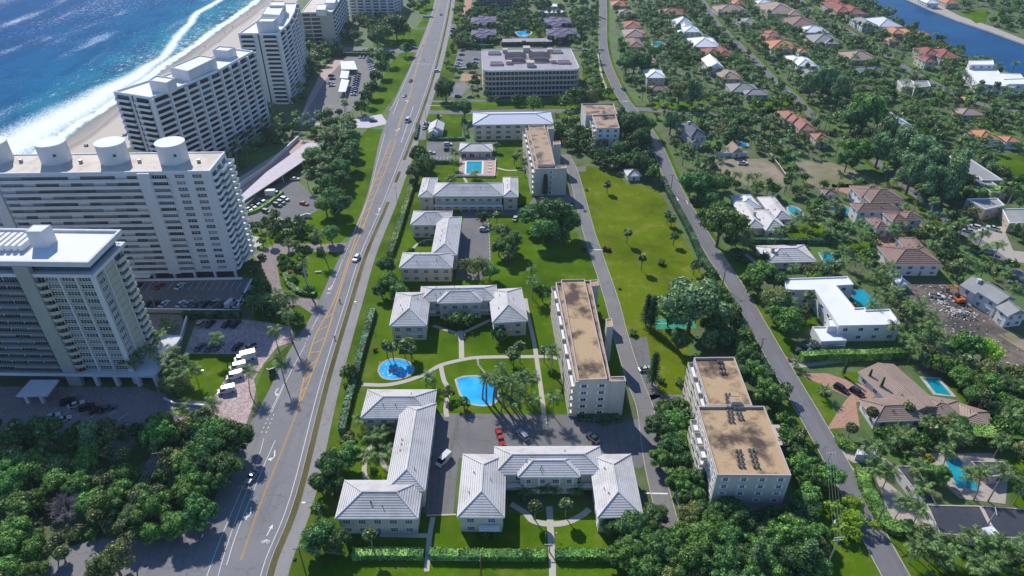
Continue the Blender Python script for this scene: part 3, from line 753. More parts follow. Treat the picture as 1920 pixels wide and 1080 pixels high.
# triangular lot and terrace
sheet('parking_lot', GP([(445, 422), (442, 392), (520, 345), (560, 340), (590, 372), (600, 392), (560, 415), (530, 424)]), 'asphalt_lot', .05, margin=.5)
sheet('terrace', GP([(425, 392), (430, 345), (560, 262), (600, 266), (588, 285), (470, 360)]), 'pink_terrace', .08, margin=.5)
sheet('upper_lot', GP([(652, 105), (700, 108), (690, 180), (655, 210), (600, 230), (560, 235), (610, 150)]), 'asphalt_pale', .05, margin=.5)
sheet('upper_drive', GP([(620, 232), (715, 214), (728, 232), (690, 240), (620, 238)]), 'terrace_deck', .055, margin=.5)
sheet('upper_drive', GP([(770, 95), (790, 88), (795, 98), (700, 100), (645, 96), (645, 88), (740, 90)]), 'asphalt_pale', .055, margin=.5)
sheet('beach_terrace', GP([(605, 130), (625, 112), (650, 112), (600, 235), (560, 235), (575, 190)]), 'pink_terrace', .045, margin=.5)

# garden paths
PZ = [.07]
def path(pts, w=1.5, mat='concrete_tile', z=.07, n=5, slabs=False):
    PZ[0] += .004; z = PZ[0]; L_ = spl(GP(pts), n); ribbon('path', L_, w, mat, z, margin=.2); return L_
path([(678, 721), (722, 722), (760, 715), (800, 700), (826, 685), (870, 674), (905, 670), (980, 669), (1028, 669), (1045, 672)], 1.6)
path([(826, 684), (832, 712), (840, 730), (836, 765), (838, 782)], 1.5); path([(863, 620), (865, 645), (865.5, 672)], 1.8)
path([(812, 611), (863, 627)], 1.4); path([(920, 600), (863, 627)], 1.4)
path([(985, 560), (992, 600), (1001, 640), (1010, 700), (1018, 760), (1022, 806)], 1.5)
path([(1030, 1160), (1036, 1075), (1032, 990), (1030, 950)], 1.7)
path([(985, 962), (1000, 977), (1030, 983), (1062, 980), (1090, 967), (1105, 955)], 1.7); path([(958, 945), (985, 962)], 1.6)
path([(800, 1072), (805, 1010), (812, 970)], 1.3); path([(712, 1003), (805, 1005)], 1.3)
path([(700, 832), (688, 850), (683, 885), (692, 905)], 1.4); path([(735, 830), (715, 855), (722, 875), (735, 885)], 1.4)
path([(800, 967), (855, 965)], .5)
path([(772, 480), (778, 462), (800, 450), (820, 452)], 1.2); path([(755, 525), (800, 521), (845, 524)], 1.2)
path([(868, 330), (875, 342), (882, 352)], 1.4); path([(930, 315), (955, 320), (985, 317)], 1.4); path([(878, 232), (873, 240), (877, 248)], 1.3)
path([(1120, 98), (1124, 120), (1130, 150), (1142, 175)], 1.5); path([(800, 198), (850, 199)], 1.0)
for k in range(8):                                            # stepping stones to the blue pool
    c_ = G(895.5 + (k * .5 if k < 4 else (k - 3) * 2.7 + 1.5), 674 + k * 3.4)
    mb = MB(); mb.cbox((c_.x, c_.y), .75, .5, .03, .10, .2 * k)
    tag(mb.build('stepping_stone', 'concrete'), kind='structure')
sheet('driveway', GP([(1575, 852), (1600, 868), (1640, 868), (1680, 880), (1690, 885), (1660, 860), (1590, 836), (1560, 815), (1548, 802), (1540, 806), (1590, 880), (1607, 885)]), 'pale_gravel', .057, margin=.3)
sheet('gravel_court', GP([(1640, 888), (1660, 900), (1740, 970), (1735, 985), (1672, 985)]), 'pale_gravel', .05)
sheet('brick_drive', GP([(1495, 700), (1550, 700), (1625, 725), (1640, 745), (1605, 755), (1612, 800), (1550, 805), (1572, 770), (1590, 745)]), 'terracotta_paving', .058, margin=.3)
sheet('driveway', GP([(1450, 660), (1480, 672), (1500, 675), (1580, 655), (1640, 660), (1640, 672), (1500, 690), (1478, 690)]), 'pale_gravel', .057, margin=.3)
sheet('driveway', GP([(1400, 475), (1425, 495), (1422, 502), (1395, 478)]), 'concrete', .057); sheet('driveway', GP([(1385, 522), (1440, 520), (1440, 530), (1392, 534)]), 'terracotta_paving', .057)
sheet('forecourt', GP([(1800, 420), (1880, 425), (1900, 470), (1990, 480), (1990, 500), (1890, 490), (1840, 450)]), 'pale_gravel', .05, margin=.3)
sheet('courtyard', GP([(1560, 355), (1610, 372), (1600, 400), (1640, 420), (1720, 440), (1730, 425), (1690, 380), (1620, 345), (1560, 345)]), 'terracotta_paving', .04)
sheet('courtyard', GP([(1640, 440), (1690, 430), (1700, 460), (1640, 470)]), 'terracotta_paving', .04)
sheet('pool_terrace', GP([(1740, 850), (1860, 850), (1890, 895), (1885, 945), (1800, 935), (1760, 900)]), 'pale_gravel', .05, margin=.3)
sheet('yellow_chevron', GP([(1795, 182), (1812, 182), (1808, 188)]), 'yellow_paint_line', .09)
sheet('forecourt', GP([(1780, 140), (1810, 140), (1830, 155), (1800, 165)]), 'pale_gravel', .05)

# pools
def pool(pts, mat, rim='concrete', rw=1.0, smooth=False, name='swimming pool', label='', h=.12, nm='pool'):
    P = GP(pts)
    if smooth: P = spl(P + [P[0]], 5)[:-1]
    P = ccw(P); c = sum(P, Vector()) / len(P)
    r = root(nm, label, name, (c.x, c.y, 0))
    big = []
    n = len(P)
    for i in range(n):
        t = (P[(i + 1) % n] - P[i - 1]); t.normalize(); big.append(P[i] + Vector((t.y, -t.x, 0)) * rw)
    mb = MB()
    for i in range(n):
        j = (i + 1) % n
        mb.face([(P[i].x, P[i].y, h), (big[i].x, big[i].y, h), (big[j].x, big[j].y, h), (P[j].x, P[j].y, h)])
        mb.face([(big[i].x, big[i].y, 0), (big[j].x, big[j].y, 0), (big[j].x, big[j].y, h), (big[i].x, big[i].y, h)])
        mb.face([(P[i].x, P[i].y, h), (P[j].x, P[j].y, h), (P[j].x, P[j].y, h - .08), (P[i].x, P[i].y, h - .08)])
    mb.build('coping', rim, r)
    mb = MB(); mb.face([(p.x, p.y, h - .05) for p in P]); mb.build('water', mat, r)
    block([(p.x, p.y) for p in big], .6)
    return r
pond = pool([(711, 696), (715, 684), (728, 676), (745, 674), (762, 678), (774, 690), (771, 700), (756, 708), (735, 711), (718, 707)], 'pool_blue', 'pink_terrace', .6, True, 'pond', 'round turquoise fountain pond with a pinkish rim beside the road hedge', nm='fountain_pond')
# the fountain: a jet of separate water drops
def drop_spray():
    mb = MB(); c = G(740, 695)
    for k in range(50):
        a = RND.random() * 2 * PI; t = RND.random(); r_ = 2.6 * t; z = .1 + 6 * t * (1 - t) + RND.random() * .2
        p = Vector((c.x + r_ * math.cos(a), c.y + r_ * math.sin(a), z)); s = RND.uniform(.04, .09)
        mb.face([p + Vector((-s, 0, -s)), p + Vector((s, 0, -s)), p + Vector((0, s, s))]); mb.face([p + Vector((0, s, s)), p + Vector((s, 0, -s)), p + Vector((0, -s, 0))])
    for k in range(160):
        a = RND.random() * 2 * PI; r_ = abs(RND.gauss(0, 2.3)); s = RND.uniform(.1, .32); x, y = c.x + r_ * math.cos(a), c.y + r_ * math.sin(a); mb.face([(x + s * math.cos(q), y + s * math.sin(q) * .6, .075) for q in (0, 1.2, 2.3, 3.5, 4.9)])
    mb.build('water_spray', 'white_trim', pond, kind='stuff')
    mb = MB(); mb.tube([(c.x, c.y, 0), (c.x, c.y, .5)], .12, 8); mb.build('nozzle', 'grey_trim', pond)
drop_spray()
pool([(856, 712), (875, 707), (905, 708), (925, 722), (932, 745), (920, 758), (890, 758), (868, 745)], 'pool_blue', 'concrete', .7, True, label='kidney shaped bright blue pool half hidden under palm crowns')
sheet('pool_terrace', GP([(862, 294), (930, 294), (932, 330), (860, 330)]), 'pink_terrace', .09, margin=.3)
pool([(875, 303), (904, 303), (903, 326), (874, 326)], 'pool_teal', 'white_trim', .9, h=.16, label='square turquoise pool on pink paving below the white roofed pool pavilion')
pool([(1480, 386), (1497, 392), (1505, 404), (1497, 408), (1482, 400), (1478, 392)], 'pool_teal', 'concrete', .8, True, label='small green pool behind the white gabled villa')
pool([(1537, 475), (1560, 476), (1575, 490), (1545, 490)], 'pool_teal', 'concrete', .9, label='small blue pool right of the white hipped bungalow')
pool([(1555, 385), (1575, 384), (1592, 392), (1588, 402), (1560, 396)], 'pool_teal', 'terracotta_paving', 1, True, label='free form pool on terracotta paving left of the red tiled mansion')
pool([(1596, 545), (1618, 543), (1650, 575), (1622, 579), (1605, 575)], 'pool_teal', 'asphalt_lot', .6, label='teal pool tucked behind the large white flat roofed villa')
pool([(1732, 709), (1758, 711), (1784, 742), (1755, 738)], 'pool_teal', 'concrete', 1.3, label='long green pool behind the brown tiled villa')
pool([(1770, 860), (1800, 862), (1822, 900), (1838, 918), (1795, 916), (1785, 890)], 'pool_teal', 'pale_gravel', 1.2, label='green pool among coconut palms beside the grey pool house')
pool([(1222, 80), (1240, 79), (1243, 85), (1228, 88)], 'pool_teal', 'concrete', 1.3, True, label='far small pool with pale deck behind the brown roofed houses')
pool([(1304, 172), (1314, 171), (1318, 180), (1306, 182)], 'pool_blue', 'concrete', .7, True, label='small bright blue pool beside a hedge, left of the long grey bungalow')
pool([(1340, 173), (1362, 176), (1360, 182), (1344, 180)], 'pool_blue', 'concrete', .7, True, label='wider bright blue pool directly left of the long grey bungalow')
pool([(1530, 118), (1540, 122), (1545, 128), (1536, 127)], 'pool_teal', 'concrete', .8, label='tiny far pool right of the white gabled bungalow')
pool([(968, 60), (985, 57), (996, 61), (985, 68), (972, 66)], 'pool_blue', 'concrete', 1.2, True, label='pale blue pool between the dark purple roofed apartment houses')
pool([(1384, 268), (1398, 267), (1400, 274), (1386, 276)], 'pool_teal', 'concrete', .8, True, label='small pool beside the slate roofed house with chimney')
# ------------------------------------------------------------------ building kit
_cache = {}
def window_mesh(w, h, cols=2, rows=1, glass='window_glass', trim='white_trim', shut=False):
    """window standing on the wall plane, outward = -Y, base at z=0"""
    key = ('win', round(w, 2), round(h, 2), cols, rows, glass, trim, shut)
    if key in _cache: return _cache[key]
    mb = MB(); X = Vector((1, 0, 0)); Y = Vector((0, 1, 0)); t = .09
    mb.face([(-w / 2, -.03, 0), (w / 2, -.03, 0), (w / 2, -.03, h), (-w / 2, -.03, h)], 0)
    def bar(x0, x1, z0, z1, d=.10): mb.box(Vector((x0, -d, 0)), X, Y, x1 - x0, d, z0, z1, 1, bottom=True)
    bar(-w / 2 - t, w / 2 + t, -t, 0, .16); bar(-w / 2 - t, w / 2 + t, h, h + t)
    bar(-w / 2 - t, -w / 2, 0, h); bar(w / 2, w / 2 + t, 0, h)
    for i in range(1, cols):
        x = -w / 2 + w * i / cols; bar(x - .04, x + .04, 0, h, .08)
    for i in range(1, rows):
        z = h * i / rows; bar(-w / 2, w / 2, z - .03, z + .03, .07)
    if shut:
        bar(-w / 2 - .55, -w / 2 - .12, -.05, h + .05, .06); bar(w / 2 + .12, w / 2 + .55, -.05, h + .05, .06)
    me = mb.mesh('window', [glass, trim]); _cache[key] = me; return me
def door_mesh(w=1.0, h=2.1, trim='white_trim', glass='shutter_glass'):
    key = ('door', w, h, trim, glass)
    if key in _cache: return _cache[key]
    mb = MB(); X = Vector((1, 0, 0)); Y = Vector((0, 1, 0))
    mb.box(Vector((-w / 2 - .1, -.1, 0)), X, Y, w + .2, .1, 0, h + .1, 1, bottom=True)
    mb.box(Vector((-w / 2, -.13, 0)), X, Y, w, .05, 0, h, 0)
    me = mb.mesh('door', [glass, trim]); _cache[key] = me; return me
def box_mesh(name, w, d, h, mats, top=None):
    """box with base centre at origin"""
    key = (name, w, d, h, tuple(mats))
    if key in _cache: return _cache[key]
    mb = MB(); mb.cbox((0, 0), w, d, 0, h)
    me = mb.mesh(name, mats); _cache[key] = me; return me
def balcony_mesh(w, d, rail=1.0, mats=('white_trim', 'white_trim'), solid=True, sides=True):
    """slab with parapet, outward = -Y, slab top at z=0, back edge at y=0"""
    key = ('balc', round(w, 2), round(d, 2), rail, mats, solid, sides)
    if key in _cache: return _cache[key]
    mb = MB(); X = Vector((1, 0, 0)); Y = Vector((0, 1, 0))
    mb.box(Vector((-w / 2, -d, 0)), X, Y, w, d, -.22, 0, 0, bottom=True)
    if solid:
        mb.box(Vector((-w / 2, -d, 0)), X, Y, w, .12, 0, rail, 1)
        if sides:
            mb.box(Vector((-w / 2, -d + .12, 0)), X, Y, .12, d - .12, 0, rail, 1); mb.box(Vector((w / 2 - .12, -d + .12, 0)), X, Y, .12, d - .12, 0, rail, 1)
    else:
        mb.box(Vector((-w / 2, -d, 0)), X, Y, w, .06, rail - .06, rail, 1, bottom=True)
        n = max(2, int(w / .5))
        for i in range(n + 1): mb.box(Vector((-w / 2 + (w - .05) * i / n, -d, 0)), X, Y, .05, .05, 0, rail - .06, 1)
    me = mb.mesh('balcony', list(mats)); _cache[key] = me; return me
def put(me, r, p, nrm, name=None):
    """place a wall piece (outward normal nrm) of building r at world point p"""
    return link(name or me.name.split('.')[0], me, r, loc=Vector(p) - r.location, rz=math.atan2(nrm.y, nrm.x) + PI / 2)
def facing(p, n):
    """does a wall at p with outward normal n face the aerial view (with slack for a step aside)"""
    v = Vector((-p.x, -p.y, 0)).normalized()
    return n.dot(v) > -.12
class Rect:
    def __init__(s, nl, nr, far, h):
        a, b_, c = (G(q[0], q[1], h) for q in (nl, nr, far)); a.z = b_.z = c.z = 0
        s.a = a; s.ux = (b_ - a).normalized(); s.w = (b_ - a).length
        s.uy = Vector((-s.ux.y, s.ux.x, 0)); s.d = abs((c - a).dot(s.uy)); s.h = h
    def P(s, x, y, z=0): return s.a + s.ux * x + s.uy * y + Vector((0, 0, z))
    def poly(s, i=0.0): return [s.P(i, i), s.P(s.w - i, i), s.P(s.w - i, s.d - i), s.P(i, s.d - i)]
    def c(s): return s.P(s.w / 2, s.d / 2)
def wall_windows(r, p0, p1, z0, floors, fh, step=3.6, w=1.5, h=1.35, sill=.95, cols=2, rows=2, trim='white_trim', glass='window_glass', shut=False, door=False, margin=1.2, skip=None):
    t = (p1 - p0); L = t.length; t.normalize(); n = Vector((t.y, -t.x, 0))
    if L < margin * 2 + w * .6: return
    k = max(1, int((L - 2 * margin + step - w) / step)); gap = L / k
    for f in range(floors):
        for i in range(k):
            if skip and skip(f, i, k): continue
            q = p0 + t * (gap * (i + .5)); q.z = z0 + f * fh + sill
            if door and f == 0 and i == k // 2:
                q.z = z0; put(door_mesh(1.1, 2.2, trim), r, q, n)
            else: put(window_mesh(w, h, cols, rows, glass, trim, shut), r, q, n)
def roof_slope(mb, e0, e1, t1, t0, n, lip, mi=0):
    """stepped courses from eave e0-e1 to top t0-t1"""
    nrm = (e1 - e0).cross(t0 - e0)
    if nrm.length < 1e-6: nrm = (e1 - e0).cross(t1 - e0)
    nrm.normalize()
    if nrm.z < 0: nrm = -nrm
    for k in range(n):
        a, b_ = k / n, (k + .70) / n; up = nrm * lip
        l0, l1 = e0.lerp(t0, a), e1.lerp(t1, a); u0, u1 = e0.lerp(t0, b_), e1.lerp(t1, b_)
        mb.face([l0 + up, l1 + up, u1 + up, u0 + up], mi)
        mb.face([l0, l1, l1 + up, l0 + up], mi); mb.face([u1, u0, u0 + up, u1 + up], mi)
def hip_roof(r, R, eave, pitch=.36, roofmat='roof_white_tile', trim='white_trim', courses=0, ridge='x', gable=False, over=0.0, lip=.16, caps=True):
    """hip (or gable) roof over rectangle R; ridge along the longer side unless told"""
    w, d = R.w, R.d
    along = (w >= d) if ridge == 'auto' else (ridge == 'x')
    W, D = (w, d) if along else (d, w)
    hh = D / 2 * pitch
    inset = 0.0 if gable else min(D / 2, W / 2)
    def Q(u, v, z):
        return R.P(u, v, z) if along else R.P(v, W - u, z)
    A, B, C_, D_ = Q(0, 0, eave), Q(W, 0, eave), Q(W, D, eave), Q(0, D, eave)
    r0, r1 = Q(inset, D / 2, eave + hh), Q(W - inset, D / 2, eave + hh)
    mb = MB()
    mb.face([A, B, r1, r0]); mb.face([C_, D_, r0, r1]); mb.face([B, C_, r1]); mb.face([D_, A, r0])
    lo = [Vector((p.x, p.y, eave - .28)) for p in (A, B, C_, D_)]; hi = (A, B, C_, D_)
    for i in range(4):
        j = (i + 1) % 4; mb.face([lo[i], lo[j], hi[j], hi[i]], 1)
    mb.face(lo[::-1], 1)
    ro = mb.build('roof', [roofmat, trim], r)
    if caps:
        mb = MB()
        ends = [(r0, r1)] + ([] if gable else [(A, r0), (D_, r0), (B, r1), (C_, r1)])
        for p, q in ends:
            if (p - q).length > .3: mb.tube([p + Vector((0, 0, .16)), q + Vector((0, 0, .18))], .2, 6)
        if mb.v: mb.build('ridge_cap', roofmat, ro)
    if courses:
        mb = MB(); n = max(3, int(math.hypot(D / 2, hh) / courses))
        roof_slope(mb, A, B, r1, r0, n, lip); roof_slope(mb, C_, D_, r0, r1, n, lip)
        if not gable:
            n2 = n; roof_slope(mb, B, C_, r1, r1, n2, lip); roof_slope(mb, D_, A, r0, r0, n2, lip)
        mb.build('roof_tile_courses', roofmat, ro, kind='stuff')
        for k in range(int(W / 9) + 1):
            u, v = RND.uniform(inset, W - inset) if W > 2 * inset else W / 2, D * RND.choice((.22, .3, .68)); q = Q(u, v, eave + pitch * min(v, D - v)); m_ = MB(); m_.tube([q, q + Vector((0, 0, .75))], [.11, .13], 6); m_.build('vent_pipe', 'dark_metal', ro)
    return hh
def house(label, rects, wall='cream_stucco', roof='roof_white_tile', name='house', cat='house', pitch=.36, courses=0, group=None, inset=.6, floors=None, win=None, trim='white_trim', chimney=None):
    """rects: list of (nl, nr, far, eave, options)"""
    Rs = [(Rect(q[0], q[1], q[2], q[3]), q[3], (q[4] if len(q) > 4 else {})) for q in rects]
    c = Rs[0][0].c(); r = root(name, label, cat, (c.x, c.y, 0), group)
    foot = [R.poly(inset) for R, e, o in Rs]
    for i, (R, eave, o) in enumerate(Rs):
        P = foot[i]; mb = MB(); mb.prism(P, 0, eave - .1, cap=False)
        mb.build('wall', o.get('wall', wall), r)
        block([(p.x, p.y) for p in R.poly()], .8)
        hip_roof(r, R, eave + .003 * i, o.get('pitch', pitch), o.get('roof', roof), trim, courses, o.get('ridge', 'auto'), o.get('gable', False))
        fl = floors or (2 if eave > 5 else 1); fh = (eave - .3) / fl
        for k in range(4):
            p0, p1 = P[k], P[(k + 1) % 4]; t = (p1 - p0).normalized(); n = Vector((t.y, -t.x, 0))
            if not facing(p0, n): continue
            def hid(f, i2, kk, p0=p0, p1=p1, n=n, me=i):
                q = p0.lerp(p1, (i2 + .5) / kk) + n * .4
                return any(inside(q.x, q.y, [(a.x, a.y) for a in foot[m]]) for m in range(len(foot)) if m != me)
            kw = dict(step=4.0, w=1.6, h=min(1.5, fh * .5), sill=fh * .33)
            kw.update(win or {})
            wall_windows(r, p0, p1, 0, fl, fh, trim=trim, skip=hid, door=(k == 0 and i == 0), **kw)
    if chimney:
        g_ = G(*chimney); g_ = G(chimney[0], chimney[1], Rs[0][1] + 1.5); mb = MB()
        mb.cbox((g_.x, g_.y), 1.2, 1.0, Rs[0][1] - .5, Rs[0][1] + 3.2); mb.cbox((g_.x, g_.y), 1.5, 1.3, Rs[0][1] + 3.2, Rs[0][1] + 3.5); mb.build('chimney', wall, r)
    return r
def flat_block(r, poly, z0, z1, wall, roof, parapet=.5, pw=.3, trim=None, name='roof', blk=True):
    """flat roofed volume; poly in metres (counter clockwise)"""
    n = len(poly); mb = MB(); mb.prism(poly, z0, z1 - parapet, cap=False); mb.build('wall', wall, r)
    mb = MB(); mb.face([(p.x, p.y, z1 - parapet - .02) for p in poly]); ro = mb.build(name, roof, r)
    inn = []
    for i in range(n):
        a, b_, c = poly[i - 1], poly[i], poly[(i + 1) % n]
        e1 = (b_ - a).normalized(); e2 = (c - b_).normalized(); n1 = Vector((-e1.y, e1.x, 0)); n2 = Vector((-e2.y, e2.x, 0))
        k = n1 + n2; k = k / max(.35, k.dot(n1)); inn.append(b_ + k * pw)
    mb = MB()
    for i in range(n):
        j = (i + 1) % n; a, b_, c, d = poly[i], poly[j], inn[j], inn[i]
        V = lambda p, z: (p.x, p.y, z)
        mb.face([V(a, z1 - parapet), V(b_, z1 - parapet), V(b_, z1), V(a, z1)]); mb.face([V(c, z1 - parapet - .03), V(d, z1 - parapet - .03), V(d, z1), V(c, z1)])
        mb.face([V(a, z1), V(b_, z1), V(c, z1), V(d, z1)])
    mb.build('parapet', trim or wall, r)
    if blk: block([(p.x, p.y) for p in poly], .8)
    return ro
def flat_building(label, blocks, wall='white_stucco', roof='roof_flat_white', name='villa', cat='villa', win=None, group=None, trim=None, parapet=.45):
    """blocks: list of (image points, top height, [floors])"""
    pol = [(ccw([Vector((q.x, q.y, 0)) for q in GP(b_[0], b_[1])]), b_[1], b_[2] if len(b_) > 2 else (2 if b_[1] > 5 else 1)) for b_ in blocks]
    c = sum(pol[0][0], Vector()) / len(pol[0][0]); r = root(name, label, cat, (c.x, c.y, 0), group)
    for bi, (P, h, fl) in enumerate(pol):
        flat_block(r, P, 0, h, wall, roof, parapet, trim=trim)
        fh = (h - .5) / fl
        for i in range(len(P)):
            p0, p1 = P[i], P[(i + 1) % len(P)]; t = (p1 - p0).normalized(); n = Vector((t.y, -t.x, 0))
            if facing(p0, n):
                def hid(f, i2, kk, p0=p0, p1=p1, n=n, me=bi):
                    q = p0.lerp(p1, (i2 + .5) / kk) + n * .4
                    return any(m != me and inside(q.x, q.y, [(a.x, a.y) for a in pol[m][0]]) and f * fh < pol[m][1] - 2 for m in range(len(pol)))
                wall_windows(r, p0, p1, 0, fl, fh, trim=(trim or 'grey_trim'), skip=hid, **(win or dict(step=4.5, w=1.7, h=1.3, sill=fh * .36)))
    return r

# ------------------------------------------------------------------ low white roofed apartment buildings
HC = .62
apW = dict(step=3.6, w=1.7, h=1.35, sill=.9, cols=3, rows=2)
ap1 = house('white tile roofed building round a small winding garden, closest to the road at the bottom', [
    ((628, 973), (784, 973), (651, 901), 6.6), ((722, 921), (797, 921), (820, 757), 7.0, dict(ridge='y')), ((676, 784), (812, 784), (690, 731), 6.6)],
    wall='cream_stucco', name='apartment_building', cat='apartments', pitch=.45, courses=HC, win=apW, group='white roofed low apartment buildings')
ap2 = house('U shaped white tile roofed building with two wings facing the bottom lawn', [
    ((857, 970), (946, 971), (865, 852), 6.6, dict(ridge='y')), ((926, 890), (1132, 889), (916, 838), 7.0), ((1120, 971), (1207, 970), (1187, 852), 6.6, dict(ridge='y')), ((971, 895), (1088, 895), (978, 851), 7.3)],
    wall='cream_stucco', name='apartment_building', cat='apartments', pitch=.45, courses=HC, win=apW, group='white roofed low apartment buildings')
ap3 = house('U shaped white roofed building with wings facing the garden and round pond', [
    ((730, 612), (800, 611), (741, 549), 6.6, dict(ridge='y')), ((786, 566), (932, 563), (780, 538), 7.0), ((923, 606), (990, 602), (980, 540), 6.6, dict(ridge='y')), ((820, 569), (904, 567), (828, 543), 7.3)],
    wall='cream_stucco', name='apartment_building', cat='apartments', pitch=.45, courses=HC, win=apW, group='white roofed low apartment buildings')
ap4 = house('white roofed building round a rock garden, left of the small shaded car park', [
    ((748, 503), (848, 503), (756, 474), 6.6), ((808, 479), (857, 479), (868, 407), 7.0, dict(ridge='y')), ((769, 422), (845, 422), (775, 396), 6.6)],
    wall='cream_stucco', name='apartment_building', cat='apartments', pitch=.45, courses=HC, win=apW, group='white roofed low apartment buildings')
ap5 = house('long white roofed building with two balcony wings just below the square pool', [
    ((784, 370), (814, 370), (792, 334), 6.8, dict(ridge='y')), ((812, 368), (943, 368), (822, 343), 7.3), ((942, 370), (972, 370), (972, 333), 6.8, dict(ridge='y'))],
    wall='cream_stucco', name='apartment_building', cat='apartments', pitch=.45, courses=.8, win=apW, group='white roofed low apartment buildings')
# balconies and posts of those buildings
def balcony_at(r, px, py, z, w, nrm=Vector((0, -1, 0)), d=1.6, solid=False, rail=1.0, mats=('white_trim', 'white_trim')):
    p = G(px, py, z); put(balcony_mesh(w, d, rail, mats, solid), r, (p.x, p.y, z), nrm)
for px in (1110, 950): balcony_at(ap2, px, 905, 3.3, 13, d=1.4)
balcony_at(ap2, 918, 984, 3.3, 5.2, d=1.8); balcony_at(ap3, 948, 613, 3.3, 4.6, d=1.6); balcony_at(ap3, 778, 622, 3.3, 4.5, d=1.6); balcony_at(ap3, 908, 578, 3.4, 9, d=1.4); balcony_at(ap3, 800, 582, 3.4, 7, d=1.4)
balcony_at(ap5, 878, 384, 3.3, 32, d=1.7)
for px in (736, 722): balcony_at(ap1, px, 985, 0.3, 3.5, d=1.4)
# curved window bay and columns on the U shaped ones
def columns(r, pts, h, w=.45, mat='white_trim'):
    for p in pts:
        g_ = G(*p); link('column', box_mesh('column', w, w, h, [mat]), r, loc=Vector((g_.x, g_.y, 0)) - r.location)
columns(ap2, [(985, 925), (1010, 925), (1048, 925), (1072, 925)], 6.9); columns(ap3, [(832, 592), (850, 592), (872, 591), (893, 590)], 6.9)
columns(ap5, [(818 + 15.5 * k, 397) for k in range(9)], 3.2, .3)
house('single storey pool pavilion with white hipped roof above the square pool', [((860, 284), (924, 284), (862, 268), 3.6)], wall='cream_stucco', name='pool_pavilion', cat='pavilion', courses=0, win=dict(step=3.2, w=2.3, h=2.1, sill=.1, cols=3, rows=1))
house('long three storey cream building with pale metal roof beside the cross street', [((886, 234), (1038, 232), (888, 211), 9.5)], wall='cream_stucco', roof='roof_pale_metal', name='apartment_building', cat='apartments', pitch=.25, floors=3, win=dict(step=5, w=2.6, h=1.5, sill=.9, cols=3))
house('small white cross gabled gatehouse at the main road corner', [((802, 245), (831, 245), (803, 231), 3.4, dict(gable=True)), ((803, 249), (821, 249), (808, 238), 3.5, dict(gable=True, ridge='y'))], wall='white_stucco', name='gatehouse', cat='gatehouse', pitch=.55)
house('tiny white roofed cottage among palms at the top of the big lawn', [((1176, 331), (1203, 330), (1174, 319), 2.8)], wall='white_stucco', name='cottage', cat='cottage', pitch=.5)
house('stone roofed cabin with a tiny lawn wall beside the slate roofed house', [((1372, 287), (1394, 286), (1376, 274), 3.0, dict(gable=True, ridge='y'))], wall='white_stucco', roof='roof_tan_tile', name='cabin', cat='cabin', pitch=.9)
house('small white roofed shed at the edge of the demolition site', [((1685, 534), (1706, 533), (1676, 519), 3.0)], wall='white_stucco', roof='roof_pale_metal', name='shed', cat='shed', pitch=.5)

# ------------------------------------------------------------------ gallery condominiums with tan gravel roofs
def ac_row(r, p0, p1, n, z):
    a, b_ = G(p0[0], p0[1], z), G(p1[0], p1[1], z)
    me = _cache.get('ac')
    if not me:
        mb = MB(); mb.cbox((0, 0), .62, .62, .3, .85, 0, 0); mb.tube([(0, 0, .85), (0, 0, .96)], .24, 10, 1)
        for s in (-.35, .35):
            for t in (-.35, .35): mb.cbox((s, t), .08, .08, 0, .35, 0, 1)
        me = _cache['ac'] = mb.mesh('air_conditioner', ['galvanised', 'dark_metal'])
    for i in range(n):
        for s in (-.5, .5):
            p = a.lerp(b_, i / max(1, n - 1)) + Vector((s, 0, 0))
            link('air_conditioner', me, r, loc=Vector((p.x, p.y, z)) - r.location, rz=RND.uniform(-.3, .3))
def condo(label, blocks, towers, h, floors, gallery, wall='condo_stucco', roof='roof_tan_gravel', acs=(), wins=None, gal_side='left'):
    c = ccw([Vector((q.x, q.y, 0)) for q in GP(blocks[0][0], blocks[0][1])]); cc = sum(c, Vector()) / len(c)
    r = root('condominium', label, 'condominium', (cc.x, cc.y, 0)); fh = (h - .6) / floors
    polys = []
    for b_ in blocks + towers:
        P = ccw([Vector((q.x, q.y, 0)) for q in GP(b_[0], b_[1])]); polys.append(P)
    for i, b_ in enumerate(blocks + towers):
        P = polys[i]; flat_block(r, P, 0, b_[1], wall, b_[2] if len(b_) > 2 else roof, .7 if i < len(blocks) else .3, .3, trim='pink_stucco')
    if gallery:
        g0, g1, gw = gallery[:3]; a, b_ = G(g0[0], g0[1], h), G(g1[0], g1[1], h); a.z = b_.z = 0
        t = (b_ - a).normalized(); n = Vector((-t.y, t.x, 0)); n = n if n.x < 0 else -n; L = (b_ - a).length
        nb = max(3, int(L / 7.0))
        for f in range(floors):
            for k in range(nb):
                q = a + t * (L * (k + .5) / nb); q.z = f * fh + fh * .02 + .35
                put(balcony_mesh(L / nb - .25, gw, 1.05, ('white_trim', 'cream_stucco'), True), r, q, n)
                put(window_mesh(2.6, 2.1, 3, 1, 'dark_recess'), r, q + Vector((0, 0, .1)), n)
    for spec in (wins or []):
        p0, p1, kw = spec; a, b_ = G(p0[0], p0[1], 0), G(p1[0], p1[1], 0); wall_windows(r, a, b_, .2, floors, fh, **kw)
    for (p0, p1, n_) in acs: ac_row(r, p0, p1, n_, h - .7)
    return r
def hpt(p, h): return G(p[0], p[1], h)
H1 = 14.2
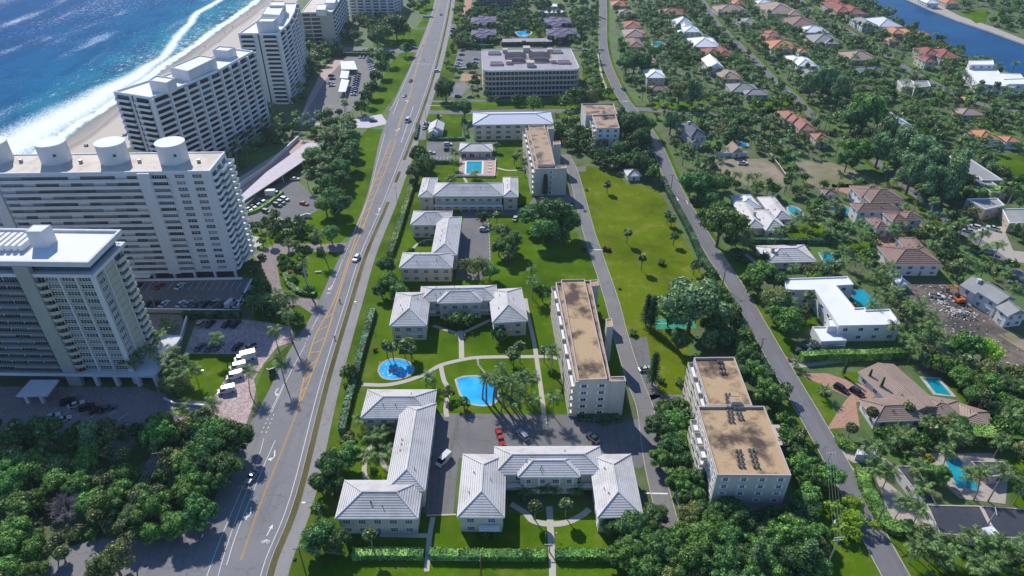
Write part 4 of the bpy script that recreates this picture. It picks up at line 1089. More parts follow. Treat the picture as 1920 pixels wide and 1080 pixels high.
c1 = condo('long five storey condominium with stained tan gravel roof and left side galleries', [([(1079, 716), (1146, 714), (1107, 525), (1042, 529)], H1, 'roof_old_gravel')],
    [([(1146, 715), (1174, 714), (1171, 705), (1143, 706)], H1, 'roof_old_gravel'), ([(1138, 613), (1150, 612), (1147, 597), (1136, 598)], H1 + .6), ([(1108, 536), (1123, 535), (1121, 524), (1106, 525)], H1 + .2)], H1, 5, ((1042, 529), (1079, 716), 1.5))
def raised(r, pts, z0, z1, roof, wall='condo_stucco'):
    P = ccw([Vector((q.x, q.y, 0)) for q in GP(pts, z1)]); flat_block(r, P, z0, z1, wall, roof, .55, .25, trim='pink_stucco', name='roof_terrace', blk=False); return P
raised(c1, [(1085, 712), (1139, 710), (1096, 523), (1052, 524)], H1 - .7, H1 + .9, 'roof_tan_gravel')
def front_windows(r, Ppx, h, floors, n, w=1.1, hh=1.2, shut=True, cols=2, u0=0.0, u1=1.0, rows=1, mat='window_glass', first=0):
    """windows on the wall under the roof edge Ppx[0]-Ppx[1]"""
    a, b_ = G(Ppx[0][0], Ppx[0][1], h), G(Ppx[1][0], Ppx[1][1], h); a.z = b_.z = 0
    t = (b_ - a).normalized(); nrm = Vector((t.y, -t.x, 0)); fh = (h - .6) / floors
    for f in range(first, floors):
        for i in range(n):
            u = u0 + (u1 - u0) * (i + .5) / n; q = a.lerp(b_, u); q.z = f * fh + fh * .38
            put(window_mesh(w, hh, cols, rows, mat, 'white_trim', shut), r, q, nrm)
front_windows(c1, ((1079, 716), (1146, 714)), H1, 5, 2, 1.5, 1.1)
c2 = condo('slim five storey condominium with raised brown roof beside the single Norfolk pine', [([(1003, 317), (1043, 316), (1026, 239), (985, 240)], H1, 'roof_old_gravel')],
    [([(1043, 316), (1063, 315), (1061, 309), (1041, 310)], H1), ([(1038, 271), (1052, 270), (1050, 264), (1037, 265)], H1 + .5), ([(1027, 242), (1039, 241), (1038, 235), (1026, 236)], H1 + .2)], H1, 5, ((985, 240), (1003, 317), 1.5), roof='roof_old_gravel')
raised(c2, [(1008, 308), (1041, 308), (1021, 234), (991, 235)], H1 - .7, H1 + .9, 'roof_old_gravel')
front_windows(c2, ((1003, 317), (1043, 316)), H1, 5, 1, 1.0, 1.0, u0=.5)
c3 = condo('stepped five storey condominium with brown roof in front of the curved street', [([(1119, 240), (1162, 240), (1154, 213), (1110, 215)], H1, 'roof_old_gravel'), ([(1098.5, 216), (1158, 213.5), (1150, 193), (1090, 194)], H1 + .01, 'roof_old_gravel')],
    [], H1, 5, ((1110, 215), (1119, 240), 1.6), acs=[((1132, 210), (1136, 222), 4)], roof='roof_old_gravel', wall='white_stucco')
front_windows(c3, ((1119, 240), (1162, 240)), H1, 5, 3, 1.4, 1.3, False)
H2 = 14.0
c4 = condo('large stepped condominium with tan gravel roof covered in air conditioners, lower right', [([(1345, 890), (1484, 891), (1433, 761), (1308, 761)], H2), ([(1329, 760), (1411, 760), (1377, 669), (1301, 670)], H2 + .01)],
    [], H2, 5, ((1301, 670), (1329, 760), 1.6), wall='condo_stucco', acs=[((1384, 848), (1389, 874), 4), ((1408, 846), (1417, 875), 4), ((1364, 742), (1370, 790), 7), ((1378, 760), (1388, 785), 4), ((1350, 680), (1356, 700), 3)])
front_windows(c4, ((1345, 890), (1484, 891)), H2, 5, 4, 1.15, 1.15, True, 2, rows=2, first=1)
front_windows(c4, ((1308, 761), (1345, 890)), H2, 5, 7, 1.1, 1.2, True, 2)
a_ = G(1308, 775, H2); b_ = G(1330, 850, H2); a_.z = b_.z = 0
for f in range(5):
    for k in range(3):
        q = a_.lerp(b_, (k + .5) / 3); q.z = .3 + f * 2.68
        n_ = Vector((-1, .0, 0)); put(balcony_mesh(4.2, 1.8, 1.0, ('white_trim', 'cream_stucco'), True), c4, q, n_)
for px, w_ in ((1420, 830), (1480, 830)): pass
flat_block(c4, ccw([Vector((q.x, q.y, 0)) for q in GP([(1372, 753), (1391, 753), (1388, 742), (1369, 742)], H2 + 1.2)]), H2 - .7, H2 + 1.2, 'pink_stucco', 'roof_tan_gravel', .1, .1, blk=False, name='stair_hatch')
# entrance canopy
mb = MB(); p0_ = G(1455, 815, 3.2); mb.cbox((p0_.x, p0_.y), 4.5, 8, 2.9, 3.2); mb.build('entrance_canopy', 'pink_stucco', c4)

# ------------------------------------------------------------------ towers
def tower_face(r, a, b_, z0, z1, fh, bays, lay):
    """lay(f, bay, centre point, normal, bay width, floor base z)"""
    t = (b_ - a); L = t.length; t = t / L; n = Vector((t.y, -t.x, 0)); nf = int((z1 - z0) / fh + .01)
    for f in range(nf):
        for k in range(bays):
            q = a + t * (L * (k + .5) / bays); lay(f, k, Vector((q.x, q.y, z0 + f * fh)), n, L / bays, nf)
def fin(r, a, t, u, w, d, z0, z1, mat, name='pilaster'):
    n = Vector((t.y, -t.x, 0)); mb = MB(); p = a + t * (u - w / 2) + n * d; mb.box(p, t, -n, w, d, z0, z1); return mb.build(name, mat, r)

# tower B: long white slab with four round roof drums
TBh = 46.5
Rb = Rect((0, 325), (393, 320), (428, 284), TBh)
ext = 36.0; A_ = Rb.P(-ext, 0); Wb = Rb.w + ext
tb = root('apartment_tower', 'long white sixteen storey apartment slab with round drums on its beige roof', 'apartment tower', (Rb.P(Rb.w / 2, Rb.d / 2).x, Rb.P(Rb.w / 2, Rb.d / 2).y, 0))
Pb = [A_, Rb.P(Rb.w, 0), Rb.P(Rb.w, Rb.d), Rb.P(-ext, Rb.d)]
flat_block(tb, [p + Vector((0, 0, 0)) for p in Pb], 3.4, TBh, 'tower_white', 'roof_beige', .35, .5, trim='white_trim')
ux, uy = Rb.ux, Rb.uy; NF = 15; fhb = (TBh - 1.0 - 3.9) / 16
U = lambda u: Rb.P(Rb.w - u, 0)      # u measured from the right hand corner
nB = -uy
for f in range(16):
    z = 3.9 + f * fhb
    for u in (5.0, 11.3):
        q = U(u); q.z = z + .9; put(window_mesh(3.4, 1.35, 3, 2, 'window_glass' if RND.random() < .8 else 'shutter_glass'), tb, q, nB)
    q = U(18.6); q.z = z + .1; put(balcony_mesh(6.0, 1.0, 1.0, ('white_trim', 'tower_white'), True), tb, q, nB)
    q = U(18.6); q.z = z + .5; put(window_mesh(5.2, 1.7, 6, 1, 'window_glass' if RND.random() < .75 else 'shutter_glass'), tb, q, nB)
    # long gallery bands
    for (u0, u1) in ((26.0, 76.0), (81.0, 118.0)):
        nb = int((u1 - u0) / 12.5 + .5); bw = (u1 - u0) / nb
        for k in range(nb):
            q = U(u0 + bw * (k + .5)); q.z = z + .1; put(balcony_mesh(bw, 1.1, 1.0, ('white_trim', 'tower_white'), True, False), tb, q, nB)
            for j in range(3):
                q2 = U(u0 + bw * (k + (j + .5) / 3)); q2.z = z + .3
                rr_ = RND.random()
                if rr_ < .8: put(window_mesh(bw / 3 - .15, 1.75, 6, 1, 'window_glass' if rr_ < .45 else 'shutter_glass', 'white_trim'), tb, q2, nB)
for u, w in ((23.6, 4.4), (78.6, 4.2)): fin(tb, Rb.a, ux, Rb.w - u, w, 1.25, 3.4, TBh - .4, 'tower_white')
# side with stepping balconies
sa = Rb.P(Rb.w, 0); 
for f in range(16):
    z = 3.9 + f * fhb
    for k, dd in enumerate((1.2, 2.2, 3.2)):
        q = sa + uy * (3.2 + 5.4 * k); q.z = z + .1
        put(balcony_mesh(5.0, dd, 1.0, ('white_trim', 'white_trim'), True), tb, q, ux); put(window_mesh(3.6, 1.9, 3, 1, 'dark_recess'), tb, q + Vector((0, 0, .1)), ux)
mb = MB(); mb.prism([U(Wb) + uy * 2.5, U(0) + uy * 2.5 - ux * 2, U(0) + uy * (Rb.d - 2) - ux * 2, U(Wb) + uy * (Rb.d - 2)], 0, 3.6, cap=False); mb.build('ground_floor', 'dark_recess', tb)
for k in range(16): link('column', box_mesh('column', .9, .9, 3.5, ['tower_white']), tb, loc=U(1.0 + 8 * k) + uy * .8 - Vector((tb.location.x, tb.location.y, 0)))
mb = MB(); mb.box(U(Wb) - uy * 1.4, ux, uy, Wb + 2, .4, 0, 1.25); mb.build('terrace_wall', 'white_trim', tb)
mb = MB(); q = U(42); mb.box(q - uy * 3.2, ux, uy, 9, 4.5, 3.0, 3.4, bottom=True); mb.build('entrance_canopy', 'white_trim', tb)
def drum(r, px, py, z0, rad, h):
    c = G(px, py, z0); mb = MB(); mb.tube([(c.x, c.y, z0 - .3), (c.x, c.y, z0 + h)], rad, 32)
    o = mb.build('roof_drum', 'tower_white', r, smooth=False); mb = MB(); mb.tube([(c.x, c.y, z0 + h - .3), (c.x, c.y, z0 + h + .05)], rad + .18, 32); mb.build('drum_rim', 'white_trim', o)
    mb = MB(); mb.cbox((c.x + rad * .55, c.y - rad * .84), .9, .5, z0 + h * .45, z0 + h * .45 + .9, .5); mb.build('vent', 'dark_metal', o)
for px in (-6, 104, 214, 325): drum(tb, px + 3, 301, TBh - .35, 5.1, 7.4)
for px, py in ((40, 304), (84, 306), (152, 305), (195, 307), (262, 304), (305, 305), (373, 304)):
    c = G(px, py, TBh - .3); link('roof_vent', box_mesh('roof_vent', 1.0, 1.0, 1.2, ['galvanised']), tb, loc=Vector((c.x, c.y, TBh - .4)) - tb.location)

# tower A: nearest tower, flat white roof with recessed top floor
TAh = 47.0
Ra = Rect((0, 490), (165, 492), (216, 430), TAh)
ux, uy = Ra.ux, Ra.uy; extA = 46.0; UA = lambda u: Ra.P(Ra.w - u, 0)
ta = root('apartment_tower', 'nearest grey apartment tower with flat white roof, dark recessed top floor and tall pilasters', 'apartment tower', (Ra.c().x, Ra.c().y, 0))
WA = Ra.w + extA
Pa = [UA(WA), UA(0), UA(0) + uy * Ra.d, UA(WA) + uy * Ra.d]
inn = lambda m: [UA(WA) + uy * m, UA(m) + uy * m, UA(m) + uy * (Ra.d - m), UA(WA) + uy * (Ra.d - m)]
flat_block(ta, inn(1.2), 4.5, TAh - 4.2, 'tower_grey', 'roof_flat_white', .1, .1, blk=False)
mb = MB(); mb.prism(inn(2.0), TAh - 4.2, TAh - 1.4, cap=False); mb.build('top_floor_glazing', 'blue_glass', ta)
mb = MB(); mb.prism(inn(.1), TAh - 5.4, TAh - 4.3); mb.face([(p.x, p.y, TAh - 5.4) for p in inn(.1)][::-1]); mb.build('upper_ledge', 'tower_white', ta)
flat_block(ta, Pa, TAh - 1.6, TAh, 'tower_white', 'roof_flat_white', .75, .8, trim='tower_white')
fha = (TAh - 5.5 - 5.2) / 14
zt = TAh - 5.4
for u, w, d in ((1.2, 1.6, .25), (20.2, 4.4, 1.6), (56.5, 4.4, 1.6)): fin(ta, Ra.P(0, 1.2), ux, Ra.w - u, w, d, 0, zt if u < 10 else TAh - 1.6, 'tower_grey' if u > 10 else 'tower_white')
for u in (6.3, 11.3): fin(ta, Ra.P(0, 1.2), ux, Ra.w - u, .35, .5, 4.8, zt, 'tower_white', 'fin')
for f in range(14):
    z = 5.2 + f * fha
    for u in (3.9, 8.8, 13.7):
        q = UA(u) + uy * 1.2; q.z = z + .9; put(window_mesh(3.6, 1.35, 4, 2, 'window_glass', 'white_trim'), ta, q, -uy)
    q = UA(16.8) + uy * 1.2; q.z = z
    key = 'scallop'
    if key not in _cache:
        mb2 = MB(); arc = [Vector((2.0 * math.cos(a), -1.7 * math.sin(a), 0)) for a in [PI * i / 8 for i in range(9)]]
        for i in range(8):
            p_, q_ = arc[i], arc[i + 1]; mb2.face([(p_.x, p_.y, -.2), (p_.x, p_.y, 1.0), (q_.x, q_.y, 1.0), (q_.x, q_.y, -.2)])
        mb2.face([(p.x, p.y, -.2) for p in arc]); mb2.face([(p.x, p.y, .0) for p in arc][::-1])
        _cache[key] = mb2.mesh('curved_balcony', ['tower_cream'])
    put(_cache[key], ta, q, -uy); put(window_mesh(2.2, 1.9, 2, 1, 'dark_recess'), ta, q + Vector((0, 0, .3)), -uy)
    for (u0, u1) in ((23.0, 54.0), (59.0, WA - .5)):
        nb = max(1, int((u1 - u0) / 10)); bw = (u1 - u0) / nb
        for k in range(nb):
            q = UA(u0 + bw * (k + .5)) + uy * 1.2; q.z = z
            put(balcony_mesh(bw, 1.35, .95, ('tower_grey', 'tower_band'), True, False), ta, q, -uy)
            for j in range(2):
                q2 = UA(u0 + bw * (k + (j + .5) / 2)) + uy * 1.2; q2.z = z + .25
                if RND.random() < .85: put(window_mesh(bw / 2 - .5, 1.8, 6, 1, 'window_glass' if RND.random() < .65 else 'shutter_glass', 'white_trim'), ta, q2, -uy)
    # right hand side
    s0 = UA(1.2) + uy * 1.2
    q = s0 + uy * 3.0; q.z = z + .9; put(window_mesh(2.8, 1.35, 3, 2, 'window_glass'), ta, q, ux)
    q = s0 + uy * 8.0; q.z = z + .05
    key = 'cream panel'
    if key not in _cache:
        mb2 = MB(); mb2.box(Vector((-2.3, -.12, 0)), Vector((1, 0, 0)), Vector((0, 1, 0)), 4.6, .12, 0, 2.4); _cache[key] = mb2.mesh('wall_panel', ['tower_cream'])
    put(_cache[key], ta, q, ux)
    q = s0 + uy * 13.2; q.z = z; put(balcony_mesh(4.4, 1.7, 1.0, ('white_trim', 'cream_stucco'), True), ta, q, ux); put(window_mesh(3.2, 1.9, 3, 1, 'dark_recess'), ta, q + Vector((0, 0, .2)), ux)
for v in (5.2, 10.6, 15.9):
    mb = MB(); p = UA(1.2) + uy * (1.2 + v - .2); mb.box(p, ux, uy, .55, .35, 4.8, zt); mb.build('fin', 'tower_white', ta)
# podium, canopy and legs
mb = MB(); P_ = [UA(WA) - uy * .6, UA(-7) - uy * .6, UA(-7) + uy * (Ra.d + 1), UA(WA) + uy * (Ra.d + 1)]; mb.prism(P_, 4.2, 5.2); mb.face([(p.x, p.y, 4.2) for p in P_][::-1]); mb.build('podium_slab', 'tower_white', ta)
mb = MB(); mb.prism([UA(WA) + uy * 3, UA(2) + uy * 3, UA(2) + uy * (Ra.d - 2), UA(WA) + uy * (Ra.d - 2)], 0, 4.3, cap=False); mb.build('lobby', 'blue_glass', ta)
for u in (-6.3, -.5, 6.5, 13): link('column', box_mesh('column', 1.2, 1.2, 4.3, ['tower_white']), ta, loc=UA(u) + uy * .3 - ta.location)
block([(p.x, p.y) for p in P_], 1)
mb = MB(); cp = [G(*p, 4.9) for p in ((30, 742), (88, 741), (110, 712), (57, 712))]; mb.prism(ccw([Vector((p.x, p.y, 0)) for p in cp]), 4.3, 4.9); mb.face([(p.x, p.y, 4.3) for p in cp][::-1]); mb.build('entrance_canopy', 'tower_white', ta)
for p in ((55, 755), (83, 755)):
    g_ = G(*p); link('column', box_mesh('column', .9, .9, 4.3, ['tower_white']), ta, loc=Vector((g_.x, g_.y, 0)) - ta.location)
# roof room and pergola
ph = ccw([Vector((q.x, q.y, 0)) for q in GP([(47, 434), (77, 434), (95, 421), (62, 421)], TAh + 5)])
flat_block(ta, ph, TAh - .8, TAh + 5, 'tower_white', 'roof_flat_white', .1, .1, blk=False, name='roof_room')
mb = MB()
for k in range(7):
    p = G(42 - 12.5 * k, 468, TAh); mb.box(Vector((p.x, p.y, 0)), uy, -ux, 8, 1.1, TAh - .5, TAh + 1.3)
mb.build('roof_pergola', 'white_trim', ta)

# towers C and D: white slabs with deep balconies
def chevron_tower(label, corner, tip, ends, h, nf, bays, tipbays, z0=0.0, mat='tower_white', depth=None, roofbits=()):
    a = G(*corner, h); b_ = G(*tip, h); a.z = b_.z = 0
    pts = [G(*e, h) for e in ends]
    for p in pts: p.z = 0
    face = [a] + pts
    back = []
    dv = b_ - a
    for i, p in enumerate(face[1:]): back.append(p + dv * (.92 - .1 * i))
    P = ccw([b_, a] + pts + back[::-1])
    c = sum(P, Vector()) / len(P)
    r = root('apartment_tower', label, 'apartment tower', (c.x, c.y, 0)); fh = (h - 1.2) / nf
    flat_block(r, P, 0, h, mat, 'roof_flat_white', .8, .5, trim='white_trim')
    segs = [(face[i], face[i + 1]) for i in range(len(face) - 1)]; tot = sum((q - p).length for p, q in segs)
    for p, q in segs:
        L = (q - p).length; nb = max(1, round(bays * L / tot)); t = (q - p) / L; n = Vector((t.y, -t.x, 0))
        if n.dot(c - p) > 0: n = -n
        for k in range(nb):
            for f in range(nf):
                m_ = p + t * (L * (k + .5) / nb); m_.z = f * fh + .25
                w = L / nb - 1.6
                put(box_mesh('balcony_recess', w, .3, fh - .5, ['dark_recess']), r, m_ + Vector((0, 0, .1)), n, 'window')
                put(balcony_mesh(w + .1, 1.3, .95, ('white_trim', mat), True, False), r, m_, n)
        for k in range(nb + 1):
            u = L * k / nb; mb = MB(); o = p + t * (u - .55) - n * .2
            mb.box(o, t, n, 1.1, 1.7, 0, h - .8); mb.build('fin', mat, r)
    t = (a - b_).normalized(); n = Vector((t.y, -t.x, 0)); L = (a - b_).length
    if n.dot(c - a) > 0: n = -n
    for f in range(nf):
        for u0, u1 in tipbays:
            m_ = b_ + t * (L * (u0 + u1) / 2); m_.z = f * fh + .25; w = L * (u1 - u0)
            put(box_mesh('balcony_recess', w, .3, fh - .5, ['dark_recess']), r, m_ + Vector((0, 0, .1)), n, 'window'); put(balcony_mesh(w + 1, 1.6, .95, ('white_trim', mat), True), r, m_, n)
    mb = MB(); o = b_ + t * (L * .5) + n * .02; mb.box(o - t * .35, t, n, .7, .25, 0, h - .8); mb.build('stair_slot', 'dark_recess', r)
    for (pts_, z1) in roofbits:
        Q = ccw([Vector((q.x, q.y, 0)) for q in GP(pts_, z1)]); flat_block(r, Q, h - .8, z1, mat, 'roof_flat_white', .5, .4, blk=False, name='roof_room')
    return r
chevron_tower('white tower nearer the beach surf with slanting rows of deep balconies', (282, 182), (212, 171), [(345, 158), (410, 130), (475, 95)], 44.0, 15, 9, [(.08, .4), (.6, .92)],
    roofbits=[([(278, 150), (312, 155), (328, 146), (292, 141)], 49), ([(318, 126), (352, 133), (404, 108), (374, 103)], 49), ([(398, 93), (427, 95), (441, 88), (410, 86)], 48)])
chevron_tower('tall white curved tower standing behind the slanted balcony tower', (521, 62), (446, 62), [(541, 42), (552, 22), (556, 5)], 44.0, 16, 7, [(.06, .36), (.62, .94)],
    roofbits=[([(480, 40), (512, 40), (520, 33), (488, 33)], 50), ([(490, 26), (524, 28), (532, 12), (500, 10)], 49), ([(505, 10), (533, 10), (534, 2), (507, 2)], 50)])
# tower E
def slab_tower(label, nl, nr, far, h, nf, mat='tower_cream', front=(), bayside=6, roof='roof_beige', frontbays=0, roofbits=()):
    R = Rect(nl, nr, far, h); c = R.c(); r = root('apartment_block', label, 'apartment block', (c.x, c.y, 0)); fh = (h - 1) / nf
    flat_block(r, R.poly(), 0, h, mat, roof, .6, .4, trim='white_trim')
    for f in range(nf):
        z = f * fh + .3
        for u0, u1 in front:
            q = R.P(R.w * (u0 + u1) / 2, 0, z); w = R.w * (u1 - u0)
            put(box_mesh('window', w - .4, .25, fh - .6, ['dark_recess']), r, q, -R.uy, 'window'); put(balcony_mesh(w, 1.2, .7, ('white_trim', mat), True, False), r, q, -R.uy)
        for k in range(frontbays):
            q = R.P(R.w * (k + .5) / frontbays, 0, z + .5); put(window_mesh(R.w / frontbays * .7, fh * .5, 4, 1, 'window_glass'), r, q, -R.uy)
        for k in range(bayside):
            q = R.P(R.w, R.d * (k + .5) / bayside, z); w = R.d / bayside * .72
            put(box_mesh('window', round(w, 1), .25, fh - .7, ['dark_recess']), r, q, R.ux, 'window'); put(balcony_mesh(round(w, 1) + .6, 1.1, .9, ('white_trim', 'white_trim'), True), r, q, R.ux)
    for (pts_, z1) in roofbits:
        Q = ccw([Vector((q.x, q.y, 0)) for q in GP(pts_, z1)]); flat_block(r, Q, h - .6, z1, 'white_stucco', 'roof_flat_white', .3, .3, blk=False, name='roof_room')
    return r
slab_tower('cream eight storey block with blank end wall and left glazed bays beside the beach terrace', (564, 23), (623, 22), (655, -18), 26, 8, front=((.03, .28), (.3, .58)), bayside=8, roofbits=[([(592, 18), (610, 18), (612, 8), (594, 8)], 30), ([(608, 5), (628, 5), (632, -6), (612, -6)], 30)])
slab_tower('white banded apartment block cut by the top edge, left of the main road', (652, -14), (738, -14), (745, -34), 22, 8, mat='tower_white', frontbays=6, bayside=3)
slab_tower('dark apartment block cut by the top edge, right of the main road', (893, -16), (960, -16), (968, -34), 16, 5, mat='dark_brick', frontbays=8, bayside=3, roof='roof_grey')

# ------------------------------------------------------------------ courtyard building at the top centre
Hc = 17.5
Rc = Rect((905, 132), (1088, 129), (902, 92), Hc); uc, vc = Rc.ux, Rc.uy
cb = root('courtyard_building', 'wide five storey building with lilac grey roof and oval courtyards cut into it', 'apartments', (Rc.c().x, Rc.c().y, 0))
fhc = (Hc - 1) / 5
def rounded(R, i, rad, n=4):
    out = []
    for (cx, cy, a0) in ((i + rad, i + rad, PI), (R.w - i - rad, i + rad, 1.5 * PI), (R.w - i - rad, R.d - i - rad, 0), (i + rad, R.d - i - rad, .5 * PI)):
        for k in range(n + 1):
            a = a0 + PI / 2 * k / n; out.append(R.P(cx + rad * math.cos(a), cy + rad * math.sin(a)))
    return out
outer = rounded(Rc, 0, 5)
def oval(R, cx, cy, hw, hd, n=24):
    out = []
    for k in range(n):
        a = 2 * PI * k / n; c_, s_ = math.cos(a), math.sin(a)
        out.append(R.P(cx + hw * math.copysign(abs(c_) ** .6, c_), cy + hd * math.copysign(abs(s_) ** .6, s_)))
    return out
hole1 = oval(Rc, Rc.w * .37, Rc.d * .56, Rc.w * .125, Rc.d * .27); hole2 = oval(Rc, Rc.w * .63, Rc.d * .56, Rc.w * .125, Rc.d * .27)
mb = MB(); mb.prism(rounded(Rc, 1.6, 4), 0, Hc - 1, cap=False); mb.build('wall', 'blue_glass', cb)
def holed(polys, z):
    tri = tessellate_polygon([[Vector((p.x, p.y, 0)) for p in q] for q in polys]); flat = [p for q in polys for p in q]
    mb = MB()
    for t in tri: mb.face([(flat[i].x, flat[i].y, z) for i in t])
    return mb
holed([outer, hole1[::-1], hole2[::-1]], Hc - .5).build('roof', 'roof_lilac_grey', cb)
mb = MB()
for hl in (hole1, hole2):
    for i in range(len(hl)):
        j = (i + 1) % len(hl); mb.face([(hl[j].x, hl[j].y, 0), (hl[i].x, hl[i].y, 0), (hl[i].x, hl[i].y, Hc + .1), (hl[j].x, hl[j].y, Hc + .1)])
mb.build('courtyard_wall', 'pink_stucco', cb)
for hl in (hole1, hole2):
    mb = MB(); mb.face([(p.x, p.y, .3) for p in hl]); mb.build('courtyard_floor', 'terracotta_paving', cb)
    for f in range(1, 5):
        mb = MB(); z = f * fhc; cc_ = sum(hl, Vector()) / len(hl)
        for i in range(len(hl)):
            j = (i + 1) % len(hl); p, q = hl[i], hl[j]; p2, q2 = p.lerp(cc_, .08), q.lerp(cc_, .08)
            mb.face([(p2.x, p2.y, z), (q2.x, q2.y, z), (q2.x, q2.y, z + 1.1), (p2.x, p2.y, z + 1.1)]); mb.face([(p.x, p.y, z), (p2.x, p2.y, z), (q2.x, q2.y, z), (q.x, q.y, z)])
        mb.build('gallery', 'white_trim', cb)
for f in range(6):
    z = f * fhc; P0 = rounded(Rc, 0, 5); P1 = rounded(Rc, .25, 4.8); top = z + (.95 if f < 5 else .9); lo_ = z - .25; mb = MB()
    for i in range(len(P0)):
        j = (i + 1) % len(P0)
        mb.face([(P0[i].x, P0[i].y, lo_), (P0[j].x, P0[j].y, lo_), (P0[j].x, P0[j].y, top), (P0[i].x, P0[i].y, top)]); mb.face([(P0[i].x, P0[i].y, top), (P0[j].x, P0[j].y, top), (P1[j].x, P1[j].y, top), (P1[i].x, P1[i].y, top)])
        mb.face([(P1[j].x, P1[j].y, z), (P1[i].x, P1[i].y, z), (P1[i].x, P1[i].y, top), (P1[j].x, P1[j].y, top)])
    mb.build('balcony_band', 'pink_stucco' if f < 5 else 'white_trim', cb)
for k in range(24): link('column', box_mesh('column', .45, .45, Hc - .8, ['pink_stucco']), cb, loc=Rc.P(3.5 + (Rc.w - 7) * k / 23, .5) - cb.location)
for k in range(9): link('column', box_mesh('column', .45, .45, Hc - .8, ['pink_stucco']), cb, loc=Rc.P(Rc.w - .5, 5 + (Rc.d - 10) * k / 8) - cb.location)
for u, v, w, d, h in ((.14, .78, 7, 5, 1.2), (.15, .28, 7, 5, 1.2), (.82, .80, 7, 5, 1.2), (.86, .30, 7, 5, 1.2), (.5, .9, 5, 6, 3), (.5, .2, 5, 6, 3), (.26, .85, 3.5, 4, 2.5), (.75, .83, 3.5, 4, 2.5), (.28, .3, 4, 3, 2.2), (.75, .32, 4, 3, 2.2)):
    q = Rc.P(Rc.w * u, Rc.d * v, Hc - .5)
    if h == 1.2:
        mb = MB()
        for i in range(5):
            for j in range(2): mb.cbox((q.x - 3 + 1.5 * i, q.y - 1 + 2 * j), 1.0, 1.0, Hc - .5, Hc + .7)
        mb.build('air_conditioners', 'galvanised', cb)
        mb = MB()
        for (du, dv, ww, dd) in ((0, -2.8, 8.5, .25), (0, 2.8, 8.5, .25), (-4.2, 0, .25, 5.4), (4.2, 0, .25, 5.4)): mb.cbox((q.x + du, q.y + dv), ww, dd, Hc - .5, Hc + .8)
        mb.build('equipment_screen', 'pink_stucco', cb)
    else: link('roof_room', box_mesh('roof_room', w, d, h, ['pink_stucco']), cb, loc=q - cb.location)
block([(p.x, p.y) for p in outer], 1.5)
# long carport behind it
flat_building('long flat carport roof behind the courtyard building', [([(940, 79), (1036, 78), (1034, 71), (942, 72)], 3.2, 1)], wall='dark_brick', roof='roof_lilac_grey', name='carport', cat='carport', parapet=.1)
# parking canopies and terrace by the beach towers
def canopy(label, pts, h, mat='fabric_white', name='parking_canopy', legs=6):
    P = ccw([Vector((q.x, q.y, 0)) for q in GP(pts, h)]); c = sum(P, Vector()) / len(P); r = root(name, label, 'canopy', (c.x, c.y, 0))
    mb = MB(); mb.prism(P, h - .35, h); mb.face([(p.x, p.y, h - .35) for p in P][::-1]); mb.build('canopy_roof', mat, r)
    for i in range(len(P)):
        for k in range(2):
            q = P[i].lerp(P[(i + 1) % len(P)], k / 2).lerp(c, .06); link('post', box_mesh('post', .25, .25, h - .35, ['white_trim']), r, loc=Vector((q.x, q.y, 0)) - r.location)
    block([(p.x, p.y) for p in P], .3); return r
canopy('long slanting white parking canopy between the palms and the small car park', [(441, 376), (446, 384), (600, 281), (607, 268), (575, 268), (500, 322)], 4.2, 'terrace_deck')
canopy('white canopy nearest the upper car park, left of the rows of cars', [(634, 172), (648, 172), (655, 150), (640, 148)], 3.5)
canopy('middle white canopy left of the upper car park', [(637, 146), (652, 147), (655, 133), (640, 132)], 3.5); canopy('square white canopy at the far end of the upper car park', [(640, 130), (670, 130), (664, 114), (638, 115)], 3.5)
# ------------------------------------------------------------------ villas and houses of the suburb
def H(label, px, roof, wall='cream_stucco', eave=3.3, **kw):
    """px: list of (x0, x1, ynear, yfar, shear) eave boxes"""
    rc = []
    for q in px:
        x0, x1, yn, yf = q[:4]; sh = q[4] if len(q) > 4 else (x0 - 960) * -.00030 * (yn - yf) * 1.0
        o = q[5] if len(q) > 5 else {}
        e = o.get('eave', eave)
        rc.append(((x0, yn), (x1, yn), (x0 + sh, yf), e, o))
    return house(label, rc, wall=wall, roof=roof, **kw)
house('white gabled villa with grey and white tiled roofs behind the big ficus', [((1401, 428), (1436, 428), (1384, 378), 4.0), ((1436, 433), (1477, 431), (1418, 394), 4.2, dict(ridge='y')), ((1452, 412), (1487, 411), (1425, 370), 4.4, dict(ridge='y')), ((1388, 392), (1428, 390), (1379, 367), 3.6, dict(roof='roof_flat_white'))], roof='roof_white_tile', wall='cream_stucco', pitch=.5, courses=.8, chimney=(1414, 404))
house('white hipped bungalow with a flat terrace roof left of its small pool', [((1440, 493), (1532, 491), (1424, 461), 3.4), ((1428, 482), (1452, 482), (1423, 462), 3.6)], roof='roof_white_tile', courses=.9, chimney=(1448, 472))
v3 = flat_building('large two storey white flat roofed villa with a pool behind it', [([(1470, 522), (1475, 543), (1528, 543), (1573, 610), (1690, 608), (1668, 579), (1624, 581), (1622, 576), (1603, 577), (1568, 535), (1601, 533), (1589, 518)], 7.2, 2)], win=dict(step=5.2, w=1.5, h=1.3, sill=1.3, cols=2, rows=1), trim='white_trim')
flat_block(v3, ccw([Vector((q.x, q.y, 0)) for q in GP([(1523, 612), (1540, 640), (1588, 638), (1568, 612)], 3.8)]), 0, 3.8, 'white_stucco', 'roof_flat_white', .4, .3)
flat_block(v3, ccw([Vector((q.x, q.y, 0)) for q in GP([(1551, 597), (1562, 597), (1569, 610), (1572, 612), (1553, 612)], 6)]), 0, 6, 'white_stucco', 'roof_flat_white', .3, .3, blk=False)
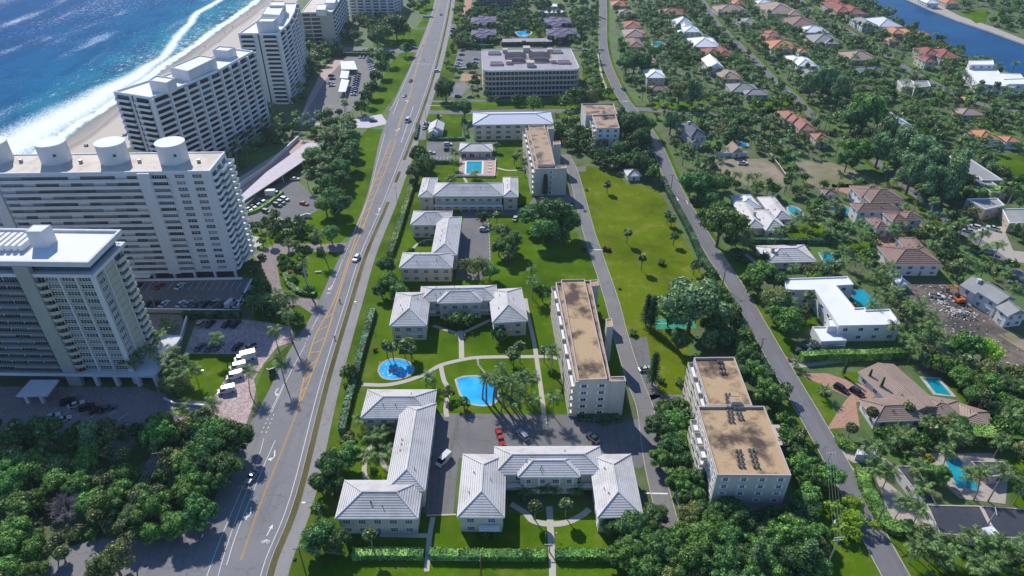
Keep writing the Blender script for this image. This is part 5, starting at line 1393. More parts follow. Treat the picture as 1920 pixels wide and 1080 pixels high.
g_ = G(1572, 668); put(door_mesh(5.2, 2.6, 'grey_trim', 'shutter_glass'), v3, (g_.x, G(1565, 659).y, 0), Vector((0, -1, 0)), 'garage_door')
# brown villa lower right
house('brown tiled villa with a garage wing, cypresses and a long green pool', [((1697, 781), (1768, 764), (1629, 693), 3.3, dict(gable=True, ridge='y', pitch=.32)), ((1640, 792), (1742, 788), (1608, 749), 3.4), ((1737, 773), (1806, 786), (1729, 740), 3.2, dict(pitch=.3)), ((1800, 790), (1858, 807), (1800, 757), 3.3)], roof='roof_tan_tile', wall='white_stucco', courses=.6, pitch=.34)
# dark flat roofed house bottom right
v4 = flat_building('low modern house with black membrane roofs in the lower right corner', [([(1738, 946), (1762, 1001), (1868, 1007), (1838, 948)], 3.8, 1), ([(1840, 948), (1870, 1007), (2010, 1015), (1985, 958)], 3.81, 1), ([(1680, 873), (1736, 947), (1756, 945), (1718, 873)], 3.6, 1)], roof='roof_dark_membrane', wall='white_stucco', trim='pink_stucco', parapet=.12)
mb = MB(); p_ = G(1852, 1003, 4.5); mb.cbox((p_.x, p_.y), 3.2, 2.2, 3.7, 6.2, .2); mb.build('chimney', 'white_stucco', v4)
mb = MB(); mb.cbox((p_.x + .6, p_.y), .8, .9, 6.2, 6.6, .2); mb.build('chimney_pot', 'white_trim', v4)
flat_building('small grey roofed pool house beside the green pool', [([(1818, 864), (1856, 894), (1900, 888), (1882, 865)], 3.2, 1)], roof='roof_dark_membrane', wall='pink_stucco', name='pool_house', cat='pool house', parapet=.12)
flat_building('white garden wall house by the pale driveway entrance', [([(1606, 852), (1643, 854), (1645, 842), (1608, 842)], 2.4, 1)], roof='roof_flat_white', wall='white_stucco', name='gate_lodge', cat='gate lodge', win=dict(step=30, w=.5, h=.5, sill=1), parapet=.1)
# red tiled mansion group
house('red tiled mansion of many hipped roofs right of the free form pool', [((1614, 372), (1672, 372), (1597, 348), 6.0), ((1632, 380), (1698, 379), (1618, 354), 6.6), ((1608, 397), (1688, 396), (1592, 381), 6.2), ((1673, 417), (1706, 416), (1658, 399), 6.4), ((1697, 414), (1732, 412), (1688, 397), 6.0), ((1643, 429), (1670, 428), (1633, 408), 4.5)], roof='roof_brown_tile', wall='white_stucco', courses=.9, pitch=.42)
house('red brown tiled villa with wide hipped roofs above the demolition site', [((1675, 498), (1768, 498), (1645, 462), 5.2), ((1708, 478), (1748, 478), (1685, 445), 5.0, dict(ridge='y'))], roof='roof_brown_tile', wall='white_stucco', courses=.9, pitch=.4)
house('little red tiled pavilion with dark arches above the free form pool', [((1547, 365), (1572, 365), (1545, 354), 3.0)], roof='roof_brown_tile', wall='white_stucco', name='pavilion', cat='pavilion')
house('old white two storey house with grey slate roofs facing the demolition site', [((1800, 534), (1829, 551), (1842, 526), 5.6, dict(gable=True, ridge='x')), ((1829, 543), (1871, 570), (1882, 546), 6.4, dict(gable=True, ridge='x')), ((1867, 575), (1890, 593), (1922, 584), 5.6, dict(gable=True, ridge='x'))], roof='roof_grey', wall='white_stucco', pitch=.55, win=dict(step=3.2, w=1.3, h=1.4, sill=.9), chimney=(1833, 532))
flat_building('low modern house with pale slate grey roof and screen walls at the right edge', [([(1780, 291), (1798, 331), (1836, 331), (1842, 337), (1882, 338), (1808, 290)], 4.8, 1), ([(1828, 337), (1860, 361), (1889, 359), (1858, 339)], 4.2, 1)], roof='roof_grey', wall='tan_wall', trim='white_trim')
flat_building('grey concrete modern villa with pergola beams beside the paved forecourt', [([(1813, 372), (1848, 392), (1884, 384), (1870, 371)], 6.0, 2), ([(1879, 391), (1893, 418), (1985, 414), (1985, 390)], 4.8, 1)], roof='roof_grey', wall='tan_wall', trim='white_trim')
H('orange tiled villa at the right edge beside the walled lawn', [(1835, 1880, 262, 243), (1888, 1918, 266, 255)], 'roof_orange', 'white_stucco', 4.5)
H('low grey gabled house near the traffic roundabout', [(1803, 1850, 216, 203)], 'roof_tan_tile', 'cream_stucco', 3.2)
flat_building('huge white stepped contemporary house on the canal bank', [([(1811, 127), (1834, 156), (1900, 164), (1925, 152), (1913, 138), (1875, 136), (1866, 126)], 6.5, 2), ([(1817, 113), (1820, 121), (1864, 121), (1862, 112)], 9.5, 3), ([(1880, 148), (1892, 157), (1945, 158), (1935, 146)], 7.6, 2)], roof='roof_flat_white', wall='white_stucco', trim='white_trim')
H('pale blue grey roofed villa under tall palms above the feathery trees', [(1668, 1716, 240, 221), (1655, 1688, 223, 209)], 'roof_pale_metal', 'white_stucco', 3.4)
flat_building('grey roofed box house among dense trees near the canal street', [([(1683, 150), (1692, 162), (1716, 163), (1710, 150)], 4.2), ([(1712, 152), (1716, 164), (1746, 161), (1740, 151)], 5.6, 2)], roof='roof_grey', wall='cream_stucco', trim='white_trim')
H('big red tiled villa with stepped hipped roofs in the palm grove', [(1472, 1502, 224, 208), (1500, 1532, 244, 220), (1530, 1557, 262, 250), (1484, 1512, 232, 213)], 'roof_terracotta', 'pink_stucco', 5.2, pitch=.42)
house('slate roofed two storey white house with a chimney', [((1296, 257), (1327, 255), (1279, 231), 6.3, dict(ridge='y')), ((1297, 268), (1313, 267), (1293, 258), 4.2, dict(gable=True, ridge='y'))], roof='roof_slate', wall='white_stucco', pitch=.55, chimney=(1291, 234), win=dict(step=3, w=1.1, h=1.5, sill=.9))
H('square white two storey house with a pale hipped roof beside the curved street', [(1213, 1249, 146, 131, -8)], 'roof_flat_white', 'cream_stucco', 6.4, win=dict(step=3.4, w=1.0, h=1.1, sill=1))
H('low reddish brown roofed house under trees next to the square white house', [(1217, 1256, 170, 161)], 'roof_brown_tile', 'cream_stucco', 3)
H('long grey roofed bungalow with two pale hips beside the far junction', [(1372, 1426, 172, 157), (1398, 1444, 178, 168)], 'roof_grey', 'cream_stucco', 3.3)
H('tan roofed house with solar panels right of the white gabled one', [(1352, 1392, 148, 131, -10)], 'roof_tan_tile', 'cream_stucco', 3.2)
H('white gabled two storey house with a pointed front by the hedge row', [(1328, 1358, 127, 110, -4, dict(gable=True, ridge='y'))], 'roof_flat_white', 'white_stucco', 5.6, pitch=.6)
H('bright red tiled house with long ridges below the white hipped roofs', [(1322, 1360, 105, 91), (1348, 1374, 104, 89)], 'roof_red', 'pink_stucco', 3.2)
H('long white house with three hips above the bright red roof', [(1300, 1350, 88, 72), (1330, 1348, 84, 71)], 'roof_flat_white', 'cream_stucco', 3.6)
H('white two storey house with a porch roof in the second far row', [(1276, 1320, 66, 57), (1284, 1314, 60, 51, -2, dict(eave=6))], 'roof_flat_white', 'white_stucco', 3.2)
H('white cross gabled house nearest the far white porch house', [(1266, 1302, 49, 38), (1278, 1292, 52, 38, -1, dict(gable=True, ridge='y'))], 'roof_flat_white', 'white_stucco', 3.4, pitch=.6)
H('brown roofed bungalow, upper of the two beside the far small pool', [(1172, 1214, 69, 56)], 'roof_tan_tile', 'cream_stucco', 3.2)
H('reddish brown roofed bungalow, lower of the two beside the far small pool', [(1180, 1208, 88, 72)], 'roof_brown_tile', 'cream_stucco', 3)
H('taupe roofed long house above the round dark trees by the curved street', [(1198, 1220, 122, 96, -4), (1204, 1232, 118, 108)], 'roof_tan_tile', 'cream_stucco', 3.2)
H('orange tiled house left of the olive trees at the far left of the suburb', [(1172, 1204, 52, 41)], 'roof_terracotta', 'cream_stucco', 3.2)
H('pale pink roofed house at the top beside the far curved street', [(1160, 1190, 27, 19)], 'roof_tan_tile', 'cream_stucco', 3.2)
H('long pinkish roofed house at the very top left of the suburb', [(1148, 1182, 11, 3)], 'roof_orange', 'cream_stucco', 3.2)
H('orange roofed house half hidden by the tallest dark trees', [(1240, 1288, 27, 18)], 'roof_terracotta', 'cream_stucco', 3.2)
H('wide brownish grey roofed house left of the grand brown roofed one', [(1346, 1404, 23, 12), (1350, 1372, 20, 10)], 'roof_tan_tile', 'cream_stucco', 3.6)
H('small orange roofed house at the top edge above the wide brownish roof', [(1376, 1398, 8, 1)], 'roof_orange', 'cream_stucco', 3.4)
H('white low house at the top edge beside the small orange roof', [(1420, 1452, 8, 2)], 'roof_flat_white', 'white_stucco', 3.4)
H('grey purple roofed bungalow below the round far lawn', [(1390, 1426, 47, 36)], 'roof_grey', 'cream_stucco', 3.2)
H('grand brown roofed house with a tall dark porch near the canal street', [(1440, 1500, 26, 8), (1480, 1506, 28, 16)], 'roof_tan_tile', 'tan_wall', 5.0)
H('dark brown roofed house behind the white roofed one near the canal street', [(1484, 1536, 49, 34)], 'roof_brown_tile', 'cream_stucco', 3.2)
H('bright white roofed house below the dark brown roof near the canal street', [(1508, 1556, 61, 51)], 'roof_flat_white', 'white_stucco', 3.4)
H('grey green roofed house below the bright white roof near the canal street', [(1526, 1578, 80, 66), (1548, 1576, 82, 72)], 'roof_grey', 'cream_stucco', 3.3)
H('small orange and white roofed house in the middle of the suburb', [(1438, 1466, 68, 58), (1436, 1456, 74, 64)], 'roof_terracotta', 'white_stucco', 3.2)
H('long orange pink tiled house with a small hipped annexe', [(1446, 1496, 92, 77), (1498, 1518, 98, 92)], 'roof_orange', 'white_stucco', 3.4)
H('white gabled bungalow with blue shutters right of the far junction', [(1484, 1508, 117, 105), (1496, 1534, 124, 108)], 'roof_flat_white', 'white_stucco', 3.4)
H('half white half dark roofed house directly in front of the white gabled bungalow', [(1512, 1530, 140, 130), (1526, 1552, 146, 133)], 'roof_grey', 'white_stucco', 3.3)
H('brown tiled hipped house above the slate grey twin roofs', [(1592, 1650, 113, 98), (1612, 1640, 110, 96)], 'roof_tan_tile', 'cream_stucco', 3.3)
H('low slate grey twin roofed house in the dense trees', [(1616, 1640, 137, 127), (1634, 1672, 135, 126)], 'roof_slate', 'cream_stucco', 3.2)
H('large red tiled mansion in the top corner on the canal', [(1570, 1602, 22, 4), (1590, 1628, 26, 12), (1566, 1590, 10, -2)], 'roof_red', 'pink_stucco', 6.0)
H('white walled house behind palms on the canal street', [(1617, 1646, 48, 34)], 'roof_grey', 'white_stucco', 5.4)
H('pale grey roofed white house on the canal, right of the palm hidden one', [(1648, 1694, 50, 35)], 'roof_pale_metal', 'white_stucco', 5.0)
H('rambling salmon roofed house on the canal bank', [(1674, 1700, 63, 52), (1698, 1722, 66, 55), (1724, 1750, 67, 60), (1668, 1690, 78, 71)], 'roof_orange', 'pink_stucco', 4.2)
H('dark red and pink tiled mansion with a round turret on the canal', [(1734, 1768, 103, 90), (1764, 1804, 108, 93), (1735, 1758, 116, 104)], 'roof_red', 'cream_stucco', 6.0)
H('white roofed house across the canal at the top edge', [(1738, 1762, 6, -2)], 'roof_flat_white', 'white_stucco', 5.0)
H('pink roofed house across the canal beside the bright lawn', [(1775, 1800, 6, -4)], 'roof_orange', 'pink_stucco', 5.0)
# dark purple roofed apartment houses at the top centre
def cross_house(label, cx, cy, s=1.0):
    H(label, [(cx - 24 * s, cx + 8 * s, cy + 6, cy - 6), (cx - 4 * s, cx + 24 * s, cy + 3, cy - 8), (cx - 12 * s, cx + 6 * s, cy + 9, cy - 9)], 'roof_purple', 'dark_brick', 6.4, pitch=.16, name='apartment_house', cat='apartment house', win=dict(step=4, w=2.0, h=1.4, sill=1.0), group='dark brick apartment houses')
cross_house('dark brick house with purple grey roof, upper left of the group by the main road', 906, 38)
cross_house('dark brick house with purple grey roof, lower left of the group by the main road', 906, 62)
cross_house('dark brick house with purple grey roof, upper right of the group', 1046, 40)
cross_house('dark brick house with purple grey roof, lower right of the group', 1054, 60, 1.2)
flat_building('row of pale flat roofed huts at the top beside the tall pines', [([(1006, 12), (1056, 12), (1056, 6), (1007, 6)], 3.2), ([(1008, 24), (1056, 24), (1056, 19), (1008, 19)], 3.2)], roof='roof_flat_white', wall='white_stucco', name='huts', cat='huts')
# ------------------------------------------------------------------ plants: meshes
NR = np.random.RandomState(11)
def np_mesh(name, V, nv, mat, mi=None, mats=None):
    """V: (n*nv,3) vertices of n separate faces with nv corners"""
    V = np.asarray(V, dtype=np.float32).reshape(-1, 3); n = len(V) // nv
    me = bpy.data.meshes.new(name); me.vertices.add(len(V)); me.vertices.foreach_set('co', V.ravel())
    me.loops.add(len(V)); me.loops.foreach_set('vertex_index', np.arange(len(V), dtype=np.int32))
    me.polygons.add(n); me.polygons.foreach_set('loop_start', np.arange(0, n * nv, nv, dtype=np.int32)); me.polygons.foreach_set('loop_total', np.full(n, nv, dtype=np.int32))
    for m_ in (mats or [mat]): me.materials.append(MATS[m_])
    if mi is not None: me.polygons.foreach_set('material_index', mi)
    me.update(calc_edges=True); return me
def leaf_quads(C, D, s, jit=.6):
    """quads centred at C facing roughly D, size s"""
    n = len(C); D = D + NR.normal(0, jit, (n, 3)); D /= np.linalg.norm(D, axis=1)[:, None] + 1e-9
    A = np.cross(D, NR.normal(0, 1, (n, 3))); A /= np.linalg.norm(A, axis=1)[:, None] + 1e-9; B = np.cross(D, A)
    s = np.broadcast_to(np.asarray(s).reshape(-1, 1), (n, 1)); A = A * s; B = B * s * .7
    return np.stack([C - A - B * .5, C + A * .2 - B, C + A + B * .4, C - A * .2 + B], 1)
def sphere_dirs(n, low=-.35):
    z = NR.uniform(low, 1, n); a = NR.uniform(0, 2 * PI, n); r = np.sqrt(1 - z * z)
    return np.stack([r * np.cos(a), r * np.sin(a), z], 1)
def lumps(k, flat=.75, spread=.62):
    L = [(0, 0, .1, .55)]
    for i in range(k):
        a = 2 * PI * i / k * 1.0 + NR.uniform(-.5, .5); ring = spread * NR.uniform(.55, 1.05); z = NR.uniform(-.25, .45) * flat
        L.append((ring * math.cos(a), ring * math.sin(a), z, NR.uniform(.18, .38)))
    for i in range(max(2, k // 3)):
        a = NR.uniform(0, 2 * PI); L.append((.3 * math.cos(a), .3 * math.sin(a), .45 * flat, NR.uniform(.25, .38)))
    return np.array(L)
def crown(name, mat, k=9, n=1500, s=.055, flat=.75, spread=.62, gap=0.0, core=True):
    """unit crown: radius about 1, centred at origin"""
    L = lumps(k, flat, spread); w = L[:, 3] ** 2; idx = NR.choice(len(L), n, p=w / w.sum())
    D = sphere_dirs(n); C = L[idx, :3] + D * (L[idx, 3] * NR.uniform(.78, 1.08, n))[:, None]
    Q = leaf_quads(C, D, NR.uniform(.6, 1.3, n) * s).reshape(-1, 3)
    if core:
        cs = []
        for l in L:
            if gap and NR.rand() < gap: continue
            for i in range(5):
                for j in range(8):
                    def pt(ii, jj):
                        th = PI * ii / 5; ph = 2 * PI * jj / 8; r = l[3] * .80
                        return (l[0] + r * math.sin(th) * math.cos(ph), l[1] + r * math.sin(th) * math.sin(ph), l[2] + r * math.cos(th))
                    cs += [pt(i, j), pt(i, j + 1), pt(i + 1, j + 1), pt(i + 1, j)]
        Q = np.concatenate([Q, np.array(cs)])
    return np_mesh(name, Q, 4, mat)
def trunk_mesh(name, mat, h, r0, r1, limbs=5, spread=.8, lean=0.0):
    """trunk of height 1*h up to the crown centre with limbs reaching out"""
    mb = MB(); mb.tube([(0, 0, -.2), (lean * .3, 0, h * .35), (lean, 0, h * .8)], [r0, r0 * .75, r1], 7)
    for i in range(limbs):
        a = 2 * PI * i / limbs + RND.uniform(-.3, .3); z0 = h * RND.uniform(.4, .7)
        mb.tube([(lean * .5, 0, z0), (spread * .5 * math.cos(a), spread * .5 * math.sin(a), z0 + (h - z0) * .6), (spread * math.cos(a), spread * math.sin(a), h * RND.uniform(.95, 1.25))], [r1 * .9, r1 * .6, r1 * .2], 5)
    return mb.mesh(name, [mat], smooth=True)
KIND = {}
KIND['dark'] = dict(crowns=[crown('crown', 'leaf_dark', 13 + 3 * i, 3400, .043, .7 + .15 * i, .58 + .08 * i) for i in range(4)], tone='dark green', word='round leafy tree')
KIND['mid'] = dict(crowns=[crown('crown', 'leaf_mid', 12 + 3 * i, 3200, .044, .7 + .15 * i, .56 + .08 * i) for i in range(4)], tone='mid green', word='bushy broad tree')
KIND['olive'] = dict(crowns=[crown('crown', 'leaf_olive', 11 + 3 * i, 2200, .042, .7, .72, .3) for i in range(3)], tone='olive green', word='loose leafy tree')
KIND['bright'] = dict(crowns=[crown('crown', 'leaf_bright', 12, 2400, .048, .7, .75, .4)], tone='lime green', word='airy tree')
KIND['yellow'] = dict(crowns=[crown('crown', 'leaf_yellow', 7, 1200, .06)], tone='yellow green', word='tree')
KIND['ficus'] = dict(crowns=[crown('crown', 'leaf_mid', 14, 3600, .042, .62, .72)], tone='glossy', word='domed tree')
KIND['open'] = dict(crowns=[crown('crown', 'leaf_feather', 15, 3400, .045, .5, .75, .3)], tone='wide pale', word='spreading tree')
KIND['feather'] = dict(crowns=[crown('crown', 'leaf_feather', 9 + i, 2600, .045, 1.1, .5) for i in range(2)], tone='feathery', word='tall pine')
KIND['shrub'] = dict(crowns=[crown('foliage', m_, 6, 700, .09, .6) for m_ in ('leaf_dark', 'leaf_mid', 'leaf_hedge')], tone='low', word='rounded shrub')
KIND['magenta'] = dict(crowns=[crown('foliage', 'leaf_magenta', 6, 500, .09, .6)], tone='pink flowering', word='shrub')
KIND['crimson'] = dict(crowns=[crown('foliage', 'leaf_crimson', 6, 500, .09, .45)], tone='dark red leaved', word='shrub')
KIND['rust'] = dict(crowns=[crown('foliage', 'leaf_rust', 6, 500, .09, .5)], tone='orange red flowering', word='shrub')
KIND['silver'] = dict(crowns=[crown('foliage', 'leaf_silver', 8, 900, .08, .7)], tone='silvery blue', word='fan leaved clump')
TRUNKS = {k: trunk_mesh('trunk', 'bark', 1.0, .07, .045, 5, .5) for k in ('a', 'b', 'c')}
# conifers
def conifer(name, mat, tiers=22, n=2400, r=.16, taper=1.0, s=.010):
    C, D = [], []
    for t in range(tiers):
        z = .12 + .86 * t / tiers; rr = r * (1 - (z - .1) ** 1.6 * taper) * NR.uniform(.85, 1.15)
        for b in range(9):
            a = 2 * PI * (b + .5 * (t % 2)) / 9 + NR.uniform(-.2, .2); m_ = n // tiers // 9
            u = NR.uniform(.15, 1, m_) * rr * NR.uniform(.8, 1.1)
            C.append(np.stack([u * math.cos(a) + NR.normal(0, .008, m_), u * math.sin(a) + NR.normal(0, .008, m_), z + u * .18 + NR.normal(0, .006, m_)], 1)); D.append(np.tile([[.2 * math.cos(a), .2 * math.sin(a), 1]], (m_, 1)))
    C = np.concatenate(C); D = np.concatenate(D)
    return np_mesh(name, leaf_quads(C, D, NR.uniform(.7, 1.4, len(C)) * s, .5).reshape(-1, 3), 4, mat)
KIND['norfolk'] = dict(crowns=[conifer('crown', 'leaf_needle', 24, 5200, .17, .85, .011)], tone='dark columnar', word='Norfolk pine')
KIND['cypress'] = dict(crowns=[conifer('crown', 'leaf_needle', 26, 2600, .085, .9, .012)], tone='slim dark', word='cypress')
KIND['cone'] = dict(crowns=[conifer('crown', 'leaf_feather', 22, 4200, .2, .9, .014)], tone='broad conical', word='conifer')
# palms
def frond(L, droop, mat, n=11, wid=.34, up=.35):
    """arched pinnate frond starting at the origin along +X"""
    mb = []; tri = []
    def mid(t): return np.array([L * t * (1 - .12 * t), 0, L * (up * t - droop * t * t)])
    for i in range(n):
        t0, t1 = .12 + .88 * i / n, .12 + .88 * (i + .78) / n; a, b = mid(t0), mid(t1); w = L * wid * math.sin(PI * min(1, .18 + t0 * .78)) ** .7 * NR.uniform(.85, 1.1)
        for s in (-1, 1):
            tip = (a + b) / 2 + np.array([L * .10, s * w, -w * .42])
            tri += [a, b, tip + (b - a) * .25, tip - (b - a) * .25]
    for i in range(4):
        a, b = mid(i / 4), mid((i + 1) / 4); r = .02 * L * (1 - i / 5)
        tri += [a + [0, -r, 0], b + [0, -r * .7, 0], b + [0, r * .7, .0], a + [0, r, 0]]
    return np.array(tri)
def crown_of_fronds(F_, n, droops, sag=.0):
    out = []
    for i in range(n):
        a = 2.4 * i + NR.uniform(-.2, .2); P = F_[i % len(F_)].copy(); el = NR.uniform(-.55, .75) - sag
        ce, se = math.cos(el), math.sin(el); x = P[:, 0] * ce - P[:, 2] * se; z = P[:, 0] * se + P[:, 2] * ce; y = P[:, 1]
        ca, sa = math.cos(a), math.sin(a); out.append(np.stack([x * ca - y * sa, x * sa + y * ca, z], 1))
    return np.concatenate(out)
FR = {'coconut': [frond(1, .55, '', 12, .30, .45), frond(1, .75, '', 12, .28, .5)], 'date': [frond(1, .35, '', 14, .17, .3), frond(1, .5, '', 14, .17, .35)], 'royal': [frond(1, .6, '', 11, .30, .5)]}
FROND_MESH = {k: [np_mesh('frond', f, 4, 'palm_frond') for f in v] for k, v in FR.items()}
PALM_CROWN = {k: [np_mesh('crown', crown_of_fronds(v, 17 if k != 'date' else 30, None), 4, 'palm_frond') for _ in range(2)] for k, v in FR.items()}
def sabal_crown():
    n = 900; D = sphere_dirs(n, -.75); C = D * NR.uniform(.45, 1.0, n)[:, None]
    Q = leaf_quads(C, D * .3 + NR.normal(0, 1, (n, 3)) * .3, NR.uniform(.12, .24, n), .5).reshape(-1, 3)
    return np_mesh('crown', Q, 4, 'palm_fan')
PALM_CROWN['sabal'] = [sabal_crown(), sabal_crown()]
def palm_trunk(r, lean, mat='palm_bark', bulge=0):
    mb = MB(); pts = [(lean * t * t, 0, t) for t in (-.02, .15, .35, .55, .75, .9, 1.0)]; mb.tube(pts, [r * (1.5 if i == 0 else 1.15 - .3 * i / 6 + bulge * (.3 if i in (2, 3) else 0)) for i in range(7)], 7)
    return mb.mesh('trunk', [mat], smooth=True)
PT = {'coconut': [palm_trunk(.018, .12), palm_trunk(.018, .22), palm_trunk(.018, .02)], 'royal': [palm_trunk(.022, .0, 'concrete_pole', 1)], 'date': [palm_trunk(.028, .05), palm_trunk(.028, .14)], 'sabal': [palm_trunk(.028, .03)]}

# ------------------------------------------------------------------ plants: placing
PLANTS = []     # dict(kind, p, r, h)
DEAD = [(130, 962, 7.0), (290, 882, 4.5), (230, 850, 4.5)]
for dx_, dy_, dr_ in DEAD:
    g_ = G(dx_, dy_, 2); block([(g_.x + dr_ * math.cos(a), g_.y + dr_ * math.sin(a)) for a in range(6)], 0)
def pxm(x, y, h=0):
    """metres covered by one image pixel at that spot"""
    g_ = G(x, y, h); z = g_.y * math.cos(PITCH) + (CAM_H - h) * math.sin(PITCH); return z / F
def T(kind, x, y, rp, hk=None):
    """tree whose crown is seen centred at image x,y with radius rp pixels"""
    m_ = pxm(x, y); r = rp * m_; hc = hk if hk else max(2.4, r * (1.05 if kind not in ('shrub', 'magenta', 'crimson', 'rust', 'silver') else .55))
    if kind in ('shrub', 'magenta', 'crimson', 'rust', 'silver') and not hk: hc = r * .6
    if any((x - d[0]) ** 2 + (y - d[1]) ** 2 < (7 * d[2]) ** 2 for d in DEAD): return
    g_ = G(x, y, hc); PLANTS.append(dict(kind=kind, p=(g_.x, g_.y), r=r, hc=hc))
def PL(kind, x, y, h=8, r=None, lean=None):
    """palm with its foot at image x,y"""
    g_ = G(x, y); PLANTS.append(dict(kind=kind, p=(g_.x, g_.y), r=r or {'coconut': 3.4, 'royal': 3.3, 'date': 3.0, 'sabal': 1.75}[kind], h=h, palm=True))
def CN(kind, x, y, h):
    g_ = G(x, y); PLANTS.append(dict(kind=kind, p=(g_.x, g_.y), r=h * .15, h=h, con=True))
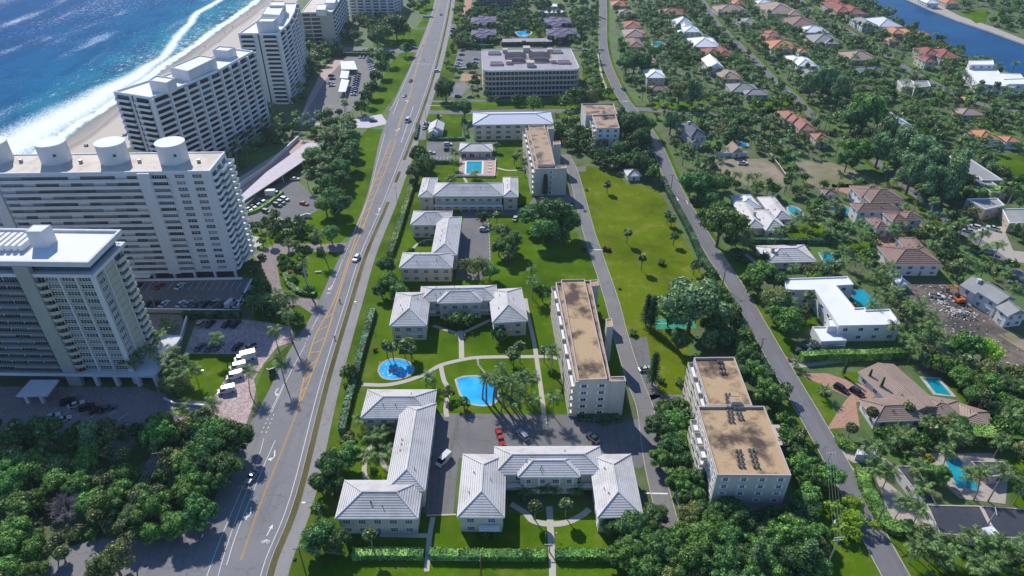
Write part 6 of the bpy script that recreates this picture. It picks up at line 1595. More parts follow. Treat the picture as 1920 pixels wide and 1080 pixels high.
for a in [('dark', 395, 838, 42), ('dark', 440, 822, 34), ('mid', 352, 868, 36), ('dark', 420, 880, 38), ('mid', 385, 905, 30), ('mid', 345, 925, 34), ('dark', 372, 962, 34), ('mid', 330, 985, 34), ('mid', 290, 948, 36), ('olive', 320, 985, 24), ('mid', 250, 975, 34), ('mid', 225, 925, 32), ('olive', 205, 905, 26),
          ('mid', 175, 940, 30), ('mid', 60, 880, 36), ('mid', 22, 905, 34), ('mid', 110, 900, 34), ('mid', 150, 905, 30), ('dark', 85, 945, 34), ('mid', 30, 960, 34), ('mid', 25, 1015, 36), ('mid', 62, 1030, 30), ('mid', 10, 1065, 34), ('olive', 212, 1052, 42), ('olive', 180, 1075, 26), ('mid', 60, 1075, 26), ('dark', 20, 840, 34), ('mid', 160, 872, 28),
          ('mid', 282, 1000, 26), ('mid', 405, 940, 0.1), ('dark', 130, 1000, 22),
          ('dark', 622, 872, 34), ('dark', 600, 905, 26), ('mid', 648, 856, 26), ('dark', 600, 1000, 36), ('dark', 632, 1012, 30), ('mid', 585, 1022, 24), ('mid', 596, 955, 18), ('dark', 628, 908, 26), ('olive', 655, 825, 18),
          ('dark', 726, 498, 20), ('mid', 732, 530, 24), ('mid', 745, 545, 22), ('dark', 715, 545, 16), ('olive', 752, 560, 14), ('dark', 785, 290, 22), ('dark', 800, 312, 24), ('dark', 778, 322, 20), ('mid', 795, 300, 18),
          ('dark', 1032, 400, 40), ('dark', 1000, 405, 26), ('dark', 1065, 415, 30), ('mid', 1020, 430, 30), ('dark', 1052, 440, 20), ('olive', 940, 432, 22), ('mid', 958, 455, 24), ('mid', 935, 462, 20), ('olive', 955, 478, 16), ('olive', 897, 500, 26), ('mid', 918, 508, 20), ('olive', 873, 497, 18),
          ('mid', 1018, 550, 18), ('dark', 905, 408, 13), ('mid', 858, 598, 17), ('mid', 878, 600, 14), ('mid', 845, 600, 12), ('dark', 935, 628, 15), ('mid', 1112, 575, 12),
          ('open', 1300, 568, 62), ('mid', 1340, 610, 28), ('dark', 1358, 632, 26), ('feather', 1330, 640, 22), ('dark', 1275, 640, 22), ('mid', 1255, 590, 26), ('olive', 1355, 590, 28), ('dark', 1380, 700, 28), ('mid', 1415, 700, 26), ('dark', 1395, 665, 24), ('mid', 1440, 735, 26),
          ('mid', 1245, 768, 24), ('mid', 1262, 790, 26), ('dark', 1235, 800, 26), ('mid', 1275, 760, 18), ('dark', 1258, 835, 28), ('mid', 1240, 860, 24), ('dark', 1275, 860, 26), ('mid', 1292, 890, 14), ('dark', 1190, 990, 38), ('dark', 1150, 985, 28), ('dark', 1225, 975, 32), ('mid', 1180, 1035, 36), ('dark', 1235, 1030, 32), ('mid', 1205, 1065, 34), ('mid', 1155, 1045, 24), ('olive', 1295, 965, 28), ('mid', 1320, 1010, 40), ('bright', 1345, 1020, 26), ('dark', 1380, 968, 34), ('mid', 1352, 985, 24), ('dark', 1360, 1050, 40), ('mid', 1290, 1050, 38), ('olive', 1425, 1000, 26), ('mid', 1488, 1005, 42), ('dark', 1490, 1050, 42), ('mid', 1450, 1045, 28), ('dark', 1525, 1040, 28), ('olive', 1480, 965, 20), ('mid', 1415, 1065, 28),
          ('mid', 1502, 872, 28), ('mid', 1560, 893, 28), ('mid', 1520, 895, 24), ('dark', 1495, 850, 20), ('olive', 1527, 930, 12), ('bright', 1562, 950, 17), ('bright', 1598, 942, 20), ('bright', 1606, 972, 20), ('bright', 1575, 990, 18), ('bright', 1602, 1000, 16), ('bright', 1642, 985, 12), ('bright', 1588, 965, 14),
          ('ficus', 1352, 418, 46), ('dark', 1310, 350, 34), ('mid', 1345, 345, 30), ('dark', 1330, 375, 26), ('mid', 1295, 345, 22), ('silver', 1345, 372, 18), ('mid', 1430, 515, 28), ('dark', 1455, 525, 26), ('mid', 1405, 530, 20), ('olive', 1455, 560, 30), ('dark', 1445, 600, 0.1), ('mid', 1478, 600, 32), ('mid', 1455, 585, 22), ('silver', 1520, 648, 24), ('silver', 1500, 655, 14), ('dark', 1428, 485, 14),
          ('feather', 1668, 262, 34), ('feather', 1690, 285, 38), ('feather', 1720, 300, 38), ('feather', 1750, 318, 36), ('feather', 1780, 335, 34), ('feather', 1710, 330, 34), ('feather', 1740, 345, 32), ('feather', 1775, 355, 28), ('feather', 1650, 285, 28), ('feather', 1795, 315, 28), ('mid', 1625, 205, 36), ('dark', 1600, 225, 24), ('mid', 1650, 220, 20), ('feather', 1545, 155, 24), ('feather', 1520, 165, 22), ('feather', 1575, 172, 24), ('feather', 1560, 148, 18), ('mid', 1605, 285, 28), ('dark', 1590, 300, 22), ('feather', 1300, 178, 24), ('olive', 1275, 170, 24), ('feather', 1258, 232, 20), ('dark', 1190, 115, 24), ('dark', 1180, 100, 0.1), ('dark', 1205, 120, 22), ('dark', 1175, 118, 22),
          ('dark', 1200, 215, 0.1), ('dark', 1190, 232, 26), ('dark', 1170, 240, 22), ('mid', 1210, 235, 22), ('dark', 1205, 260, 24), ('dark', 1160, 280, 20), ('dark', 1130, 292, 18), ('mid', 1175, 300, 16), ('dark', 1200, 305, 22), ('mid', 1225, 325, 18), ('dark', 1145, 305, 14), ('mid', 1095, 270, 12), ('dark', 825, 12, 0.1),
          ('dark', 742, 48, 22), ('mid', 755, 56, 15), ('dark', 706, 70, 20), ('mid', 720, 62, 18), ('dark', 728, 108, 15), ('dark', 716, 128, 16), ('dark', 704, 144, 16), ('dark', 696, 165, 17), ('dark', 686, 182, 16), ('mid', 676, 200, 15), ('dark', 760, 92, 12), ('dark', 650, 258, 20), ('dark', 660, 275, 20), ('dark', 652, 295, 22), ('dark', 640, 312, 22), ('dark', 640, 335, 20), ('dark', 625, 370, 26), ('dark', 635, 388, 26), ('mid', 610, 385, 22), ('dark', 615, 345, 20), ('mid', 588, 290, 22), ('mid', 620, 438, 20), ('mid', 560, 600, 15), ('olive', 535, 590, 14), ('dark', 500, 590, 12), ('dark', 835, 165, 22), ('dark', 830, 175, 14), ('dark', 870, 203, 20), ('mid', 1000, 195, 18), ('mid', 1080, 180, 18), ('olive', 1110, 178, 20), ('mid', 1060, 190, 14), ('mid', 902, 237, 16), ('dark', 895, 243, 10), ('dark', 1050, 245, 18),
          ('mid', 650, 700, 16), ('olive', 700, 668, 0.1), ('olive', 655, 694, 17), ('olive', 840, 735, 14), ('mid', 870, 755, 15), ('olive', 800, 795, 0.1), ('mid', 700, 770, 9), ('olive', 1135, 995, 0.1), ('yellow', 1735, 862, 18), ('mid', 1720, 875, 18), ('mid', 1760, 890, 22), ('olive', 1255, 60, 14), ('yellow', 1258, 60, 10), ('mid', 1690, 935, 0.1), ('mid', 1810, 650, 30), ('bright', 1850, 655, 30), ('mid', 1800, 700, 24)]:
    if a[3] >= 1: T(*a)
for a in [('shrub', 935, 618, 13), ('shrub', 1240, 490, 10), ('crimson', 1135, 466, 7), ('crimson', 1142, 468, 6), ('crimson', 1094, 466, 6), ('crimson', 703, 656, 6), ('shrub', 1100, 355, 4), ('shrub', 1097, 395, 3), ('shrub', 1162, 540, 4), ('shrub', 1187, 622, 11), ('magenta', 1632, 658, 7), ('magenta', 1480, 673, 6), ('rust', 632, 345, 9), ('rust', 628, 372, 10), ('rust', 700, 335, 0.1), ('rust', 640, 330, 8), ('shrub', 1275, 715, 12), ('shrub', 1240, 712, 10), ('shrub', 910, 1000, 12), ('shrub', 885, 985, 9), ('shrub', 668, 445, 0.1), ('rust', 1760, 408, 6), ('shrub', 1470, 545, 9), ('shrub', 1385, 480, 12), ('shrub', 1398, 488, 10), ('shrub', 1420, 505, 9), ('shrub', 1600, 685, 0.1), ('shrub', 1090, 805, 0.1), ('shrub', 1155, 640, 0.1), ('shrub', 540, 500, 12), ('shrub', 548, 520, 14), ('shrub', 560, 500, 12), ('silver', 570, 510, 8), ('shrub', 530, 485, 10), ('shrub', 580, 540, 14), ('rust', 545, 510, 8), ('shrub', 600, 470, 11), ('shrub', 575, 465, 10),
          ('shrub', 770, 470, 10), ('shrub', 812, 440, 8), ('shrub', 795, 455, 6), ('shrub', 735, 778, 10), ('shrub', 700, 880, 9), ('shrub', 735, 860, 9), ('shrub', 745, 845, 7), ('shrub', 1390, 230, 0.1), ('shrub', 695, 450, 0.1), ('shrub', 1205, 690, 8), ('shrub', 555, 455, 8), ('shrub', 590, 450, 8), ('shrub', 490, 480, 10), ('shrub', 1110, 770, 0.1), ('shrub', 552, 1046, 5), ('shrub', 690, 970, 0.1)]:
    if a[3] >= 1: T(*a)
for a in [('coconut', 608, 483, 11), ('date', 544, 490, 8), ('royal', 578, 545, 13), ('coconut', 530, 600, 11), ('coconut', 548, 640, 12), ('coconut', 522, 655, 8), ('coconut', 470, 740, 8), ('coconut', 535, 720, 9), ('date', 700, 735, 0),
          ('sabal', 727, 672, 5.5), ('sabal', 738, 676, 6), ('sabal', 760, 672, 6), ('sabal', 772, 676, 5), ('sabal', 770, 665, 5.5), ('coconut', 812, 728, 4), ('date', 912, 756, 10), ('date', 925, 760, 11), ('date', 945, 762, 10), ('date', 960, 765, 11), ('date', 930, 745, 12), ('date', 950, 745, 9), ('date', 978, 738, 9), ('coconut', 996, 742, 7), ('coconut', 997, 780, 7), ('date', 975, 770, 8), ('date', 905, 748, 9), ('date', 940, 775, 8), ('coconut', 962, 785, 6), ('date', 985, 755, 8), ('coconut', 1037, 780, 7.5), ('sabal', 963, 690, 5.5), ('sabal', 975, 680, 7), ('sabal', 958, 680, 4.5), ('royal', 1034, 700, 9), ('sabal', 1020, 680, 5.5), ('royal', 998, 560, 8), ('sabal', 1175, 457, 5.5), ('sabal', 1202, 507, 6), ('sabal', 1138, 362, 4.5), ('sabal', 1250, 420, 5), ('sabal', 1262, 460, 4.5), ('sabal', 1258, 425, 4), ('sabal', 1300, 515, 4.5), ('sabal', 1310, 510, 4),
          ('sabal', 880, 487, 0), ('sabal', 945, 478, 5), ('sabal', 950, 498, 5), ('sabal', 963, 470, 4), ('date', 995, 530, 7), ('sabal', 932, 422, 5), ('royal', 983, 330, 8), ('royal', 975, 310, 7), ('sabal', 965, 310, 4.5), ('sabal', 930, 285, 4), ('coconut', 850, 318, 5), ('coconut', 855, 300, 5), ('coconut', 890, 335, 3.5), ('coconut', 850, 352, 5), ('date', 808, 352, 0), ('coconut', 1068, 275, 8), ('sabal', 823, 230, 3.5), ('sabal', 700, 1035, 7), ('sabal', 1003, 975, 5.5), ('sabal', 1060, 970, 5.5), ('date', 985, 932, 2.2), ('date', 1018, 925, 2.5), ('date', 1040, 925, 2.5), ('date', 1078, 928, 2.5), ('coconut', 695, 795, 3.8), ('coconut', 685, 805, 3.6), ('coconut', 700, 835, 4), ('coconut', 712, 830, 4), ('coconut', 695, 880, 5), ('coconut', 725, 872, 4.5), ('coconut', 733, 812, 3),
          ('coconut', 205, 700, 0), ('royal', 318, 632, 6), ('royal', 330, 640, 6), ('coconut', 350, 560, 0), ('coconut', 281, 700, 9), ('coconut', 268, 715, 9), ('coconut', 260, 690, 9), ('coconut', 300, 690, 9), ('coconut', 310, 665, 8), ('coconut', 330, 690, 8), ('coconut', 345, 705, 7), ('coconut', 355, 710, 7), ('coconut', 372, 720, 6), ('coconut', 362, 735, 7), ('coconut', 338, 735, 7), ('coconut', 325, 720, 7), ('coconut', 320, 745, 6), ('coconut', 350, 790, 5), ('coconut', 405, 785, 6), ('coconut', 425, 668, 8), ('sabal', 322, 870, 5), ('sabal', 110, 1050, 5), ('sabal', 122, 1035, 5), ('sabal', 128, 1060, 5), ('sabal', 45, 980, 5),
          ('date', 1545, 745, 3), ('date', 1572, 735, 0), ('date', 1490, 690, 2.6), ('sabal', 1695, 785, 5), ('sabal', 1628, 790, 4), ('sabal', 1590, 820, 4), ('coconut', 1620, 860, 5), ('coconut', 1650, 860, 6), ('coconut', 1675, 850, 6), ('coconut', 1690, 845, 6), ('coconut', 1632, 900, 6), ('coconut', 1655, 915, 7), ('coconut', 1625, 905, 6), ('coconut', 1678, 972, 6), ('coconut', 1715, 935, 5), ('coconut', 1800, 930, 8), ('coconut', 1825, 938, 9), ('coconut', 1852, 940, 10), ('coconut', 1900, 945, 8), ('coconut', 1765, 880, 7), ('coconut', 1862, 858, 6), ('coconut', 1703, 1055, 6), ('coconut', 1720, 1050, 7), ('coconut', 1740, 1060, 6), ('coconut', 1760, 1040, 6), ('coconut', 1785, 1050, 6), ('coconut', 1810, 1035, 6), ('coconut', 1835, 1045, 6), ('coconut', 1862, 1040, 6), ('coconut', 1880, 1060, 6), ('coconut', 1770, 1075, 6), ('coconut', 1710, 905, 6), ('sabal', 1470, 745, 4), ('sabal', 1495, 830, 4), ('sabal', 1465, 755, 3.5), ('sabal', 1492, 840, 4),
          ('coconut', 1480, 530, 0), ('coconut', 1530, 520, 5), ('coconut', 1550, 515, 5), ('coconut', 1570, 520, 5), ('coconut', 1590, 512, 6), ('coconut', 1612, 515, 6), ('coconut', 1640, 545, 8), ('coconut', 1655, 560, 8), ('coconut', 1668, 580, 8), ('coconut', 1685, 600, 8), ('coconut', 1700, 618, 8), ('coconut', 1715, 640, 8), ('coconut', 1730, 655, 8), ('coconut', 1750, 660, 7), ('coconut', 1760, 675, 7), ('coconut', 1690, 665, 6), ('coconut', 1650, 530, 7), ('coconut', 1610, 462, 6), ('coconut', 1585, 450, 7), ('coconut', 1560, 455, 6), ('coconut', 1540, 440, 6), ('coconut', 1510, 430, 5), ('coconut', 1490, 420, 5), ('royal', 1690, 350, 9), ('royal', 1715, 385, 9), ('royal', 1740, 410, 9), ('royal', 1765, 430, 9), ('royal', 1795, 450, 9), ('royal', 1830, 470, 9), ('royal', 1860, 490, 8), ('royal', 1620, 430, 0), ('date', 1713, 395, 5), ('date', 1748, 470, 5), ('date', 1725, 455, 5)]:
    if a[3] > 0: PL(*a)
for a in [('norfolk', 1220, 617, 15), ('norfolk', 1210, 610, 14), ('norfolk', 1222, 722, 14), ('norfolk', 1022, 368, 12), ('cypress', 1580, 704, 8), ('cypress', 1624, 722, 7), ('cypress', 1645, 742, 8), ('cone', 1410, 1075, 13), ('cone', 1440, 1060, 10), ('norfolk', 1195, 270, 13), ('norfolk', 1170, 262, 12), ('cone', 1500, 1080, 14), ('norfolk', 1062, 15, 16), ('norfolk', 1085, 22, 18), ('norfolk', 1105, 18, 18), ('norfolk', 1118, 30, 14)]:
    CN(*a)
# keep-clear areas in which the scatter plants nothing
for pl in ([(1081, 300), (1240, 345), (1335, 560), (1290, 740), (1200, 760)], [(560, 420), (700, 240), (730, 250), (640, 470)], [(700, 216), (800, 60), (740, 90), (660, 205)], [(760, 330), (1000, 262), (1060, 400), (1180, 775), (1215, 960), (520, 1160), (640, 650)], [(1335, 300), (1440, 297), (1482, 345), (1400, 350)], [(1490, 300), (1570, 305), (1650, 345), (1520, 355)], [(1700, 525), (1920, 630), (2000, 710), (1800, 700)], [(1855, 292), (1960, 290), (1960, 352), (1905, 338), (1872, 320)], [(792, 188), (880, 190), (880, 262), (780, 262)], [(490, 660), (560, 640), (470, 800)], [(340, 665), (450, 665), (395, 752), (340, 745)], [(862, 285), (932, 285), (932, 332), (860, 332)], [(1795, 24), (1850, 14), (1860, 40), (1830, 44)], [(520, 560), (580, 460), (650, 470), (610, 620)], [(1700, 530), (1700, 520), (1770, 520), (1800, 545)], [(1735, 570), (1770, 572), (1790, 600), (1758, 615)]):
    block([(p.x, p.y) for p in GP(pl)], 0)
def scatter(pts, n, mixk, rr=(3, 5), gap=.72, ph=(6, 10), margin=.3):
    P = [(p.x, p.y) for p in GP(pts)]; xs = [p[0] for p in P]; ys = [p[1] for p in P]; made = 0
    ks = [k for k, w in mixk for _ in range(w)]
    for _ in range(n * 6):
        if made >= n: break
        x, y = RND.uniform(min(xs), max(xs)), RND.uniform(min(ys), max(ys))
        if not inside(x, y, P): continue
        k = RND.choice(ks); palm = k in FR or k == 'sabal'; r = RND.uniform(*rr) if not palm else {'coconut': 3.2, 'royal': 3.2, 'date': 2.8, 'sabal': 1.8}[k] * RND.uniform(.85, 1.1)
        if k in ('shrub', 'rust', 'silver'): r *= .5
        if blocked(x, y, margin + r * (.35 if not palm else .1)): continue
        ok = True; cx, cy = int(x // 8), int(y // 8); lim = gap * r * (1.0 if not palm else .6)
        for i in (-1, 0, 1):
            for j in (-1, 0, 1):
                for (qx, qy, qr) in GRID.get((cx + i, cy + j), ()):
                    d2 = (qx - x) ** 2 + (qy - y) ** 2
                    if d2 < (lim + gap * .55 * qr) ** 2 * .7: ok = False; break
        if not ok: continue
        GRID.setdefault((cx, cy), []).append((x, y, r)); made += 1
        if palm: PLANTS.append(dict(kind=k, p=(x, y), r=r, h=RND.uniform(*ph), palm=True))
        elif k in ('shrub', 'rust', 'silver'): PLANTS.append(dict(kind=k, p=(x, y), r=r, hc=r * .6))
        else: PLANTS.append(dict(kind=k, p=(x, y), r=r, hc=r * RND.uniform(.95, 1.25)))
    return made
GRID = {}
for q in PLANTS: GRID.setdefault((int(q['p'][0] // 8), int(q['p'][1] // 8)), []).append((q['p'][0], q['p'][1], q['r'] * (1 if not q.get('palm') else .6)))
SUB = [('dark', 3), ('mid', 6), ('olive', 4), ('silver', 1), ('magenta', 0), ('coconut', 6), ('royal', 1), ('sabal', 3), ('shrub', 4), ('feather', 2)]
scatter([(-80, 800), (300, 806), (470, 806), (440, 860), (400, 930), (340, 985), (255, 1006), (190, 1004), (110, 1024), (60, 1075), (-80, 1160)], 170, [('dark', 4), ('mid', 5), ('olive', 4), ('feather', 1), ('sabal', 2), ('shrub', 2)], (2.2, 5.2), .55)
scatter([(-60, 1075), (60, 1075), (-60, 1160)], 10, [('mid', 1)], (3, 4.6))
scatter([(480, 200), (560, 240), (620, 240), (650, 290), (600, 400), (560, 380), (580, 300), (560, 262), (480, 290), (430, 350), (420, 320)], 70, [('dark', 4), ('coconut', 5), ('mid', 2), ('shrub', 2)], (2.5, 4))
scatter([(600, 245), (660, 240), (668, 285), (635, 335), (618, 395), (560, 408), (590, 350)], 55, [('dark', 4), ('coconut', 2), ('shrub', 2), ('rust', 1)], (3, 4.6))
scatter([(560, 85), (650, 92), (600, 140), (580, 205), (520, 200), (575, 150)], 60, [('dark', 3), ('coconut', 4), ('mid', 3)], (2.5, 4.5))
scatter([(690, 100), (730, 96), (735, 112), (700, 180), (675, 206), (615, 236), (600, 232), (680, 175), (700, 130)], 50, [('dark', 5), ('mid', 2), ('coconut', 3)], (3, 4.8))
scatter([(640, 40), (765, 34), (735, 90), (640, 88)], 45, [('dark', 5), ('mid', 2), ('coconut', 2)], (3, 5))
scatter([(760, -20), (815, -20), (800, 20), (760, 30)], 20, [('dark', 5)], (3, 5))
scatter([(460, 415), (600, 425), (640, 445), (560, 452), (480, 470), (465, 445)], 40, [('dark', 3), ('mid', 3), ('shrub', 4), ('sabal', 2)], (1.8, 3))
scatter([(470, 480), (500, 520), (515, 560), (470, 575), (455, 560)], 16, [('dark', 3), ('shrub', 3)], (2, 3)); scatter([(470, 580), (560, 575), (585, 600), (545, 616), (470, 610), (455, 592)], 16, [('dark', 3), ('coconut', 2), ('mid', 2)], (2, 3.2))
scatter([(265, 690), (340, 640), (345, 665), (335, 745), (310, 740)], 30, [('mid', 3), ('dark', 3), ('coconut', 3)], (2, 3), ph=(5, 8)); scatter([(340, 690), (400, 730), (395, 750), (335, 745)], 10, [('mid', 3), ('coconut', 3)], (2, 2.6), ph=(4, 7))
scatter([(524, 478), (560, 472), (590, 474), (600, 540), (560, 550), (530, 520)], 14, [('mid', 3), ('dark', 3), ('coconut', 1), ('shrub', 4)], (1.8, 2.6))
scatter([(838, 40), (1120, 20), (1125, 92), (1095, 100), (1090, 90), (905, 86), (898, 130), (905, 186), (835, 186), (828, 140)], 260, [('dark', 5), ('mid', 4), ('sabal', 4), ('coconut', 2), ('shrub', 4)], (2.2, 4.2), ph=(4, 8))
scatter([(840, -30), (1125, -30), (1125, 25), (840, 40)], 140, [('dark', 6), ('mid', 4)], (3, 5.5))
scatter([(1092, 95), (1122, 95), (1150, 170), (1140, 190), (1092, 188)], 40, [('coconut', 5), ('mid', 3), ('dark', 2)], (2.2, 3.6), ph=(6, 9))
scatter([(905, 183), (1090, 180), (1150, 190), (1090, 200), (905, 200)], 14, [('mid', 3), ('dark', 3), ('shrub', 4)], (2, 3.5))
scatter([(1085, 255), (1100, 240), (1170, 215), (1205, 232), (1235, 290), (1240, 345), (1215, 340), (1175, 318), (1110, 312)], 90, [('dark', 6), ('mid', 3), ('sabal', 2), ('shrub', 2)], (2.4, 4.2))
scatter([(1036, 240), (1085, 235), (1090, 290), (1075, 300)], 20, [('dark', 3), ('coconut', 3), ('mid', 3)], (2, 3.4))
scatter([(1150, 0), (1600, -30), (1700, 60), (1920, 160), (1920, 1080), (1720, 1080), (1630, 960), (1500, 710), (1240, 250), (1170, 165)], 2500, SUB, (1.6, 4.2), .80, (5, 8.5), 1.2)
scatter([(1240, 345), (1262, 350), (1400, 560), (1500, 740), (1600, 920), (1540, 860), (1440, 700), (1380, 600)], 120, [('dark', 4), ('mid', 4), ('sabal', 3), ('shrub', 3)], (2, 3.4))
scatter([(1410, 650), (1470, 740), (1500, 850), (1480, 880), (1440, 760)], 22, [('dark', 4), ('mid', 4), ('shrub', 3)], (2, 3.2))
scatter([(1215, 755), (1300, 745), (1310, 900), (1340, 960), (1290, 960), (1240, 900)], 40, [('dark', 4), ('mid', 5)], (2.6, 3.8)); scatter([(1220, 970), (1520, 950), (1540, 1150), (1180, 1150)], 90, [('dark', 5), ('mid', 5), ('olive', 2)], (2.8, 4.2), .55)
scatter([(1240, 590), (1330, 530), (1380, 600), (1420, 690), (1380, 660), (1300, 660), (1250, 640)], 30, [('dark', 4), ('mid', 4)], (2.4, 3.8))
scatter([(1700, -30), (1990, -30), (1990, 80), (1900, 62), (1800, 28), (1740, 0)], 220, [('dark', 4), ('mid', 3), ('coconut', 4)], (2.6, 4.8))
scatter([(1460, 750), (1590, 900), (1600, 960), (1480, 880)], 16, [('mid', 3), ('dark', 2)], (2, 3))
scatter([(1740, 690), (1960, 700), (1960, 840), (1760, 812), (1860, 812)], 190, [('mid', 6), ('dark', 2), ('olive', 3)], (2.6, 4.2), .5)
scatter([(1640, 780), (1780, 808), (1960, 822), (1960, 845), (1640, 842)], 40, [('mid', 6), ('coconut', 2), ('dark', 2)], (1.4, 2.2), .6, (4, 7))
scatter([(1720, 1010), (1930, 1025), (1960, 1090), (1720, 1110)], 26, [('coconut', 3), ('shrub', 5)], (2, 3), ph=(4, 6))
scatter([(1570, 0), (1960, -40), (2400, -40), (2400, 900), (1960, 900)], 500, SUB, (2.6, 4.6), .7)

CATS = {'palm': 'palm tree', 'con': 'pine tree'}
def visible(q):
    x, y = q['p']; z = q.get('hc', q.get('h', 5) * .8)
    Z = y * math.cos(PITCH) + (CAM_H - z) * math.sin(PITCH)
    if Z < 10: return None
    u = 960 + F * x / Z; v = 540 + F * (-y * math.sin(PITCH) + (CAM_H - z) * math.cos(PITCH)) / Z; m_ = F * q['r'] / Z
    return (u, v, m_) if -m_ < u < 1920 + m_ and -m_ < v < 1080 + m_ else None
groups = {}
for q in PLANTS:
    q['px'] = visible(q)
    fam = 'palm' if q.get('palm') else 'con' if q.get('con') else 'shrub' if q['kind'] in ('shrub', 'magenta', 'crimson', 'rust', 'silver') else 'broad'
    q['fam'] = fam
    if q['px']: groups.setdefault(fam, []).append(q)
rest = []
for fam, qs in groups.items():
    qs.sort(key=lambda q: -q['px'][2])
    for i, q in enumerate(qs):
        if i < 298: q['solo'] = True
        else: rest.append(q)
SIZEW = lambda v, a, b_: 'small' if v < a else 'large' if v > b_ else 'medium'
def make_tree(q):
    k = q['kind']; x, y = q['p']; rz = RND.uniform(0, 2 * PI)
    if q.get('palm'):
        h = q['h'] * (1 if q['h'] < 4 else RND.uniform(.95, 1.05)); r = q['r']
        word = {'coconut': 'arching coconut palm', 'royal': 'straight royal palm', 'date': 'bushy date palm', 'sabal': 'round headed fan palm'}[k]
        sz = 'short' if h < 4.6 else 'tall' if h > 8 else 'medium'
        t = root('palm_tree', None, 'palm tree', (x, y, 0), 'palms of the gardens and streets', auto='%s %s' % (sz, word))
        mt = RND.choice(PT[k]); lean = {0: .12}.get(0)
        lx = max(v.co.x for v in mt.vertices) - .03
        link('trunk', mt, t, rz=rz, sc=(h, h, h)); top = Vector((math.cos(rz) * lx * h, math.sin(rz) * lx * h, h))
        if k != 'sabal' and q['px'][1] > 470 and q['px'][2] > 13:
            n = 15 if k != 'date' else 22
            for i in range(n):
                o = link('frond', RND.choice(FROND_MESH[k]), t, loc=top); el = RND.uniform(-.7, .6) if i > 3 else RND.uniform(.5, 1.1)
                o.rotation_euler = (RND.uniform(-.2, .2), -el, 2.4 * i + RND.uniform(-.2, .2)); s = r * RND.uniform(.85, 1.08); o.scale = (s, s, s)
        else: link('crown', RND.choice(PALM_CROWN[k]), t, loc=top, rz=rz, sc=(r, r, r * (.85 if k == 'sabal' else 1)))
    elif q.get('con'):
        h = q['h']; K = KIND[k]; t = root({'norfolk': 'pine_tree', 'cypress': 'cypress_tree', 'cone': 'conifer_tree'}[k], None, 'conifer', (x, y, 0), 'conifers', auto='%s %s' % (K['tone'], K['word']))
        mb = _cache.get('ctrunk')
        if not mb: b_ = MB(); b_.tube([(0, 0, -.01), (0, 0, .97)], [.018, .004], 7); mb = _cache['ctrunk'] = b_.mesh('trunk', ['bark'])
        link('trunk', mb, t, sc=(h, h, h)); link('crown', K['crowns'][0], t, rz=rz, sc=(h, h, h))
    elif q['fam'] == 'shrub':
        K = KIND[k]; me = RND.choice(K['crowns']); r = q['r']
        t = link('shrub', me, None, (x, y, r * .45), rz, sc=(r, r, r * RND.uniform(.8, 1.1))); tag(t, None, 'shrub', 'garden shrubs'); THINGS.append((t, '%s %s' % (K['tone'], K['word'])))
    else:
        K = KIND[k]; r = q['r']; hc = q['hc']; wz = {'feather': 1.35, 'open': .8, 'ficus': .9}.get(k, RND.uniform(.85, 1.1))
        if k == 'feather': hc = max(hc, r * 1.2)
        t = root('pine_tree' if k == 'feather' else 'broadleaf_tree', None, 'tree', (x, y, 0), 'leafy trees', auto='%s %s %s' % (SIZEW(r, 3.2, 4.6), K['tone'], K['word']))
        link('trunk', TRUNKS[RND.choice('abc')], t, rz=rz, sc=(max(hc, r * .9), max(hc, r * .9), hc))
        link('crown', RND.choice(K['crowns']), t, loc=(0, 0, hc), rz=rz, sc=(r * RND.uniform(.95, 1.1), r * RND.uniform(.95, 1.1), r * wz))
for q in PLANTS:
    if q.get('solo'): make_tree(q)
# the farther repeats, joined
def tile_mesh(me, r, loc, rz, zs, keep):
    n = len(me.vertices); V = np.empty(n * 3, np.float32); me.vertices.foreach_get('co', V); V = V.reshape(-1, 4, 3)
    if keep < len(V):
        idx = NR.choice(len(V), keep, replace=False); V = V[idx]; c = V.mean(1, keepdims=True); V = c + (V - c) * math.sqrt(min(6, n / 4 / keep)) * .95
    V = V.reshape(-1, 3) * np.array([r, r, r * zs]); c_, s_ = math.cos(rz), math.sin(rz)
    return np.stack([V[:, 0] * c_ - V[:, 1] * s_ + loc[0], V[:, 0] * s_ + V[:, 1] * c_ + loc[1], V[:, 2] + loc[2]], 1)
for fam, nm, lab in (('broad', 'distant_trees', 'smaller leafy trees filling the gardens of the distant suburb'), ('palm', 'distant_palms', 'smaller looking palms scattered through the distant gardens'), ('shrub', 'distant_shrubs', 'low shrubs scattered through the distant gardens')):
    bym = {}; trunks = MB()
    for q in rest:
        if q['fam'] != fam: continue
        k = q['kind']; rz = RND.uniform(0, 6.28); x, y = q['p']
        if fam == 'palm':
            h = q['h']; me = RND.choice(PALM_CROWN[k]); bym.setdefault(me.materials[0].name, []).append(tile_mesh(me, q['r'], (x, y, h), rz, 1, 130)); trunks.tube([(x, y, 0), (x, y, h)], .16, 4, cap=False)
        else:
            me = RND.choice(KIND[k]['crowns']); zz = {'feather': 1.35}.get(k, 1.0); bym.setdefault(me.materials[0].name, []).append(tile_mesh(me, q['r'] * 1.05, (x, y, q['hc'] if fam == 'broad' else q['r'] * .45), rz, zz, 330 if fam == 'broad' else 110))
            if fam == 'broad': trunks.tube([(x, y, 0), (x, y, q['hc'])], .2, 4, cap=False)
    if not bym: continue
    names = list(bym); V = np.concatenate([np.concatenate(bym[m_]) for m_ in names]); mi = np.concatenate([np.full(sum(len(a) for a in bym[m_]) // 4, i, np.int32) for i, m_ in enumerate(names)])
    o = link(nm, np_mesh(nm, V, 4, None, mi, names)); tag(o, lab, None, None, 'stuff')
    if trunks.v: o2 = trunks.build(nm + '_trunks', 'bark'); tag(o2, 'trunks of ' + lab, None, None, 'stuff')
